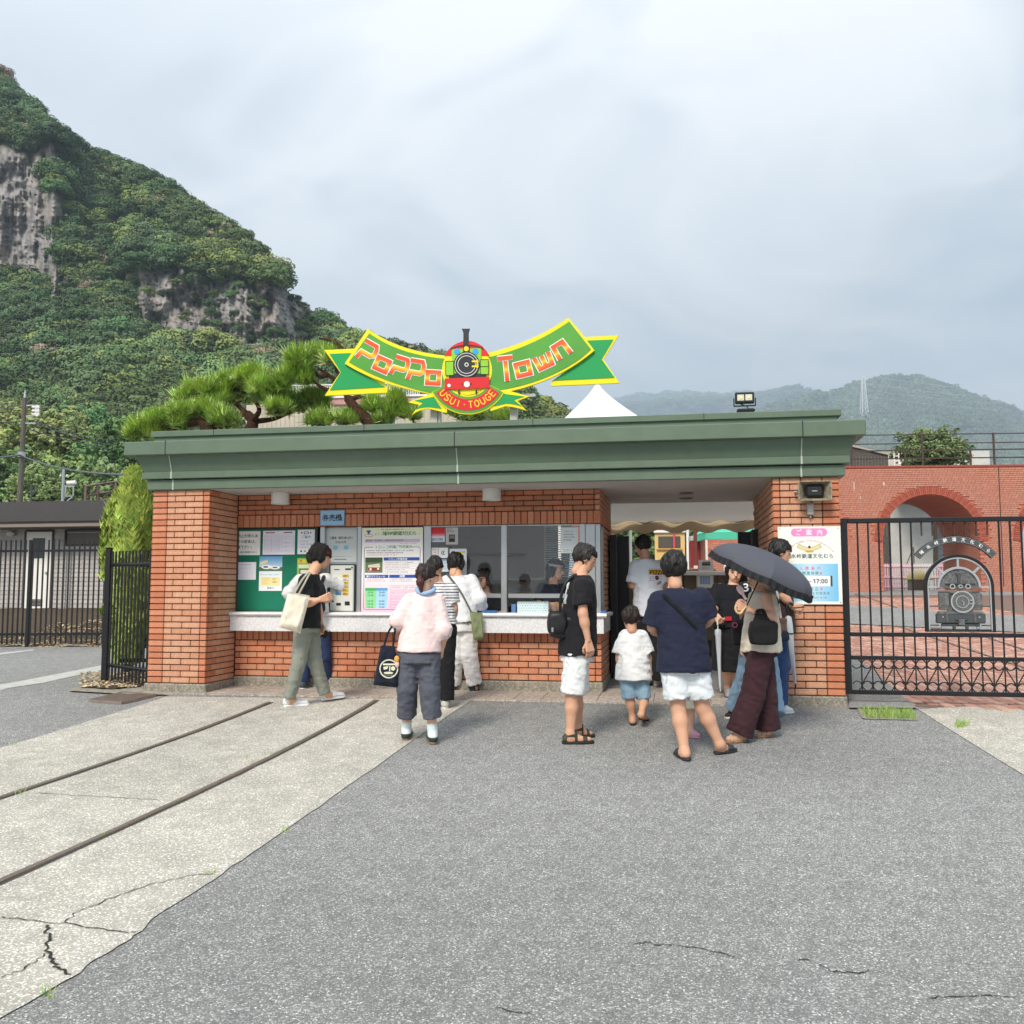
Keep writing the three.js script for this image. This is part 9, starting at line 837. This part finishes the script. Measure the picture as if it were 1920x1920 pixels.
// 12 person in the numbered jersey behind her
{
  const c=person({label:'person in a numbered black jersey and light blue jeans behind the parasol',at:[1408,1352],face:290,look:[286,-4],neck:[1420,1092],head:[1418,1072],sh:[[1402,1104,0.14],[1436,1104,-0.1]],el:[[1396,1140,0.16],[1446,1142,-0.1]],wr:[[1392,1166,0.06],[1440,1168,0.0]],hip:[[1413,1196,0.07],[1430,1196,-0.06]],kn:[[1402,1262,0.06],[1442,1264,-0.04]],feet:[[[1386,1346],[1362,1349]],[[1450,1358],[1454,1362]]],top:{hem:[1422,1190],color:0x16171b,sleeve:0.85,ease:0.03,loose:1.5,flare:0.6},bottom:{waist:[1422,1188],to:1.95,color:0x86a3bd,wide:1.25,ease:0.02,cuff:0.066,fold:0.008},shoes:{color:0x1b1c1f,sole:0xe6e5e0,th:0.026},hair:{kind:1,vol:1.04,fringe:0.04,nape:-0.08},hands:[{curl:0.6},{curl:0.5}]});
  const b=c.base,P=px2(b,-b.z),q=P(1403,1100,0.3);patch(c,'number','shirt',P(1406,1101,0.2),V(0.95,0,0.2),V(-0.2,0,0.97),0.16,0.1,M(0xffffff,{map:canvasTexture(160,100,(x)=>{fill(x,'#16171b');x.fillStyle='#e4e4e0';x.font='bold 104px sans-serif';x.fillText('31',14,90);}),roughness:0.9}));
  const t=thing('black_waist_pack','black pack with a pink clip hanging beside the jersey and the parasol woman','bag',{p:b.clone()});part(t,'pack',wrinkleBox(0.17,0.24,0.13,P(1390,1186,0.2),8),cloth(0x151417));part(t,'clip',new THREE.TorusGeometry(0.022,0.005,6,16).translate(...P(1378,1172,0.27).toArray()),M(0xc04a6a,{roughness:0.4}));part(t,'strap',strapGeo([P(1388,1168,0.2),P(1398,1150,0.2),P(1408,1110,0.16)],0.02),cloth(0x151417));
}
// 13 man at the right with a furled umbrella
{
  const c=person({label:'man in a dark brown shirt and jeans beside the information board',at:[1468,1334],face:80,look:[84,-12],skin:'tan',neck:[1462,1058],head:[1464,1036],sh:[[1462,1078,0.16],[1458,1076,-0.16]],el:[[1468,1116,0.2],[1464,1118,-0.2]],wr:[[1486,1138,0.2],[1478,1136,-0.16]],hip:[[1461,1184,0.08],[1461,1184,-0.08]],kn:[[1463,1248,0.07],[1466,1248,-0.08]],feet:[[[1456,1338],[1486,1338]],[[1450,1328],[1474,1328]]],top:{hem:[1462,1186],color:0x3a2a26,sleeve:0.8,ease:0.026,loose:1.3},bottom:{waist:[1462,1184],to:1.95,color:0x34507e,wide:1.1,cuff:0.052},shoes:{color:0xe8e9e8,sole:0xf0f0ee,th:0.026},hair:{kind:1,vol:1.06,fringe:0.03,nape:-0.08},hands:[{curl:0.8,dir:[0.9,-0.1,0.1]},{curl:0.5}]});
  const b=c.base,P=px2(b,-b.z),t=thing('grey_umbrella','furled pale grey umbrella with a black handle held before the brick pillar','umbrella',{p:b.clone()}),a=P(1477,1150,0.26),e=P(1492,1291,0.26),dir=e.clone().sub(a).normalize(),len=a.distanceTo(e),lg=new THREE.LatheGeometry([[0.004,0.03],[0.028,0.05],[0.034,0.14],[0.034,0.3],[0.024,0.6],[0.012,0.92],[0.004,0.95]].map(([r,y])=>new THREE.Vector2(r,-y*len)),14),lp=lg.attributes.position;for (let i=0;i<lp.count;i++){const an=Math.atan2(lp.getZ(i),lp.getX(i)),s=1 + 0.14*Math.sin(an*4 + lp.getY(i)*8);lp.setX(i,lp.getX(i)*s);lp.setZ(i,lp.getZ(i)*s);} lg.computeVertexNormals();lg.applyQuaternion(new THREE.Quaternion().setFromUnitVectors(V(0,-1,0),dir)).translate(a.x,a.y,a.z);part(t,'canopy',lg,M(0xb4bac0,{roughness:0.5}));part(t,'tie',new THREE.TorusGeometry(0.036,0.006,6,18).rotateX(Math.PI / 2).translate(...a.clone().lerp(e,0.27).toArray()),M(0x222428));part(t,'shaft',rod(a,e,0.005),MAT.black);part(t,'tip',rod(a.clone().lerp(e,0.94),e,0.01,0.006),MAT.black);part(t,'handle',tube([a,P(1475,1140,0.26),P(1476,1134,0.26),P(1483,1131,0.26),P(1487,1135,0.26)],0.013,20,8),MAT.black);
  const pk=thing('brown_pouch','brown and navy pouch at the hip of the man with the grey umbrella','bag',{p:b.clone()});part(pk,'pouch',wrinkleBox(0.11,0.14,0.09,P(1468,1172,0.24),5),cloth(0x5d4640));part(pk,'lower_pocket',wrinkleBox(0.13,0.1,0.1,P(1469,1192,0.24),7),cloth(0x1c2438));part(pk,'strap',strapGeo([P(1464,1160,0.24),P(1458,1120,0.24),P(1454,1084,0.16)],0.025),cloth(0xd9dde2));
  const ph=P(1494,1139,0.28),sm=thing('smartphone','dark smartphone in the hand above the grey umbrella','phone',{p:b.clone()});part(sm,'phone_body',bevel(0.09,0.01,0.05,0,0,0,0.003).rotateZ(0.12).translate(ph.x + 0.02,ph.y,ph.z),M(0x1a1a1c,{roughness:0.3}));part(sm,'screen',box(0.08,0.001,0.044,0,0.0056,0).rotateZ(0.12).translate(ph.x + 0.02,ph.y,ph.z),M(0x0c0d10,{roughness:0.1}));
}
// 14 child hidden behind the man in navy
person({label:'small child in a cream skirt and pink clogs half hidden behind the man in navy',at:[1293,1380],face:120,size:0.62,skin:'fair',neck:[1289,1216],head:[1290,1197],headSize:0.95,sh:[[1276,1228],[1302,1228]],el:[[1272,1256],[1306,1256]],wr:[[1275,1276],[1304,1276]],hip:[[1281,1292],[1297,1292]],kn:[[1280,1334,0],[1294,1334,0.0]],feet:[[[1274,1380],[1286,1378]],[[1289,1383],[1312,1385]]],top:{hem:[1289,1290],color:0xe6d9d2,sleeve:0.8,ease:0.02,loose:1.4},bottom:{waist:[1289,1290],to:0.7,color:0xe4ddc6,skirt:[1290,1326],hemW:0.2,ease:0.02},shoes:{color:0xe8a8c4,sole:0xe8a8c4,th:0.02,high:0.07},hair:{kind:1,color:0x231712,vol:1.05,fringe:0.03,nape:-0.08},hands:[{curl:0.3},{curl:0.3}]});
// clerks behind the glass
for (const [label,u,w,hx,hy,face,o] of [['clerk with black hair, glasses and a dark top behind the left ticket window',3.86,1.22,906,1086,-38,{glasses:1}],['clerk with a visor and dark vest looking along the counter behind the right ticket window',4.72,1.3,1043,1068,62,{visor:1}]]){
  const base=at(u,0.5,w),X=hx + (o.glasses?6:-6),c=person({label,base,at:[hx,1265],lift:1,face:face*0.6,look:[face,-10],skin:'mid',neck:[X,hy + 26],head:[hx,hy,0.06],sh:[[X - 22,hy + 36],[X + 22,hy + 36]],el:[[X - 27,hy + 68,0.04],[X + 27,hy + 68,0.04]],wr:[[X - 12,hy + 68,0.26],[X + 14,hy + 70,0.26]],hip:[[X - 10,hy + 104],[X + 10,hy + 104]],kn:[[X - 10,hy + 150],[X + 10,hy + 150]],feet:[[[X - 10,1262],[X - 10,1262,0.24]],[[X + 10,1262],[X + 10,1262,0.24]]],top:{hem:[X,hy + 104],color:o.visor?0x232a38:0x1d2026,sleeve:0.7,ease:0.02},bottom:{waist:[X,hy + 102],to:2,color:0x26282c},shoes:{color:0x1c1c1c,sole:0x1c1c1c},hair:{kind:1,fringe:0.03,sides:0.06,back:0.1},hands:[{curl:0.4},{curl:0.4}]});
  if (o.glasses) for (const q of [-1,1]) part(c.t,'glasses_rim',new THREE.TorusGeometry(0.022,0.0028,6,18).applyMatrix4(new THREE.Matrix4().makeBasis(c.HX,c.HY,c.HZ)).translate(...c.HP(q*0.031,0.0,0.1).toArray()),MAT.black);else part(c.t,'visor',new THREE.TorusGeometry(0.088,0.016,8,28).applyMatrix4(new THREE.Matrix4().makeBasis(c.HX,c.HZ,c.HY)).translate(...c.HP(0,0.05,-0.01).toArray()),cloth(0xc9ccd0));
}
renderer.render(scene,camera);
